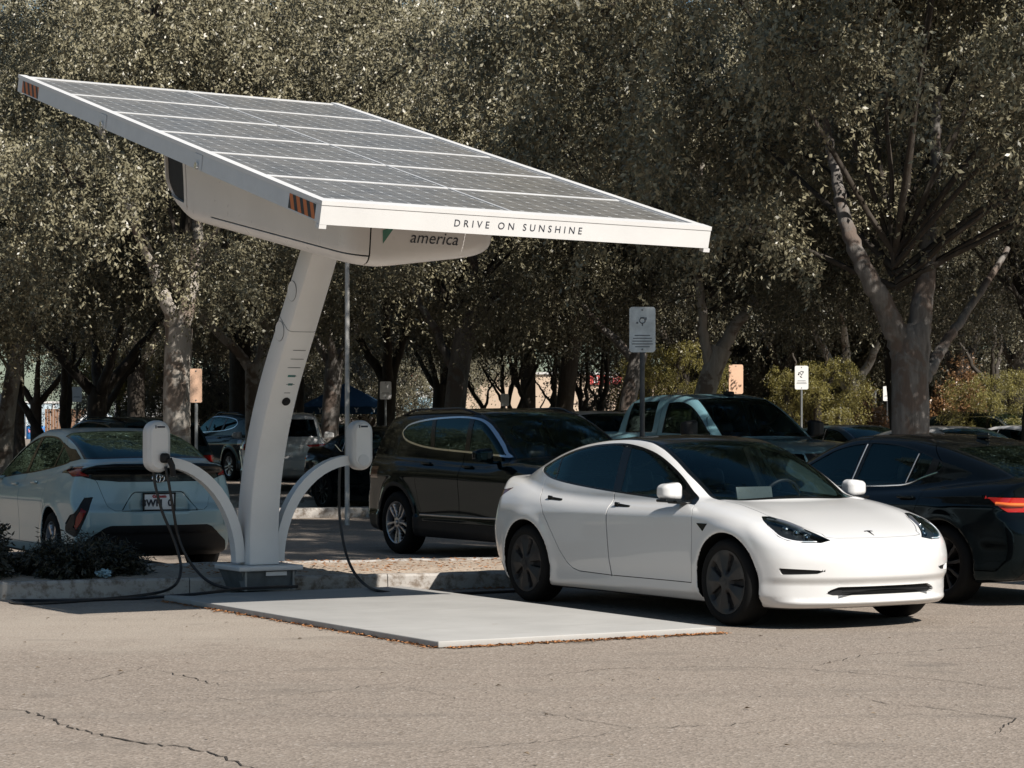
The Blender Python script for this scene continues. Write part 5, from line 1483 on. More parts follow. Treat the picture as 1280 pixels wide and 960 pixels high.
    cable([W(207, 583, Yc - 0.1), W(211, 604, Yc - 0.1), W(217, 640, Yc - 0.05), W(222, 668, Yc), W(230, 690, Yc), W(243, 710, Yc), W(258, 725, 21.35), W(275, 733, 21.3), W(300, 737, 21.3)])
    Yd = 22.5
    cable([W(425, 583, Yd), W(424, 610, Yd), W(425, 650, Yd), W(432, 690, Yd - 0.1), W(443, 716, Yd - 0.3), W(458, 732, 22.0), gp(475, 739, 0.06), gp(505, 741.5), gp(540, 742), gp(590, 741), gp(640, 739), gp(672, 738)])
    return st
station = build_station()
# ----------------------------------------------------------------------------
# asphalt, kerbed planting island, litter
# ----------------------------------------------------------------------------
def asphalt_mat():
    k = NT('old_asphalt')
    v = k.coord('Object')
    big = k.noise(v, 0.22, 5, 0.6); mid = k.noise(v, 1.7, 5, 0.65); fine = k.noise(v, 38, 3, 0.7)
    vor = k.n('ShaderNodeTexVoronoi', feature='F1'); k.put(vor, 'Vector', v); k.put(vor, 'Scale', 62.0)
    stone = k.ramp(vor.outputs[1], [(0.0, (0.07, 0.062, 0.054)), (0.45, (0.23, 0.195, 0.165)), (0.85, (0.37, 0.315, 0.268)), (1.0, (0.58, 0.55, 0.51))])
    c = k.mix(0.55, k.ramp(big, [(0.3, (0.24, 0.195, 0.155)), (0.7, (0.345, 0.28, 0.222))]), stone)
    c = k.mix(k.ramp(mid, [(0.45, (0, 0, 0)), (0.75, (0.35, 0.35, 0.35))]), c, (0.30, 0.26, 0.215))
    # tyre-worn streaks run along the lane
    st = k.noise(k.coord('Object', (0.25, 2.4, 1)), 1.0, 5, 0.6)
    c = k.mix(k.ramp(st, [(0.5, (0, 0, 0)), (0.8, (0.35, 0.35, 0.35))]), c, (0.15, 0.132, 0.115))
    # dusty, paler apron near the canopy on the left
    sep = k.n('ShaderNodeSeparateXYZ'); k.put(sep, 0, v)
    dx = k.math('DIVIDE', k.math('ADD', sep.outputs[0], 3.0), 3.4); dy = k.math('DIVIDE', k.math('SUBTRACT', sep.outputs[1], 18.8), 2.6)
    r2 = k.math('ADD', k.math('MULTIPLY', dx, dx), k.math('MULTIPLY', dy, dy))
    ap = k.math('SUBTRACT', k.math('ADD', 1.0, k.math('MULTIPLY', k.math('SUBTRACT', mid, 0.5), 1.6)), r2, clamp=True)
    c = k.mix(k.math('MULTIPLY', ap, 0.65), c, (0.38, 0.33, 0.275))
    # dark oil spots
    oil = k.noise(v, 0.9, 3, 0.5)
    c = k.mix(k.ramp(oil, [(0.66, (0, 0, 0)), (0.74, (0.45, 0.45, 0.45))]), c, (0.09, 0.08, 0.07))
    # faint rubber sweeps where cars turn in, and a few darker repairs
    wv = k.n('ShaderNodeTexWave', wave_type='RINGS', rings_direction='Z'); k.put(wv, 'Vector', k.coord('Object', (0.35, 0.5, 1))); k.put(wv, 'Scale', 0.55); k.put(wv, 'Distortion', 3.5); k.put(wv, 'Detail', 3.0)
    c = k.mix(k.ramp(k.math('MULTIPLY', wv.outputs[1], mid), [(0.50, (0, 0, 0)), (0.62, (0.28, 0.28, 0.28))]), c, (0.12, 0.10, 0.085))
    n = k.bump(vor.outputs[0], 0.55, 0.008)
    return k.done(k.pbsdf(base=c, rough=0.85, spec=0.25, normal=n))
M['asphalt'] = asphalt_mat()
def concrete_mat(name, lo, hi, stain):
    k = NT(name)
    v = k.coord('Object')
    n = k.noise(v, 2.2, 6, 0.65); n2 = k.noise(v, 9, 5, 0.7); n3 = k.noise(v, 90, 2)
    c = k.ramp(n, [(0.3, lo), (0.7, hi)])
    c = k.mix(k.ramp(n2, [(0.47, (0, 0, 0)), (0.62, (0.85, 0.85, 0.85))]), c, stain)
    return k.done(k.pbsdf(base=c, rough=0.85, spec=0.2, normal=k.bump(n3, 0.3, 0.004)))
M['kerb'] = concrete_mat('kerb_concrete', (0.33, 0.31, 0.285), (0.46, 0.43, 0.395), (0.15, 0.115, 0.085))
def soil_mat():
    k = NT('dry_soil')
    v = k.coord('Object')
    n = k.noise(v, 1.4, 6, 0.7); n2 = k.noise(v, 24, 5, 0.75)
    c = k.ramp(n, [(0.3, (0.36, 0.29, 0.225)), (0.7, (0.54, 0.45, 0.36))])
    c = k.mix(k.ramp(n2, [(0.5, (0, 0, 0)), (0.66, (0.6, 0.6, 0.6))]), c, (0.22, 0.135, 0.075))
    return k.done(k.pbsdf(base=c, rough=0.95, spec=0.1, normal=k.bump(n2, 0.8, 0.02)))
M['soil'] = soil_mat()
M['crack'] = plain('crack_filler', (0.035, 0.028, 0.022), 0.9)
M['leaf_litter'] = plain('dry_leaf', (0.34, 0.155, 0.06), 0.8, var=0.4, scale=30)

g = MB(); g.add([(-1500, -60, 0), (1500, -60, 0), (1500, 3000, 0), (-1500, 3000, 0)], [(0, 1, 2, 3)])
tag(g.build('ground', M['asphalt'], smooth=0), kind='structure')

KE = Vector((0.950, 0.313, 0)).normalized(); KN = Vector((-KE.y, KE.x, 0)); K0 = Vector((0, 22.86, 0))
def kp(a, b, z=0.0): return K0 + KE * a + KN * b + Vector((0, 0, z))
WI = 2.35
rng = random.Random(5)
def kerb_strip(b0, b1, name):
    m = MB(); a = -14.0; rr = random.Random(3)
    while a < 1.75:
        L = 1.83
        e = min(a + L - 0.008, 1.75)
        prof = [(b0, -0.05), (b0 + 0.012 if b0 < 0.5 else b0, 0.13), (b0 + 0.035, 0.152), (b1 - 0.035, 0.152), (b1 - 0.012, 0.13), (b1, -0.05)]
        n = 8; vs = []
        for i in range(n + 1):
            aa = a + (e - a) * i / n
            j = rr.uniform(-0.004, 0.004)
            vs += [kp(aa, b + j, z + (j if z > 0 else 0)) for b, z in prof]
        fs = []
        for i in range(n):
            for q in range(5): fs.append((i * 6 + q, i * 6 + q + 1, (i + 1) * 6 + q + 1, (i + 1) * 6 + q))
        fs += [tuple(range(6)), tuple(n * 6 + q for q in range(5, -1, -1))]
        m.add(vs, fs); a += L
    tag(m.build(name, M['kerb'], None, 30), kind='structure')
kerb_strip(0.0, 0.16, 'kerb')
kerb_strip(WI - 0.16, WI, 'kerb')
m = MB(); m.box(kp(1.84, WI / 2, 0.052), (0.16, WI, 0.2), rz=math.atan2(KE.y, KE.x), bev=0.03); tag(m.build('kerb', M['kerb']), kind='structure')
m = MB(); nx, ny = 110, 18; vs = []
for i in range(nx + 1):
    for j in range(ny + 1):
        a = -14 + 15.75 * i / nx; b = 0.16 + (WI - 0.32) * j / ny
        z = 0.135 + 0.025 * math.sin(PI * j / ny) * (0.6 + 0.4 * math.sin(a * 1.3)) + rng.uniform(-0.008, 0.008)
        vs.append(kp(a, b, z))
m.add(vs, [(i * (ny + 1) + j, (i + 1) * (ny + 1) + j, (i + 1) * (ny + 1) + j + 1, i * (ny + 1) + j + 1) for i in range(nx) for j in range(ny)])
tag(m.build('planting_bed', M['soil'], None, 180), kind='structure')

# a second kerbed strip further back, between the car rows
m = MB(); m.box((-2.0, 39.2, 0.07), (14, 0.5, 0.16), rz=math.atan2(KE.y, KE.x), bev=0.02); tag(m.build('kerb', M['kerb']), kind='structure')
m = MB(); m.box((6.0, 46.5, 0.07), (40, 3.0, 0.16), rz=R(14), bev=0.02); tag(m.build('kerb', M['kerb']), kind='structure')

# cracks: thin ribbons that follow jagged lines
def gpx(px, py, z=0.004):
    Y = (1.6 - z) * 3072 / (py - 520); return Vector(((px - 640) / 3072 * Y, Y, z))
def crack(pix, w, seed):
    rr = random.Random(seed)
    pts = [gpx(*p) for p in pix]
    fine = []
    for a, b in zip(pts[:-1], pts[1:]):
        n = max(2, int((b - a).length / 0.05))
        for i in range(n):
            q = a.lerp(b, i / n)
            fine.append(q + Vector((rr.uniform(-1, 1) * 0.014, rr.uniform(-1, 1) * 0.045, 0)))
    fine.append(pts[-1])
    vs = []
    for i, q in enumerate(fine):
        t = (fine[min(i + 1, len(fine) - 1)] - fine[max(i - 1, 0)]).normalized()
        nn = Vector((-t.y, t.x, 0)); ww = w * rr.uniform(0.25, 1.0) * min(1, 0.25 + min(i, len(fine) - 1 - i) / 12)
        ww *= 1.0; vs += [q + nn * ww, q - nn * ww]
    return vs, [(2 * i, 2 * i + 1, 2 * i + 3, 2 * i + 2) for i in range(len(fine) - 1)]
m = MB()
for pix, wd in (([(-20, 884), (30, 888), (60, 898), (95, 911), (150, 924), (205, 931), (250, 938), (300, 954), (340, 966)], 0.011),
                ([(190, 836), (230, 845), (290, 859)], 0.006), ([(75, 856), (130, 846), (200, 830)], 0.004), ([(220, 866), (300, 875), (420, 862), (520, 850)], 0.003),
                ([(640, 847), (760, 836), (880, 832), (1000, 836), (1100, 843), (1200, 852), (1300, 866)], 0.005), ([(1000, 836), (1080, 818), (1180, 812), (1290, 803)], 0.004),
                ([(1066, 868), (1100, 878), (1180, 886), (1272, 898), (1240, 918)], 0.006), ([(1000, 865), (1080, 852)], 0.003), ([(640, 883), (720, 898), (800, 910), (900, 906), (1000, 897)], 0.004),
                ([(500, 857), (550, 868), (575, 874)], 0.004), ([(380, 820), (470, 826), (560, 833)], 0.003), ([(480, 942), (560, 938), (640, 931), (760, 917), (800, 910)], 0.004),
                ([(860, 798), (960, 804), (1010, 812)], 0.003), ([(0, 930), (60, 927), (130, 925)], 0.003)):
    v, f = crack(pix, wd, len(m.v)); m.add(v, f)
tag(m.build('asphalt_cracks', M['crack'], smooth=0, fix=False), kind='structure')

# dry leaf litter: on the bed, along the kerb and the edge of the base plate
def litter(name, spots, n, seed, mat, size=(0.012, 0.03)):
    rr = random.Random(seed); m = MB()
    for _ in range(n):
        f = rr.choice(spots); p = f(rr)
        s = rr.uniform(*size); an = rr.uniform(0, 6.28); h = rr.uniform(0.1, 0.6) * s
        d1 = Vector((math.cos(an), math.sin(an), 0)) * s; d2 = Vector((-math.sin(an), math.cos(an), 0)) * s * 0.45
        m.add([p - d1, p - d2 + Vector((0, 0, h)), p + d1 + Vector((0, 0, h * 0.4)), p + d2 + Vector((0, 0, h * 0.7))], [(0, 1, 2, 3)])
    return tag(m.build(name, mat, smooth=0, fix=False), kind='stuff')
pc = Vector((-0.506, 16.9, 0)); 
def edge_r(rr):
    q = pc + CU * rr.uniform(0.05, 2.4) - CV * abs(rr.gauss(0, 0.045)); return Vector((q.x, q.y, 0.006))
def edge_l(rr):
    q = pc + CV * rr.uniform(0, 5.0) - CU * abs(rr.gauss(0, 0.04)); return Vector((q.x, q.y, 0.006))
def on_bed(rr): 
    q = kp(rr.uniform(-3, 1.7), rr.uniform(0.2, WI - 0.2)); return Vector((q.x, q.y, 0.165))
def kerb_foot(rr):
    q = kp(rr.uniform(-2.2, 1.5), -abs(rr.gauss(0, 0.10))); return Vector((q.x, q.y, 0.006))
def road(rr):
    return Vector((rr.uniform(-4, 5), rr.uniform(11, 20), 0.006))
litter('leaf_litter', [edge_r, edge_r, edge_l, on_bed, on_bed, on_bed, kerb_foot], 2000, 8, M['leaf_litter'])
litter('road_grit', [road], 220, 9, plain('grit', (0.20, 0.15, 0.10), 0.9, var=0.6, scale=40), (0.008, 0.022))
# ----------------------------------------------------------------------------
# trees: trunk and limbs as tapered tubes, crowns of small leaves on drooping twigs
# ----------------------------------------------------------------------------
def leaf_mat(name, lo, hi, trans=0.05, rough=0.40):
    k = NT(name)
    rnd = k.n('ShaderNodeNewGeometry').outputs['Random Per Island']
    big = k.noise(k.coord('Object'), 0.55, 3, 0.6)
    f = k.math('ADD', k.math('MULTIPLY', rnd, 0.65), k.math('MULTIPLY', k.math('SUBTRACT', big, 0.3), 0.7), clamp=True)
    c = k.ramp(f, [(0.0, lo), (0.55, tuple((a + b) / 2 for a, b in zip(lo, hi))), (1.0, hi)])
    p = k.pbsdf(base=c, rough=rough, spec=0.55)
    t = k.n('ShaderNodeBsdfTranslucent'); k.put(t, 0, c)
    mx = k.n('ShaderNodeMixShader'); k.put(mx, 0, trans); k.put(mx, 1, p); k.put(mx, 2, t)
    return k.done(mx)
def bark_mat(name, lo, hi, patch):
    k = NT(name)
    v = k.coord('Object')
    st = k.noise(k.coord('Object', (9, 9, 1.6)), 1.0, 6, 0.7)
    n = k.noise(v, 2.6, 5, 0.6, 0.6)
    c = k.ramp(st, [(0.3, lo), (0.7, hi)])
    c = k.mix(k.ramp(n, [(0.50, (0, 0, 0)), (0.58, (0.85, 0.85, 0.85))]), c, patch)
    return k.done(k.pbsdf(base=c, rough=0.85, spec=0.2, normal=k.bump(st, 0.7, 0.03)))
M['leaf_olive'] = leaf_mat('olive_leaves', (0.120, 0.110, 0.066), (0.325, 0.290, 0.186))
M['leaf_dark'] = leaf_mat('dark_leaves', (0.075, 0.069, 0.042), (0.210, 0.188, 0.120))
M['leaf_yellow'] = leaf_mat('yellow_green_leaves', (0.13, 0.12, 0.032), (0.34, 0.29, 0.09), 0.3)
M['leaf_rust'] = leaf_mat('rust_leaves', (0.16, 0.085, 0.035), (0.36, 0.20, 0.09), 0.25)
M['needle'] = leaf_mat('shrub_needles', (0.012, 0.014, 0.007), (0.036, 0.036, 0.018))
M['bark_grey'] = bark_mat('grey_bark', (0.085, 0.077, 0.070), (0.26, 0.24, 0.22), (0.14, 0.105, 0.085))
M['bark_pale'] = bark_mat('pale_flaking_bark', (0.28, 0.25, 0.215), (0.52, 0.475, 0.42), (0.17, 0.125, 0.095))
M['bark_dark'] = bark_mat('dark_bark', (0.035, 0.030, 0.025), (0.085, 0.072, 0.06), (0.05, 0.04, 0.03))

def unit(a): return a / np.maximum(np.linalg.norm(a, axis=1, keepdims=True), 1e-9)

def leaves_on(rs, P0, D, L, droop, spacing, size, spread=0.9, wide=1.0):
    """twigs (start P0, direction D, length L, droop) -> quads of all their leaves"""
    n = len(P0)
    m = int(np.max(L) / spacing)
    t = (np.arange(m)[None, :] + rs.random((n, m))) / m
    keep = rs.random((n, m)) < np.minimum(1, (L / np.max(L))[:, None] * 1.05)
    pos = P0[:, None] + D[:, None] * (L[:, None] * t)[..., None]
    pos[..., 2] -= droop[:, None] * t ** 2
    tan = D[:, None] * L[:, None, None] + 0 * pos
    tan[..., 2] -= 2 * droop[:, None] * t
    pos = pos[keep]; tan = unit(tan[keep])
    k = len(pos)
    rnd = unit(rs.normal(size=(k, 3)))
    side = unit(np.cross(tan, rnd))
    dr = unit(tan * 0.55 + side * spread + np.array([0, 0, -0.35]))
    face = unit(rs.normal(size=(k, 3)) * 0.5 + np.array([0.45, -0.55, 0.75]))     # leaves turn to the light
    nr = unit(face - dr * (face * dr).sum(1, keepdims=True)); nr = unit(np.cross(nr, dr))
    s = size * rs.uniform(0.65, 1.25, (k, 1))
    w = s * rs.uniform(0.19, 0.27, (k, 1)) * wide
    b = pos; tip = pos + dr * s
    up = unit(np.cross(nr, dr))
    mid = pos + dr * s * 0.48 + up * s * 0.10
    V = np.stack([b, mid + nr * w, tip, mid - nr * w], 1).reshape(-1, 3)
    return V

class Foliage:
    def __init__(self, seed):
        self.rs = np.random.default_rng(seed); self.parts = []
    def cluster(self, c, r, twigs, L=(0.45, 0.9), droop=(0.15, 0.6), size=0.07, spacing=0.05, out=None, outw=0.7, wide=1.0):
        rs = self.rs
        P0 = np.array(c) + rs.normal(size=(twigs, 3)) * r * np.array([0.5, 0.5, 0.4])
        D = rs.normal(size=(twigs, 3)) * np.array([1, 1, 0.55])
        if out is not None: D = unit(D) + np.array(out) * outw
        D = unit(D)
        Ls = rs.uniform(L[0], L[1], twigs)
        self.parts.append(leaves_on(rs, P0, D, Ls, rs.uniform(droop[0], droop[1], twigs) * Ls, spacing, size, 0.9 if wide == 1.0 else 0.55, wide))
    def sprays(self, P0, D0, length, droop, n, rad=0.06, size=0.06, tw=(0.10, 0.24), spacing=0.028):
        """hanging sprays: short twigs packed along arching axes"""
        rs = self.rs; m = len(P0)
        t = rs.random((m, n))
        P = P0[:, None] + D0[:, None] * (length[:, None] * t)[..., None]
        P[..., 2] -= droop[:, None] * t ** 2
        P = P + rs.normal(size=(m, n, 3)) * rad * (0.5 + 0.7 * (1 - t))[..., None]
        ax = D0[:, None] * length[:, None, None] + 0 * P
        ax[..., 2] -= 2 * droop[:, None] * t
        P = P.reshape(-1, 3); ax = ax.reshape(-1, 3)
        D = unit(unit(ax) * 0.7 + rs.normal(size=P.shape) * 0.6 + np.array([0, 0, -0.15]))
        L = rs.uniform(tw[0], tw[1], len(P))
        self.parts.append(leaves_on(rs, P, D, L, L * 0.25, spacing, size))
    def strand(self, top, length, size=0.075, n=None, rad=0.12):
        """a hanging rope of leaves"""
        rs = self.rs
        n = n or int(length * 15)
        t = np.sort(rs.random(n))
        drift = rs.normal(size=2) * 0.22 * length
        P = np.array(top)[None] + np.stack([drift[0] * t ** 0.6, drift[1] * t ** 0.6, -length * t], 1) + rs.normal(size=(n, 3)) * np.array([rad, rad, 0.05])
        D = unit(rs.normal(size=(n, 3)) * np.array([1, 1, 0.3]) + np.array([0, 0, -0.9]))
        L = rs.uniform(0.22, 0.5, n)
        self.parts.append(leaves_on(rs, P, D, L, L * 0.3, 0.045, size))
    def build(self, name, mat, parent=None):
        V = np.concatenate(self.parts)
        F = np.arange(len(V)).reshape(-1, 4)
        return np_mesh(name, V, F, mat, parent, False)

def limb(m, pts, r0, r1, n=7, seg=9, wob=0.04, seed=0):
    rr = random.Random(seed)
    p = catmull(pts, seg)
    q = [v + Vector((rr.uniform(-1, 1), rr.uniform(-1, 1), 0)) * wob * (0 if i == 0 else 1) for i, v in enumerate(p)]
    k = len(q) - 1
    m.tube(q, [r0 + (r1 - r0) * (i / k) ** 0.8 * 1.0 for i in range(len(q))], n)
    return q

TREES = []
def crown_template(seed, rad, zc, zr, nlobes, lobe_r, clus, twigs, strands, size, base_z, mat, low=2.6, spacing=0.045, veil=0, veil_az=0.0, core=0):
    """boughs and leaves round the point (0, 0, base_z): lobes of leaf clusters with dark gaps between them"""
    rs = np.random.default_rng(seed); fo = Foliage(seed + 1)
    m = MB(); lobes = []
    tries = 0
    while len(lobes) < nlobes and tries < 4000:
        tries += 1
        d = rs.normal(size=3); d /= np.linalg.norm(d)
        f = rs.uniform(0.25, 1.0) ** 0.40
        c = np.array([d[0] * rad, d[1] * rad, d[2] * zr]) * f + np.array([0, 0, zc])
        r = lobe_r * rs.uniform(0.6, 1.35)
        if c[2] - r * 0.5 < low: continue
        if any(np.linalg.norm((c - q) * np.array([1, 1, 1.45])) < 0.98 * (r + w) for q, w in lobes): continue
        lobes.append((c, r))
    outer = []; n_out = len(lobes)
    for _ in range(core):            # the shaded heart of the crown
        d = rs.normal(size=3); d /= np.linalg.norm(d)
        lobes.append((np.array([d[0] * rad, d[1] * rad, abs(d[2]) * zr * 0.8]) * rs.uniform(0.15, 0.42) + np.array([0, 0, zc]), lobe_r * 1.5))
    for i, (c, r) in enumerate(lobes):
        b = Vector((0, 0, base_z + 0.10 * (c[2] - base_z)))
        midp = b.lerp(Vector(c), 0.5) + Vector((0, 0, 0.10 * rad * rs.uniform(0.2, 1)))
        if i % 3 == 0: limb(m, [b, midp, Vector(c)], 0.036 * rad / 4, 0.010, 6, 6, 0.03, i)
        k = int(clus * (r / lobe_r) ** 2) if i < n_out else clus
        d = rs.normal(size=(k, 3)); d[:, 2] += 0.35; d = unit(d)
        f = rs.uniform(0.25, 1.0, (k, 1)) ** 0.5
        p = c + d * r * f * np.array([0.95, 0.95, 0.60])
        out = unit(d * np.array([1, 1, 0.45]) + rs.normal(size=(k, 3)) * 0.25)
        ln = rs.uniform(0.6, 1.2, k) * lobe_r * 0.54
        fo.sprays(p, out, ln, ln * rs.uniform(0.5, 1.3, k), twigs, 0.06, size, spacing=spacing)
        outer += [q for q, e in zip(p, d) if e[2] < 0.4][:12]
        for j in range(0, k, 26):
            limb(m, [Vector(c), Vector(c).lerp(Vector(p[j]), 0.5) + Vector((0, 0, 0.06)), Vector(p[j])], 0.024, 0.008, 5, 4, 0.02, i * 50 + j)
    for i in range(strands):
        c = outer[int(rs.integers(len(outer)))]
        top = c + rs.normal(size=3) * np.array([0.25, 0.25, 0.1])
        fo.strand(top, min(rs.uniform(0.7, 2.3), max(0.4, top[2] - low + 0.3)), size * 1.2, rad=0.09)
    for i in range(veil):           # long ropes that hang clear of the crown on its open side
        az = veil_az + rs.normal() * 0.85; h = rs.uniform(-0.35, 0.75)
        q = np.array([math.cos(az) * rad * math.sqrt(1 - h * h), math.sin(az) * rad * math.sqrt(1 - h * h), h * zr]) * rs.uniform(0.95, 1.10) + np.array([0, 0, zc])
        ln = min(rs.uniform(0.8, 2.6), max(0.5, q[2] - low))
        fo.strand(q, ln, size * 1.12, int(ln * 30), 0.085)
    cr = fo.build('crown', mat); bo = m.build('boughs', M['bark_grey'], None, 60)
    COL.objects.unlink(cr); COL.objects.unlink(bo)
    return cr, bo

VARIANTS = {}
def variant(me, mat):
    """the same mesh in another material, made once and shared by all trees that use it"""
    if me.materials[0] == mat: return me
    k = (me.name, mat.name)
    if k not in VARIANTS:
        VARIANTS[k] = me.copy(); VARIANTS[k].materials[0] = mat
    return VARIANTS[k]

def put_tree(tmpl, loc, rot, scale, trunk_fn, label, bark, name='tree', leaf=None, group='trees in the parking lot', crown_loc=(0, 0, 0), zs=1.0):
    rot = (rot * 2.3) % 1.2 - 0.6            # leaves keep turning to the sun
    t = empty(name, loc, 0, label, 'tree', group)
    m = MB(); trunk_fn(m)
    m.build('trunk', bark, t, 60)
    for src in tmpl:
        c = src.copy(); COL.objects.link(c); c.parent = t
        c.location = crown_loc; c.rotation_euler = (0, 0, rot); c.scale = (scale, scale, scale * zs)
        if src.name.startswith('crown') and leaf is not None:
            c.data = variant(src.data, leaf)
        if src.name.startswith('boughs'):
            c.data = variant(src.data, M['bark_dark'])
    return t

def px_limb(Y, base):
    """limbs given as picture points at the tree's distance plus a depth offset, relative to the trunk foot"""
    def f(pts): return [Vector(((px - 640) / 3072 * (Y + dy) - base[0], dy, 1.6 - (py - 520) / 3072 * (Y + dy))) for px, py, dy in pts]
    return f

def simple_trunk(r, h, lean=(0, 0), forks=3, seed=0, spread=1.6, up=2.6):
    def f(m):
        rr = random.Random(seed)
        top = Vector((lean[0], lean[1], h))
        m.tube(catmull([(0, 0, -0.05), (0.02, 0, 0.25), (lean[0] * 0.35, lean[1] * 0.35, h * 0.5), top], 6), [r * 1.35] * 3 + [r * 1.1] * 5 + [r] * 11, 12)
        for k in range(forks):
            a = 2 * PI * (k + rr.random() * 0.5) / forks
            e = top + Vector((math.cos(a) * spread * rr.uniform(0.6, 1.2), math.sin(a) * spread * rr.uniform(0.6, 1.2), up * rr.uniform(0.8, 1.2)))
            limb(m, [top - Vector((0, 0, 0.25)), top.lerp(e, 0.45) + Vector((math.cos(a), math.sin(a), 0)) * 0.15, e], r * 0.66, r * 0.22, 8, 7, 0.03, seed * 10 + k)
    return f
def vase_trunk(r, n, h, seed, spread=0.9):
    def f(m):
        rr = random.Random(seed)
        for k in range(n):
            a = 2 * PI * k / n + rr.uniform(-0.3, 0.3)
            d = Vector((math.cos(a), math.sin(a), 0))
            p = [Vector((0, 0, -0.05)) + d * 0.05, d * 0.15 * spread + Vector((0, 0, 0.6)), d * spread * rr.uniform(0.5, 0.9) + Vector((0, 0, h * 0.55)), d * spread * rr.uniform(0.9, 1.5) + Vector((0, 0, h))]
            q = limb(m, p, r, r * 0.45, 7, 6, 0.05, seed * 7 + k)
            for j in range(2):
                s = q[int(len(q) * rr.uniform(0.45, 0.8))]
                e = s + Vector((rr.uniform(-0.8, 0.8), rr.uniform(-0.8, 0.8), rr.uniform(0.8, 1.6)))
                limb(m, [s, s.lerp(e, 0.5) + d * 0.1, e], r * 0.5, r * 0.15, 5, 5, 0.04, seed * 31 + j + k * 5)
    return f

TA = crown_template(11, 5.6, 7.3, 4.5, 46, 0.92, 138, 10, 90, 0.076, 3.2, M['leaf_olive'], low=3.4, spacing=0.034, veil=110, veil_az=-PI / 2, core=9)
TB = crown_template(23, 4.3, 6.3, 3.8, 29, 0.90, 150, 10, 40, 0.060, 3.0, M['leaf_olive'], low=2.9, spacing=0.032, veil=26, veil_az=-PI / 2, core=7)
TC = crown_template(37, 3.6, 5.9, 3.3, 23, 0.85, 150, 10, 26, 0.060, 3.0, M['leaf_olive'], low=3.0, spacing=0.032, veil=16, veil_az=-PI / 2, core=5)
TD = crown_template(51, 2.3, 4.2, 1.6, 16, 0.6, 60, 9, 16, 0.075, 2.4, M['leaf_dark'], low=2.5, spacing=0.04)

def place(tmpl, px, Y, rot, sc, trunk, label, bark, leaf=None, **kw):
    X = (px - 640) / 3072 * Y
    return put_tree(tmpl, (X, Y, 0), rot, sc, trunk, label, bark, leaf=leaf, **kw)

# the big tree on the right
def trunk_big(m):
    Y = 33.0; X = (1140 - 640) / 3072 * Y
    L = px_limb(Y, (X, Y))
    m.tube(catmull(L([(1139, 672, 0), (1139, 640, 0), (1138, 560, 0), (1138, 500, 0), (1136, 440, 0), (1132, 405, 0)]), 5), [0.40, 0.37, 0.34] + [0.29] * 5 + [0.255] * 8 + [0.25, 0.25, 0.245, 0.24, 0.23, 0.22, 0.20, 0.18, 0.15, 0.11], 16)
    limb(m, L([(1135, 480, 0), (1129, 440, 0), (1108, 388, -0.1), (1082, 340, -0.2), (1058, 280, 0.0), (1045, 220, 0.3), (1030, 150, 0.6)]), 0.22, 0.05, 12, 8, 0.02, 1)
    limb(m, L([(1140, 480, 0), (1146, 435, 0), (1154, 370, 0.1), (1160, 300, 0.3), (1166, 230, 0.6), (1172, 120, 0.9)]), 0.22, 0.06, 10, 8, 0.02, 2)
    limb(m, L([(1152, 478, 0), (1168, 450, 0.3), (1184, 425, 0.6), (1215, 380, 1.0), (1260, 310, 1.6)]), 0.11, 0.04, 8, 8, 0.02, 3)
place(TA, 1140, 33.0, 0.4, 1.0, trunk_big, 'big tree with a thick grey forked trunk, behind the black sedan on the right', M['bark_grey'], crown_loc=(-0.2, 0.2, 0))
# left of the column
def trunk_left(m):
    Y = 40.0; X = (222 - 640) / 3072 * Y
    L = px_limb(Y, (X, Y))
    m.tube(catmull(L([(222, 648, 0), (222, 600, 0), (221, 520, 0), (222, 460, 0), (224, 410, 0)]), 5), [0.31] * 3 + [0.25] * 5 + [0.225] * 13, 14)
    limb(m, L([(222, 425, 0), (205, 370, -0.2), (170, 280, -0.5), (120, 150, -0.8)]), 0.15, 0.05, 8, 7, 0.03, 5)
    limb(m, L([(225, 425, 0), (240, 350, 0.1), (250, 240, 0.3), (265, 90, 0.5)]), 0.16, 0.05, 8, 7, 0.03, 6)
place(TB, 222, 40.0, 1.3, 1.15, trunk_left, 'tall tree with flaking patchy bark behind the silver hatchback', M['bark_pale'])
def trunk_y(m):
    Y = 50.0; X = (318 - 640) / 3072 * Y
    L = px_limb(Y, (X, Y))
    m.tube(catmull(L([(319, 618, 0), (319, 580, 0), (318, 520, 0), (318, 475, 0), (318, 455, 0)]), 5), [0.25] * 4 + [0.19] * 17, 12)
    limb(m, L([(318, 468, 0), (302, 445, 0), (272, 415, -0.2), (240, 380, -0.5), (200, 300, -1)]), 0.13, 0.05, 8, 7, 0.02, 7)
    limb(m, L([(320, 468, 0), (330, 430, 0.1), (332, 390, 0.2), (345, 300, 0.4)]), 0.15, 0.05, 8, 7, 0.02, 8)
place(TC, 318, 50.0, 2.2, 1.2, trunk_y, 'tree with a pale trunk forking low, left of the charging column', M['bark_pale'])
def trunk_mid(m):
    Y = 46.0; X = (570 - 640) / 3072 * Y
    L = px_limb(Y, (X, Y))
    m.tube(catmull(L([(566, 630, 0), (566, 590, 0), (568, 520, 0), (574, 460, 0), (583, 410, 0)]), 5), [0.27] * 4 + [0.20] * 17, 12)
    limb(m, L([(574, 455, 0), (600, 395, 0.1), (640, 350, 0.2), (700, 300, 0.5)]), 0.12, 0.04, 8, 7, 0.03, 9)
    limb(m, L([(578, 440, 0), (590, 370, -0.2), (585, 250, -0.4), (560, 100, -0.6)]), 0.15, 0.05, 8, 7, 0.03, 10)
    limb(m, L([(570, 470, 0), (548, 420, 0.3), (520, 370, 0.5), (480, 300, 0.8)]), 0.10, 0.04, 8, 7, 0.03, 11)
place(TB, 570, 46.0, 3.4, 1.08, trunk_mid, 'leafy tree with a brown trunk, rising behind the black SUV', M['bark_grey'])
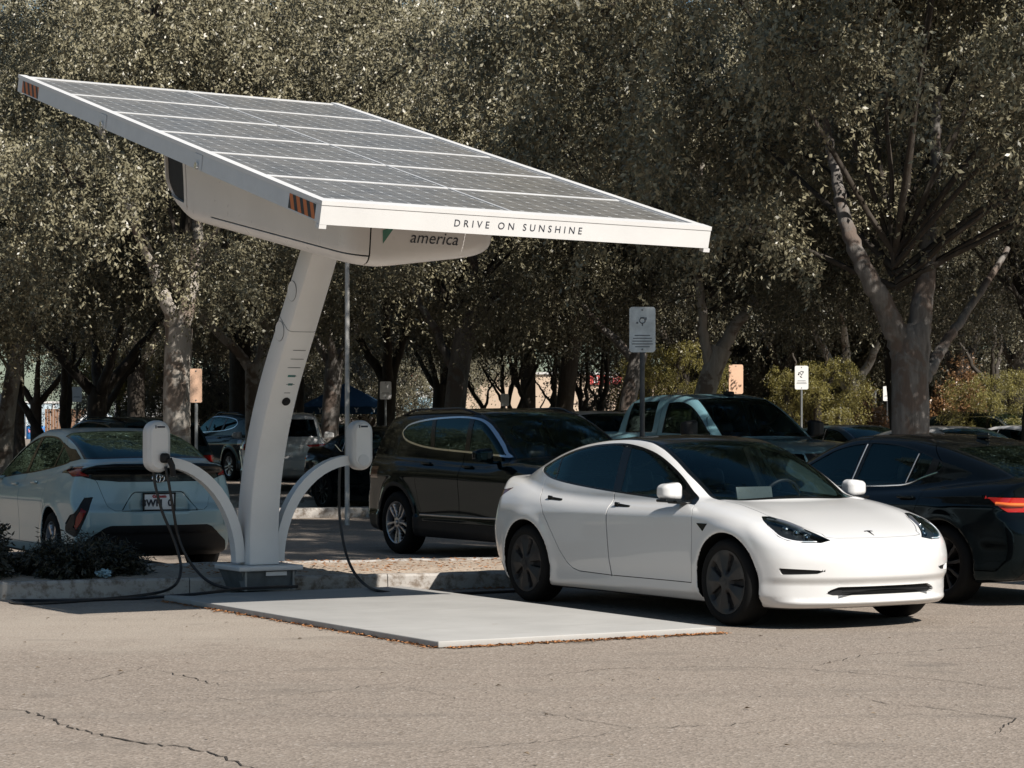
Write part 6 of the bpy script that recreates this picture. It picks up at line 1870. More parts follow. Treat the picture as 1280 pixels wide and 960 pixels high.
def trunk_lean(m):
    Y = 44.0; X = (876 - 640) / 3072 * Y
    L = px_limb(Y, (X, Y))
    m.tube(catmull(L([(870, 632, 0), (872, 580, 0), (878, 510, 0), (888, 470, 0), (902, 435, 0)]), 5), [0.26] * 4 + [0.19] * 17, 12)
    limb(m, L([(898, 445, 0), (918, 410, 0.1), (940, 380, 0.2), (972, 330, 0.4), (1000, 240, 0.6)]), 0.14, 0.05, 8, 7, 0.02, 12)
    limb(m, L([(890, 465, 0), (880, 420, -0.1), (876, 370, -0.2), (868, 300, -0.3), (880, 180, -0.5)]), 0.11, 0.05, 8, 7, 0.02, 13)
place(TC, 876, 44.0, 4.4, 1.12, trunk_lean, 'tree with a pale leaning trunk behind the pickup roof', M['bark_pale'])
def trunk_back(m):
    Y = 56.0; X = (785 - 640) / 3072 * Y
    L = px_limb(Y, (X, Y))
    m.tube(catmull(L([(782, 610, 0), (782, 560, 0), (784, 510, 0), (792, 470, 0), (800, 440, 0)]), 5), [0.24] * 4 + [0.19] * 17, 12)
    limb(m, L([(796, 455, 0), (770, 425, 0.1), (748, 405, 0.2), (720, 370, 0.4)]), 0.13, 0.05, 8, 7, 0.02, 14)
    limb(m, L([(798, 450, 0), (810, 400, 0), (815, 330, 0.2)]), 0.13, 0.05, 8, 7, 0.02, 15)
place(TC, 785, 56.0, 0.9, 1.25, trunk_back, 'tree with a bare leaning trunk just behind the charging sign', M['bark_grey'])
def trunk_edge(m):
    Y = 48.0; X = (8 - 640) / 3072 * Y
    L = px_limb(Y, (X, Y))
    m.tube(catmull(L([(6, 622, 0), (6, 570, 0), (10, 510, 0), (20, 450, 0), (26, 430, 0)]), 5), [0.22] * 4 + [0.16] * 17, 12)
    limb(m, L([(24, 440, 0), (40, 400, 0), (60, 330, 0.2)]), 0.11, 0.04, 8, 7, 0.02, 16)
    limb(m, L([(22, 445, 0), (5, 400, 0), (-20, 330, 0.2)]), 0.11, 0.04, 8, 7, 0.02, 17)
place(TB, 8, 48.0, 5.1, 1.1, trunk_edge, 'tree with a slim pale trunk at the left edge, before the container', M['bark_pale'])

S = simple_trunk
more = [
    (TB, 1290, 40.0, 2.0, 1.0, S(0.24, 2.8, (0.2, 0), 3, 31), 'dense tree at the right edge behind the white cars', 'bark_dark', 'leaf_dark'),
    (TB, 1128, 45.0, 0.2, 1.1, S(0.17, 3.0, (-0.2, 0), 3, 32), 'dark leafy tree between the pickup and the big forked trunk', 'bark_dark', 'leaf_dark'),
    (TB, 700, 62.0, 1.1, 1.2, S(0.22, 3.4, (0.3, 0), 3, 33), 'dark tree with high crown over the gap left of the charging sign', 'bark_dark', 'leaf_dark'),
    (TC, 410, 58.0, 4.0, 1.35, S(0.21, 2.9, (0.15, 0), 3, 34), 'tree over the blue tent, right of the column', 'bark_grey', None),
    (TC, 118, 60.0, 3.0, 1.45, S(0.24, 2.3, (0.1, 0), 4, 35, 1.9, 2.0), 'dark tree with low forked trunk beside the white square sign on the left', 'bark_dark', None),
    (TC, 78, 66.0, 5.6, 1.4, vase_trunk(0.16, 4, 3.6, 36, 1.5), 'dark tree with spreading stems right of the container', 'bark_dark', None),
    (TC, 480, 64.0, 1.9, 1.45, S(0.24, 2.6, (0.1, 0), 3, 37), 'tree behind the small white sign over the tent end', 'bark_dark', 'leaf_dark'),
    (TC, 1200, 62.0, 0.5, 1.3, S(0.22, 2.8, (0, 0), 3, 38), 'shady tree deep behind the big forked trunk', 'bark_dark', 'leaf_dark'),
    (TC, 1060, 66.0, 2.7, 1.5, S(0.24, 2.4, (0.1, 0), 3, 39), 'tree with pale stubby trunk far behind the pickup nose', 'bark_pale', 'leaf_dark'),
    (TD, 690, 72.0, 0.3, 1.35, vase_trunk(0.11, 5, 3.4, 40, 1.1), 'small tree with many dark stems before the tan wall, left one', 'bark_dark', None),
    (TD, 742, 74.0, 2.3, 1.45, vase_trunk(0.12, 5, 3.8, 41, 1.4), 'small tree with many dark stems under the red shop sign', 'bark_dark', None),
    (TD, 628, 76.0, 4.3, 1.35, vase_trunk(0.12, 4, 3.2, 42, 1.0), 'small tree with dark stems above the black SUV roof', 'bark_dark', None),
    (TD, 545, 78.0, 5.3, 1.5, S(0.18, 2.6, (0.1, 0), 3, 43, 1.0, 1.6), 'small tree before the striped awning', 'bark_dark', None),
    (TB, 170, 86.0, 0.8, 1.3, S(0.3, 3.4, (0, 0), 3, 44), 'tall tree far back on the left above the white box truck', 'bark_dark', 'leaf_dark'),
    (TB, 370, 90.0, 2.8, 1.3, S(0.3, 3.6, (0, 0), 3, 45), 'tall tree far back between column and left trunks', 'bark_dark', 'leaf_dark'),
    (TB, 560, 92.0, 4.8, 1.3, S(0.3, 4.6, (0, 0), 3, 46), 'tall tree far back behind the brown trunk', 'bark_dark', 'leaf_dark'),
    (TB, 850, 80.0, 1.8, 1.6, S(0.3, 3.4, (0, 0), 3, 47), 'tall tree far back behind the peach banner', 'bark_dark', 'leaf_dark'),
    (TB, 980, 88.0, 3.8, 1.4, S(0.3, 3.4, (0, 0), 3, 48), 'tall tree far back behind the pickup roof', 'bark_dark', 'leaf_dark'),
    (TB, 1130, 92.0, 5.8, 1.4, S(0.3, 3.4, (0, 0), 3, 49), 'tall tree far back behind the big trunk', 'bark_dark', 'leaf_dark'),
    (TB, 1270, 78.0, 0.1, 1.35, S(0.3, 3.4, (0, 0), 3, 50), 'tall tree far back at the right edge', 'bark_dark', 'leaf_dark'),
    (TC, 45, 92.0, 1.3, 1.5, S(0.22, 2.2, (0, 0), 3, 59), 'round leafy tree over the shipping container', 'bark_dark', None),
    (TB, 20, 88.0, 3.3, 1.25, S(0.3, 4.8, (0, 0), 3, 51), 'tall tree far back at the left edge', 'bark_dark', 'leaf_dark'),
    (TB, 300, 70.0, 3.9, 1.5, S(0.3, 3.8, (0, 0), 3, 52), 'broad tree behind the pale forked trunk', 'bark_dark', None),
    (TB, 800, 68.0, 5.0, 1.45, S(0.3, 4.4, (0, 0), 3, 53), 'broad tree behind the bare leaning trunk', 'bark_dark', 'leaf_dark'),
    (TB, 660, 84.0, 0.6, 1.35, S(0.26, 5.2, (0, 0), 3, 54), 'tall tree far back above the tan wall', 'bark_dark', 'leaf_dark'),
    (TD, 1022, 60.0, 1.0, 0.52, S(0.10, 2.2, (0, 0), 3, 55, 0.6, 1.0), 'young yellow-green tree right of the white sign', 'bark_dark', 'leaf_yellow'),
    (TD, 1240, 54.0, 2.0, 0.45, S(0.10, 2.4, (0, 0), 3, 56, 0.6, 1.0), 'young yellow-green tree between big trunk and right edge', 'bark_dark', 'leaf_yellow'),
    (TD, 840, 62.0, 3.0, 0.6, S(0.10, 2.4, (0, 0), 3, 57, 0.6, 1.0), 'young yellow-green tree left of the peach banner', 'bark_dark', 'leaf_yellow'),
    (TD, 148, 98.0, 4.0, 1.0, S(0.10, 2.4, (0, 0), 3, 58, 0.6, 1.0), 'small yellow-green tree beside the white box truck', 'bark_dark', 'leaf_yellow'),
]
for i, (px, Y, tm, sc) in enumerate(((225, 104, 'TC', 1.6), (285, 100, 'TC', 1.5), (390, 112, 'TC', 1.7), (460, 108, 'TC', 1.5), (885, 96, 'TC', 1.6), (950, 102, 'TC', 1.5), (1030, 98, 'TC', 1.6), (1100, 104, 'TC', 1.6), (1165, 96, 'TC', 1.5), (1235, 90, 'TC', 1.6), (1295, 100, 'TC', 1.6), (575, 134, 'TC', 1.2))):
    X = (px - 640) / 3072 * Y
    put_tree(TC, (X, Y, 0), i * 1.7, sc, simple_trunk(0.2, 1.2, (0, 0), 3, 70 + i, 1.0, 1.5), 'dark bushy tree, far row, ' + ('above the silver SUV roof', 'behind the stop sign', 'directly behind the blue tent', 'right of the blue tent', 'left of the peach board', 'right of the peach board', 'behind the short thin pole', 'behind the thin pale pole', 'just right of the big trunk foot', 'behind the rust-leaved small tree', 'farthest right', 'just right of the striped awning')[i],
             M['bark_dark'], leaf=M['leaf_dark'], crown_loc=(0, 0, -2.6 * sc), group='dark trees of the far row')
# a tree outside the right edge whose crown, above the frame, shades the second row of cars
put_tree(TC, (6.6, 21.6, 0), 2.0, 1.0, simple_trunk(0.26, 7.6, (0.1, 0), 3, 91, 1.6, 2.6), 'tall tree beyond the right edge, its crown above the picture', M['bark_grey'], crown_loc=(0, 0, 5.4))
# unseen trees added left of the frame, to darken what the car sides mirror
for i, (x, y, sc, tm) in enumerate(((-13.5, 41, 1.1, TB), (-18.5, 36, 1.1, TB), (-17.5, 47, 1.2, TB), (-25, 41, 1.2, TB), (-24, 52, 1.2, TB), (-32, 47, 1.2, TB), (-31, 36, 1.1, TB), (-39, 42, 1.2, TB))):
    put_tree(tm, (x, y, 0), i * 0.9, sc, simple_trunk(0.24, 2.0, (0, 0), 3, 110 + i), 'unseen leafy tree added beyond the left edge for reflections', M['bark_dark'], crown_loc=(0, 0, -1.9 * sc), group='trees beyond the left edge')
# unseen trees added behind the viewer for paint and glass to mirror
for i, (x, y, sc) in enumerate(((-30, -22, 1.1), (-21, -26, 1.2), (-12, -22, 1.1), (-3, -27, 1.2), (7, -30, 1.15), (17, -27, 1.2), (27, -32, 1.1), (36, -22, 1.2), (42, -6, 1.1), (40, 8, 1.1), (34, 19, 1.1))):
    put_tree(TB, (x, y, 0), i * 1.3, sc, simple_trunk(0.24, 2.6, (0, 0), 3, 130 + i), 'unseen leafy tree added behind the viewer for reflections', M['bark_dark'], crown_loc=(0, 0, -1.2 * sc), group='trees behind the viewer')
for tm, px, Y, rot, sc, tr, lab, bk, lf in more:
    place(tm, px, Y, rot, sc, tr, lab, M[bk], M[lf] if lf else None)

# shrubs
def bush(loc, r, h, seed, n, mat, label, size=0.05, wide=1.0, L=(0.12, 0.3), stems=True, group=None, name='shrub', bark=None, cat='shrub', base=0.0):
    t = empty(name, loc, 0, label, cat, group)
    rs = np.random.default_rng(seed); fo = Foliage(seed); m = MB()
    for i in range(n):
        d = rs.normal(size=3); d[2] = abs(d[2]); d /= np.linalg.norm(d)
        f = rs.uniform(0.3, 1) ** 0.5 * (0.85 + 0.25 * math.sin(4 * d[0] + seed) * math.cos(3 * d[1]))
        c = np.array([d[0] * r, d[1] * r, base + d[2] * (h - base)]) * np.array([f, f, 1]) + np.array([0, 0, (0 if base else 0.02)])
        c[2] = base + (c[2] - base) * f
        fo.cluster(c, r * 0.14, 9, L, (0.0, 0.4), size, size * 0.55 if wide == 1.0 else 0.018, d + np.array([0, 0, 0.35]), 1.2, wide)
        if i % 5 == 0: limb(m, [Vector((0, 0, 0)), Vector((c[0] * 0.35, c[1] * 0.35, c[2] * 0.6)), Vector(c)], 0.012 + 0.02 * h, 0.004, 5, 4, 0.01, i)
    fo.build('foliage', mat, t)
    m.build('stems', bark or M['bark_dark'], t, 60)
    return t
bush((-4.02, 22.42, 0.14), 0.38, 0.20, 61, 150, M['needle'], 'low dark spiky shrub on the planting bed, before the silver hatchback', 0.06, 0.45, (0.12, 0.30), group='shrubs on the planting bed')
bush((-3.66, 22.5, 0.14), 0.22, 0.14, 62, 70, M['needle'], 'smaller dark shrub by the kerb, nearest the charging column', 0.06, 0.45, (0.10, 0.24), group='shrubs on the planting bed')
bush((-4.85, 22.1, 0.14), 0.26, 0.50, 63, 70, M['needle'], 'taller dark shrub cut by the left edge of the picture', 0.055, 0.9, (0.12, 0.3), group='shrubs on the planting bed')
bush((10.95, 60.0, 0.0), 0.85, 2.75, 64, 230, M['leaf_rust'], 'small rust-leaved tree with pale stem right of the big trunk', 0.085, 1.0, (0.2, 0.5), name='small_tree', bark=M['bark_pale'], cat='tree', base=1.2)
bush((9.3, 64.0, 0.0), 0.60, 2.2, 65, 130, M['leaf_rust'], 'rust-leaved bush left of the big trunk, behind a thin pole', 0.085, 1.0, (0.2, 0.45), name='bush', bark=M['bark_dark'], cat='bush', base=0.8)
bush((-7.6, 66.0, 0.0), 0.9, 1.5, 66, 140, M['leaf_olive'], 'green hedge bush under the peach sign on the left', 0.085, 1.0, (0.2, 0.45), name='bush', cat='bush')
bush((-6.0, 70.0, 0.0), 1.4, 1.9, 67, 200, M['leaf_olive'], 'green bush beside the pale forked trunk', 0.085, 1.0, (0.2, 0.45), name='bush', cat='bush')
# ----------------------------------------------------------------------------
# signs, posts, far buildings
# ----------------------------------------------------------------------------
def rplate(w, h, r, t):
    """rounded upright plate facing -y, centred"""
    pts = []
    for cx, cz, a0 in ((w / 2 - r, h / 2 - r, 0), (-w / 2 + r, h / 2 - r, PI / 2), (-w / 2 + r, -h / 2 + r, PI), (w / 2 - r, -h / 2 + r, 1.5 * PI)):
        for k in range(5): 
            a = a0 + PI / 2 * k / 4; pts.append((cx + r * math.cos(a), cz + r * math.sin(a)))
    m = MB(); m.prism(pts, -t / 2, t / 2, lambda a, b, hh: Vector((a, hh, b)))
    return m
def sign(px, py, Y, w, h, label, face, post_mat, post_r=0.025, rz=0.0, group='signs on posts', lines=0, icon=False, name='post_sign'):
    z = 1.6 - (py - 520) / 3072 * Y
    s = empty(name, ((px - 640) / 3072 * Y, Y, 0), rz, label, 'sign', group)
    m = MB(); m.tube([(0, post_r + 0.008, -0.05), (0, post_r + 0.008, z + h / 2 - 0.03)], post_r, 10); m.build('post', post_mat, s)
    p = rplate(w, h, min(w, h) * 0.12, 0.004).build('plate', face, s, 30); p.location = (0, 0, z)
    b = MB()
    for zz in (h / 2 - 0.035, -h / 2 + 0.035): b.lathe([(0.0, -0.012), (0.010, -0.010), (0.012, -0.002)], 10, 'Y', (0, 0, zz))
    b.build('bolts', M['steel_post'], p)
    for i in range(lines):
        q = MB(); ww = w * (0.30, 0.36, 0.38, 0.40, 0.28)[i % 5]; zz = -h * 0.13 - i * h * 0.062
        q.box((0, -0.0033, zz), (ww * 2, 0.0012, h * 0.020)); q.build('printed_line', M['ink_soft'], p, smooth=0)
    if icon:
        q = MB()
        q.tube([(0.032 * math.cos(a), -0.0036, h * 0.20 + 0.032 * math.sin(a)) for a in np.linspace(0, 2 * PI, 17)], 0.006, 4, cap=False)
        q.box((0, -0.0036, h * 0.26), (0.05, 0.0014, 0.018)); q.box((0.0, -0.0036, h * 0.12), (0.012, 0.0014, 0.04)); q.box((-0.06, -0.0036, h * 0.15), (0.022, 0.0014, 0.022)); q.box((0.04, -0.0036, h * 0.24), (0.018, 0.0014, 0.03))
        q.build('printed_icon', M['ink_soft'], p, smooth=0)
    return s
M['ink_soft'] = plain('faded_ink', (0.10, 0.11, 0.12), 0.6)
sign(803, 412, 28.7, 0.305, 0.53, 'grey rounded charging sign on a dark post, in front of the pickup', M['sign_grey'] if 'sign_grey' in M else M['sign_white'], M['dark_post'], 0.030, lines=5, icon=True)
sign(482, 488, 58.0, 0.27, 0.42, 'small white sign on a post above the black sedan, right of the tent', M['sign_white'], M['steel_post'], lines=2)
sign(631, 500, 68.0, 0.23, 0.34, 'tiny white sign just above the black SUV roof', M['sign_white'], M['steel_post'])
sign(1002, 472, 55.0, 0.30, 0.53, 'white rounded sign with black print, above the pickup windscreen', M['sign_white'], M['steel_post'], lines=3, icon=True)
sign(1109, 492, 72.0, 0.24, 0.43, 'small white sign half behind the big trunk', M['sign_white'], M['dark_post'], lines=2)
sign(96, 493, 75.0, 0.30, 0.46, 'white square sign left of the patchy trunk, near the container', M['sign_white'], M['dark_post'], lines=2)
sign(4, 502, 70.0, 0.30, 0.46, 'white sign cut by the left edge above the container', M['sign_white'], M['steel_post'])
sign(245, 482, 37.0, 0.18, 0.51, 'tall peach coloured board on a post by the patchy trunk', M['sign_orange'], M['steel_post'], group='peach boards')
b2 = sign(920, 474, 57.0, 0.33, 0.68, 'tall peach coloured board above the pickup roof', M['sign_orange'], M['steel_post'], group='peach boards')
# stop sign
Y = 110.0; st = empty('stop_sign', ((303 - 640) / 3072 * Y, Y, 0), 0, 'red stop sign just above the dark green SUV roof', 'sign')
m = MB(); m.prism([(0.36 * math.cos(PI / 8 + k * PI / 4), 0.36 * math.sin(PI / 8 + k * PI / 4)) for k in range(8)], -0.004, 0.004, lambda a, b, h: Vector((a, h, b + 2.06))); p = m.build('plate', M['sign_red'], st, smooth=0)
t = text_obj('lettering', 'STOP', 0.30, M['sign_white'], p, align='CENTER', bold=0.006); t.location = (0, -0.008, 2.06); t.rotation_euler = (PI / 2, 0, 0)
m = MB(); m.tube([(0, 0.04, 0), (0, 0.04, 2.4)], 0.03, 8); m.build('post', M['steel_post'], st)
# posts
def post(px, ytop, Y, r, label, mat, head=False):
    z = 1.6 - (ytop - 520) / 3072 * Y
    e = empty('lamp_post' if head else 'post', ((px - 640) / 3072 * Y, Y, 0), 0, label, 'lamp post' if head else 'post')
    m = MB(); m.tube([(0, 0, 0), (0, 0, z * 0.5), (0, 0, z)], [r, r * 0.95, r * 0.9], 14); m.build('pole', mat, e)
    if head:
        m = MB(); m.box((0.35, 0, z - 0.02), (0.75, 0.06, 0.06), bev=0.01); m.box((0.75, 0, z - 0.05), (0.5, 0.28, 0.12), bev=0.03); m.build('lamp_head', mat, e)
    return e
M['post_grey'] = plain('pale_post', (0.42, 0.41, 0.39), 0.5)
post(434, 236, 36.0, 0.036, 'slim pale lamp post rising behind the right charger', M['post_grey'], True)
post(1093, 488, 70.0, 0.06, 'thin pale pole left of the big trunk', M['post_grey'])
post(1050, 505, 72.0, 0.04, 'short thin pole behind the pickup nose', M['post_grey'])
post(1212, 500, 66.0, 0.035, 'thin dark pole beside the rust-leaved small tree', M['dark_post'])

# far buildings, container, truck, tent
def mk(name, col, r=0.8, **k): return plain(name, col, r, **k)
M['stucco_tan'] = mk('tan_stucco', (0.56, 0.43, 0.32), var=0.05, scale=0.3)
M['stucco_taupe'] = mk('taupe_stucco', (0.24, 0.195, 0.165), var=0.08, scale=0.5)
M['shop_white'] = mk('white_fascia', (0.62, 0.60, 0.57))
M['roof_tile'] = mk('brown_roof_tile', (0.17, 0.13, 0.105), var=0.3, scale=8)
M['awning'] = mk('pale_blue_awning', (0.35, 0.47, 0.52))
M['awning_dark'] = mk('blue_awning', (0.16, 0.28, 0.34))
M['shop_red'] = mk('shop_red', (0.62, 0.10, 0.09))
M['window_dark'] = mk('dark_shop_glass', (0.02, 0.024, 0.028), 0.15)
M['tent_blue'] = mk('blue_tent_cloth', (0.012, 0.055, 0.11), 0.8)
M['container'] = mk('pale_blue_container', (0.46, 0.54, 0.58), 0.5)
M['barrel_blue'] = mk('blue_barrel', (0.03, 0.17, 0.42), 0.4)
M['fence_wood'] = mk('brown_fence', (0.22, 0.12, 0.07), var=0.3, scale=6)
def XP(px, Y): return (px - 640) / 3072 * Y
def ZP(py, Y): return 1.6 - (py - 520) / 3072 * Y
# tan store
Y = 170.0
b = empty('store_building', (XP(740, Y), Y, 0), 0, 'long tan store wall with a red sign, behind the many-stemmed trees', 'building')
x0, x1 = XP(585, Y) - XP(740, Y), XP(1000, Y) - XP(740, Y); zt = ZP(468, Y)
m = MB(); m.box(((x0 + x1) / 2, 8, zt / 2), (x1 - x0, 16, zt)); m.build('wall', M['stucco_tan'], b, smooth=0)
m = MB(); m.box(((x0 + x1) / 2, 8, zt + 0.08), (x1 - x0 + 0.3, 16.3, 0.16)); m.build('coping', M['shop_white'], b, smooth=0)
m = MB(); m.box(((x0 + x1) / 2, -0.03, zt * 0.55), (x1 - x0, 0.05, 0.06)); m.build('wall_band', M['stucco_taupe'], b, smooth=0)
m = MB(); m.box((XP(757, Y) - XP(740, Y), -0.07, ZP(475, Y)), (XP(777, Y) - XP(738, Y), 0.12, 0.62)); sg = m.build('shop_sign', M['shop_red'], b, smooth=0)
t = text_obj('lettering', 'B   ITS', 0.62, M['sign_white'], sg, align='CENTER', bold=0.01); t.location = (XP(757, Y) - XP(740, Y), -0.14, ZP(475, Y)); t.rotation_euler = (PI / 2, 0, 0)
# store with awning
Y = 125.0
b = empty('shop_building', (XP(520, Y), Y, 0), 0, 'small shop with white fascia and pale blue striped awning, right of the tent', 'building')
def bx(name, pxa, pxb, ya, yb, dep, mat, y0=0.0, parent=None, Y=Y, px0=520):
    xa, xb = XP(pxa, Y) - XP(px0, Y), XP(pxb, Y) - XP(px0, Y); za, zb = max(0, ZP(ya, Y)), max(0.0, ZP(yb, Y))
    m = MB(); m.box(((xa + xb) / 2, y0 + dep / 2, (za + zb) / 2), (abs(xb - xa), dep, abs(zb - za))); return m.build(name, mat, parent or b, smooth=0)
bx('wall', 495, 700, 560, 484, 8, M['stucco_tan'])
bx('fascia', 495, 552, 497, 482, 0.3, M['shop_white'], -0.35)
bx('fascia_band', 498, 540, 488, 485, 0.05, M['awning'], -0.41)
bx('shop_window', 500, 540, 542, 514, 0.06, M['window_dark'], -0.07)
aw = MB()
n = 12; xa, xb = XP(503, Y) - XP(520, Y), XP(546, Y) - XP(520, Y)
for i in range(n):
    a = xa + (xb - xa) * i / n; c = xa + (xb - xa) * (i + 1) / n
    aw.add([(a, -0.36, ZP(497, Y)), (c, -0.36, ZP(497, Y)), (c, -1.3, ZP(513, Y)), (a, -1.3, ZP(513, Y)), (a, -0.36, ZP(497, Y) - 0.05), (c, -0.36, ZP(497, Y) - 0.05), (c, -1.3, ZP(513, Y) - 0.05), (a, -1.3, ZP(513, Y) - 0.05)],
           [(0, 1, 2, 3), (7, 6, 5, 4), (0, 3, 7, 4), (1, 5, 6, 2), (3, 2, 6, 7)], i % 2)
aw.build('awning', [M['awning'], M['awning_dark']], b, smooth=0)
m = MB(); m.box((XP(513, Y) - XP(520, Y), -0.5, ZP(471, Y)), (0.8, 0.15, 0.5), bev=0.05); m.tube([(XP(513, Y) - XP(520, Y), -0.45, ZP(484, Y)), (XP(513, Y) - XP(520, Y), -0.45, ZP(475, Y))], 0.05, 8); m.build('roof_sign', M['shop_red'], b)
# blue tent
Y = 100.0
tnt = empty('canopy_tent', (XP(432, Y), Y, 0), 0, 'dark blue pop-up tent beyond the black sedan, right of the column', 'tent')
m = MB(); w = 1.75
m.add([(-w, -w, 1.98), (w, -w, 1.98), (w, w, 1.98), (-w, w, 1.98), (0, 0, 2.95)], [(0, 1, 4), (1, 2, 4), (2, 3, 4), (3, 0, 4)])
for a, c in (((-w, -w), (w, -w)), ((w, -w), (w, w)), ((w, w), (-w, w)), ((-w, w), (-w, -w))):
    m.add([(a[0], a[1], 1.98), (c[0], c[1], 1.98), (c[0], c[1], 1.68), (a[0], a[1], 1.68)], [(0, 1, 2, 3)])
m.build('tent_roof', M['tent_blue'], tnt, smooth=0, fix=False)
for a in ((-w, -w), (w, -w), (w, w), (-w, w)):
    m = MB(); m.tube([(a[0] * 0.98, a[1] * 0.98, 0), (a[0] * 0.98, a[1] * 0.98, 2.0)], 0.03, 8); m.build('leg', M['post_grey'], tnt)
for x in (-0.9, 0.55, 1.25):
    m = MB(); m.add([(x - 0.10, -w - 0.006, 1.93), (x - 0.03, -w - 0.006, 1.84), (x - 0.03, -w - 0.006, 1.74), (x + 0.03, -w - 0.006, 1.74), (x + 0.03, -w - 0.006, 1.84), (x + 0.10, -w - 0.006, 1.93), (x + 0.04, -w - 0.006, 1.93), (x, -w - 0.006, 1.87), (x - 0.04, -w - 0.006, 1.93)], [(0, 1, 8), (1, 4, 7, 8), (1, 2, 3, 4), (4, 5, 6, 7)]); m.build('valance_mark', M['sign_white'], tnt, smooth=0, fix=False)
# shipping container with barrels
Y = 172.0
ct = empty('shipping_container', (XP(30, Y), Y, 0), 0, 'pale blue shipping container at the far left behind the trees', 'container')
m = MB(); x0, x1 = -4.2, XP(67, Y) - XP(30, Y)
n = 40; vs = []; 
for i in range(n + 1):
    x = x0 + (x1 - x0) * i / n; dy = 0.035 if (i // 1) % 2 else 0.0
    vs += [(x, dy, 0.15), (x, dy, 2.5)]
m.add(vs, [(2 * i, 2 * i + 2, 2 * i + 3, 2 * i + 1) for i in range(n)])
m.box(((x0 + x1) / 2, 1.25, 1.32), (x1 - x0 - 0.01, 2.35, 2.33)); m.build('corrugated_body', M['container'], ct, smooth=0)
m = MB()
for z in (0.1, 2.56): m.box(((x0 + x1) / 2, 1.2, z), (x1 - x0 + 0.1, 2.5, 0.14))
for x in (x0, x1): m.box((x, -0.02, 1.33), (0.12, 0.1, 2.4))
for x in (-1.05, 0.15): m.tube([(x, -0.05, 0.2), (x, -0.05, 2.45)], 0.03, 6)
m.build('frame', M['shop_white'], ct, smooth=0)
for body, x, z, s, mt in (('UES', -0.35, 1.55, 0.38, 'teal_ink'), ('HEMD', 1.1, 1.75, 0.26, 'ink')):
    t = text_obj('lettering', body, s, M[mt], ct, align='CENTER'); t.location = (x, -0.06, z); t.rotation_euler = (PI / 2, 0, 0)
for i, px in enumerate((25, 38.5, 53)):
    e = empty('barrel', (XP(px, Y - 2), Y - 2, 0), 0, ('left', 'middle', 'right')[i] + 'most' * (i != 1) + ' of three blue drums before the container', 'drum', 'blue drums')
    m = MB(); m.lathe([(0.0, 0), (0.30, 0.0), (0.32, 0.03), (0.32, 0.30), (0.335, 0.32), (0.32, 0.34), (0.32, 0.60), (0.335, 0.62), (0.32, 0.64), (0.32, 0.90), (0.30, 0.93), (0, 0.93)], 20); m.build('drum', M['barrel_blue'], e)
    m = MB(); m.box((0, -0.322, 0.60), (0.22, 0.012, 0.26)); m.build('drum_label', M['pink_label'] if 'pink_label' in M else M['red_ink'], e, smooth=0)
# white box truck
Y = 150.0
tk = empty('box_truck', (XP(169, Y), Y, 0), 0, 'white box truck body showing beyond the hatchback roof', 'truck')
x0, x1 = XP(143, Y) - XP(169, Y), XP(195, Y) - XP(169, Y)
m = MB(); m.box((0, 2.4, 1.9), (x1 - x0, 4.8, 1.85), bev=0.06); m.build('cargo_box', M['paint_white'], tk)
m = MB(); m.box((-0.1, -0.8, 1.25), (2.0, 1.5, 1.5), bev=0.2); m.build('cab', M['paint_white'], tk)
m = MB(); m.box((-0.1, -1.56, 1.55), (1.7, 0.02, 0.6), bev=0.005); m.build('windscreen', M['window_dark'], tk)
for x in (-1.0, 0.8):
    for y in (-0.9, 3.4):
        m = MB(); m.lathe([(0, -0.1), (0.38, -0.1), (0.40, 0), (0.38, 0.1), (0, 0.1)], 20, 'X', (x, y, 0.4)); m.build('wheel', M['tyre'], tk)
# tiled roof house
Y = 195.0
h = empty('tiled_roof_house', (XP(190, Y), Y, 0), 0, 'low taupe building with brown tiled roof behind the box truck', 'building')
x0, x1 = XP(158, Y) - XP(190, Y), XP(340, Y) - XP(190, Y)
m = MB(); m.box(((x0 + x1) / 2, 5, 1.5), (x1 - x0, 10, 3.0)); m.build('wall', M['stucco_taupe'], h, smooth=0)
m = MB(); m.add([(x0 - 0.4, -0.5, 2.9), (x1 + 0.4, -0.5, 2.9), (x1 + 0.4, 5, 4.5), (x0 - 0.4, 5, 4.5), (x1 + 0.4, 10.5, 2.9), (x0 - 0.4, 10.5, 2.9)], [(0, 1, 2, 3), (3, 2, 4, 5), (0, 3, 5), (1, 4, 2), (0, 5, 4, 1)]); m.build('roof', M['roof_tile'], h, smooth=0)
m = MB(); m.box((x0 - 0.3, -0.8, 1.9), (0.35, 0.35, 3.8)); m.build('red_post', M['shop_red'], h, smooth=0)
# fence and white tarpaulin tent at the left
Y = 140.0
f = empty('wooden_fence', (XP(95, Y), Y, 0), 0, 'brown wooden fence between the container and the white tarpaulin', 'fence')
m = MB()
for i in range(22): m.box((-1.7 + i * 0.16, 0, 1.0), (0.14, 0.03, 2.0))
m.build('boards', M['fence_wood'], f, smooth=0)
tp = empty('tarpaulin_shelter', (XP(122, Y - 5), Y - 5, 0), 0, 'low white tarpaulin shelter beside the box truck', 'shelter')
m = MB(); w = 1.05
m.add([(-w, -1, 1.25), (w, -1, 1.25), (w, 1, 1.25), (-w, 1, 1.25), (-w * 0.4, 0, 2.0), (w * 0.3, 0, 1.95)], [(0, 1, 5, 4), (2, 3, 4, 5), (1, 2, 5), (3, 0, 4)]); m.build('tarpaulin', M['paint_white'], tp, smooth=0, fix=False)
for a in ((-w, -1), (w, -1), (w, 1), (-w, 1)):
    m = MB(); m.tube([(a[0], a[1], 0), (a[0], a[1], 1.26)], 0.03, 6); m.build('leg', M['steel_post'], tp)
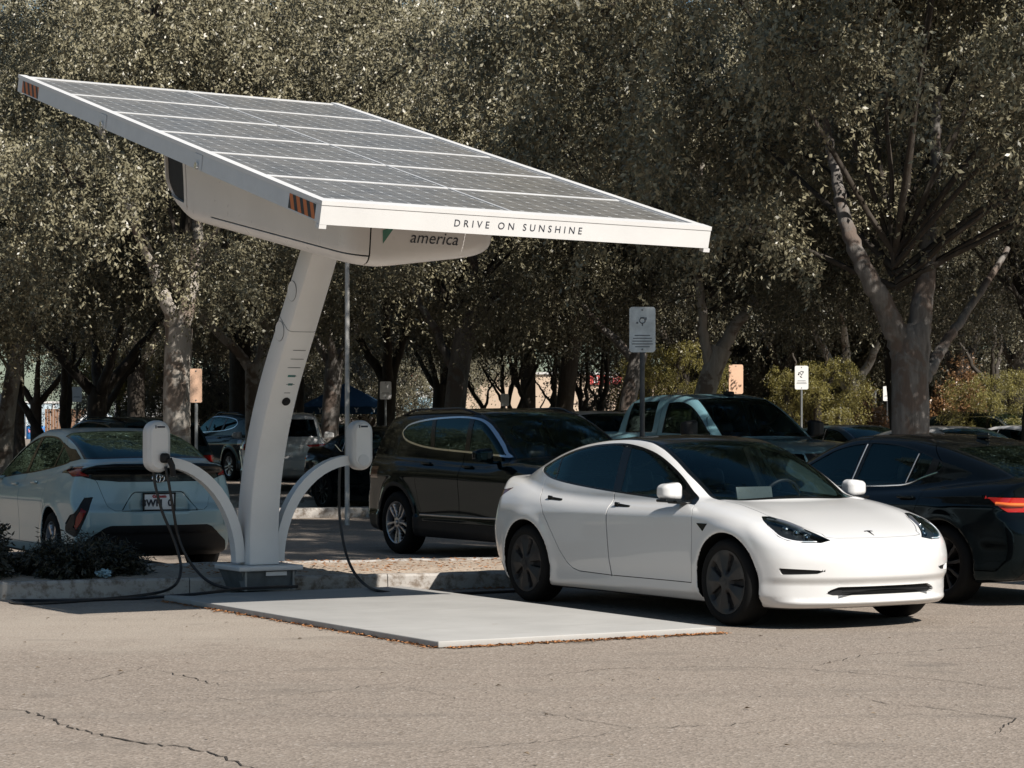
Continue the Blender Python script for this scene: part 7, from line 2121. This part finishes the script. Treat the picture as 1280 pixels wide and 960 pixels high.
# long low wall behind everything on the right
Y = 120.0
wl = empty('boundary_wall', (XP(1120, Y), Y, 0), 0, 'low dark boundary wall far behind the trees on the right', 'wall')
m = MB(); m.box((0, 0, 0.9), (22, 0.25, 1.8)); m.build('wall', M['stucco_taupe'], wl, smooth=0)
m = MB(); m.box((0, 0, 1.84), (22.2, 0.35, 0.08)); m.build('coping', M['shop_white'], wl, smooth=0)
# crumpled wrapper on the bed
bm = bmesh.new(); bmesh.ops.create_icosphere(bm, subdivisions=3, radius=0.055)
rw = random.Random(4)
for v in bm.verts:
    n = v.co.normalized(); v.co += n * (rw.uniform(-0.022, 0.02)); v.co.z *= 0.62; v.co.x *= 1.25
me = bpy.data.meshes.new('wrapper'); bm.to_mesh(me); bm.free()
M['wrapper'] = plain('blue_white_wrapper', (0.28, 0.42, 0.48), 0.35, var=0.5, scale=22)
me.materials.append(M['wrapper'])
wr = link(bpy.data.objects.new('litter_wrapper', me)); wr.location = (-3.66, 22.05, 0.19)
tag(wr, 'crumpled blue and white wrapper lying on the kerb by the shrubs', 'wrapper')
# ----------------------------------------------------------------------------
# camera, sky, sun
# ----------------------------------------------------------------------------
cam = bpy.data.cameras.new('camera')
cam.sensor_width = 36.0
cam.lens = 36.0 * 3072 / 1280
cam.shift_y = 40.0 / 1280
cam.clip_end = 4000; cam.clip_start = 0.1
co = bpy.data.objects.new('camera', cam)
COL.objects.link(co)
co.location = (0, 0, 1.6); co.rotation_euler = (PI / 2, 0, 0)
scene.camera = co

SUN_EL, SUN_AZ = R(42), math.atan2(-0.755, 0.655)     # direction towards the sun
d = Vector((math.cos(SUN_EL) * math.cos(SUN_AZ), math.cos(SUN_EL) * math.sin(SUN_AZ), math.sin(SUN_EL)))
sl = bpy.data.lights.new('sun', 'SUN'); sl.energy = 5.0; sl.angle = R(0.5); sl.color = (1.0, 0.945, 0.875)
so = bpy.data.objects.new('sun', sl); COL.objects.link(so)
so.rotation_euler = d.to_track_quat('Z', 'Y').to_euler(); so.location = (10, -10, 30)

w = bpy.data.worlds.new('World'); scene.world = w; w.use_nodes = True
nt = w.node_tree
bg = nt.nodes['Background']
sky = nt.nodes.new('ShaderNodeTexSky'); sky.sky_type = 'NISHITA'; sky.sun_disc = False
sky.sun_elevation = SUN_EL; sky.sun_rotation = math.atan2(d.x, d.y)
sky.air_density = 1.0; sky.dust_density = 0.8; sky.ozone_density = 1.5
tint = nt.nodes.new('ShaderNodeMix'); tint.data_type = 'RGBA'; tint.blend_type = 'MULTIPLY'
tint.inputs[0].default_value = 1.0; tint.inputs[7].default_value = (0.89, 1.01, 0.99, 1)
nt.links.new(sky.outputs[0], tint.inputs[6]); nt.links.new(tint.outputs[2], bg.inputs[0]); bg.inputs[1].default_value = 0.060

scene.view_settings.view_transform = 'Standard'
scene.view_settings.look = 'None'
scene.view_settings.exposure = 0.42
scene.view_settings.gamma = 1.0
scene.view_settings.use_curve_mapping = False
scene.render.engine = 'CYCLES'
scene.cycles.max_bounces = 8; scene.cycles.diffuse_bounces = 1
scene.cycles.transparent_max_bounces = 16
scene.cycles.caustics_reflective = False; scene.cycles.caustics_refractive = False
scene.cycles.use_denoising = True
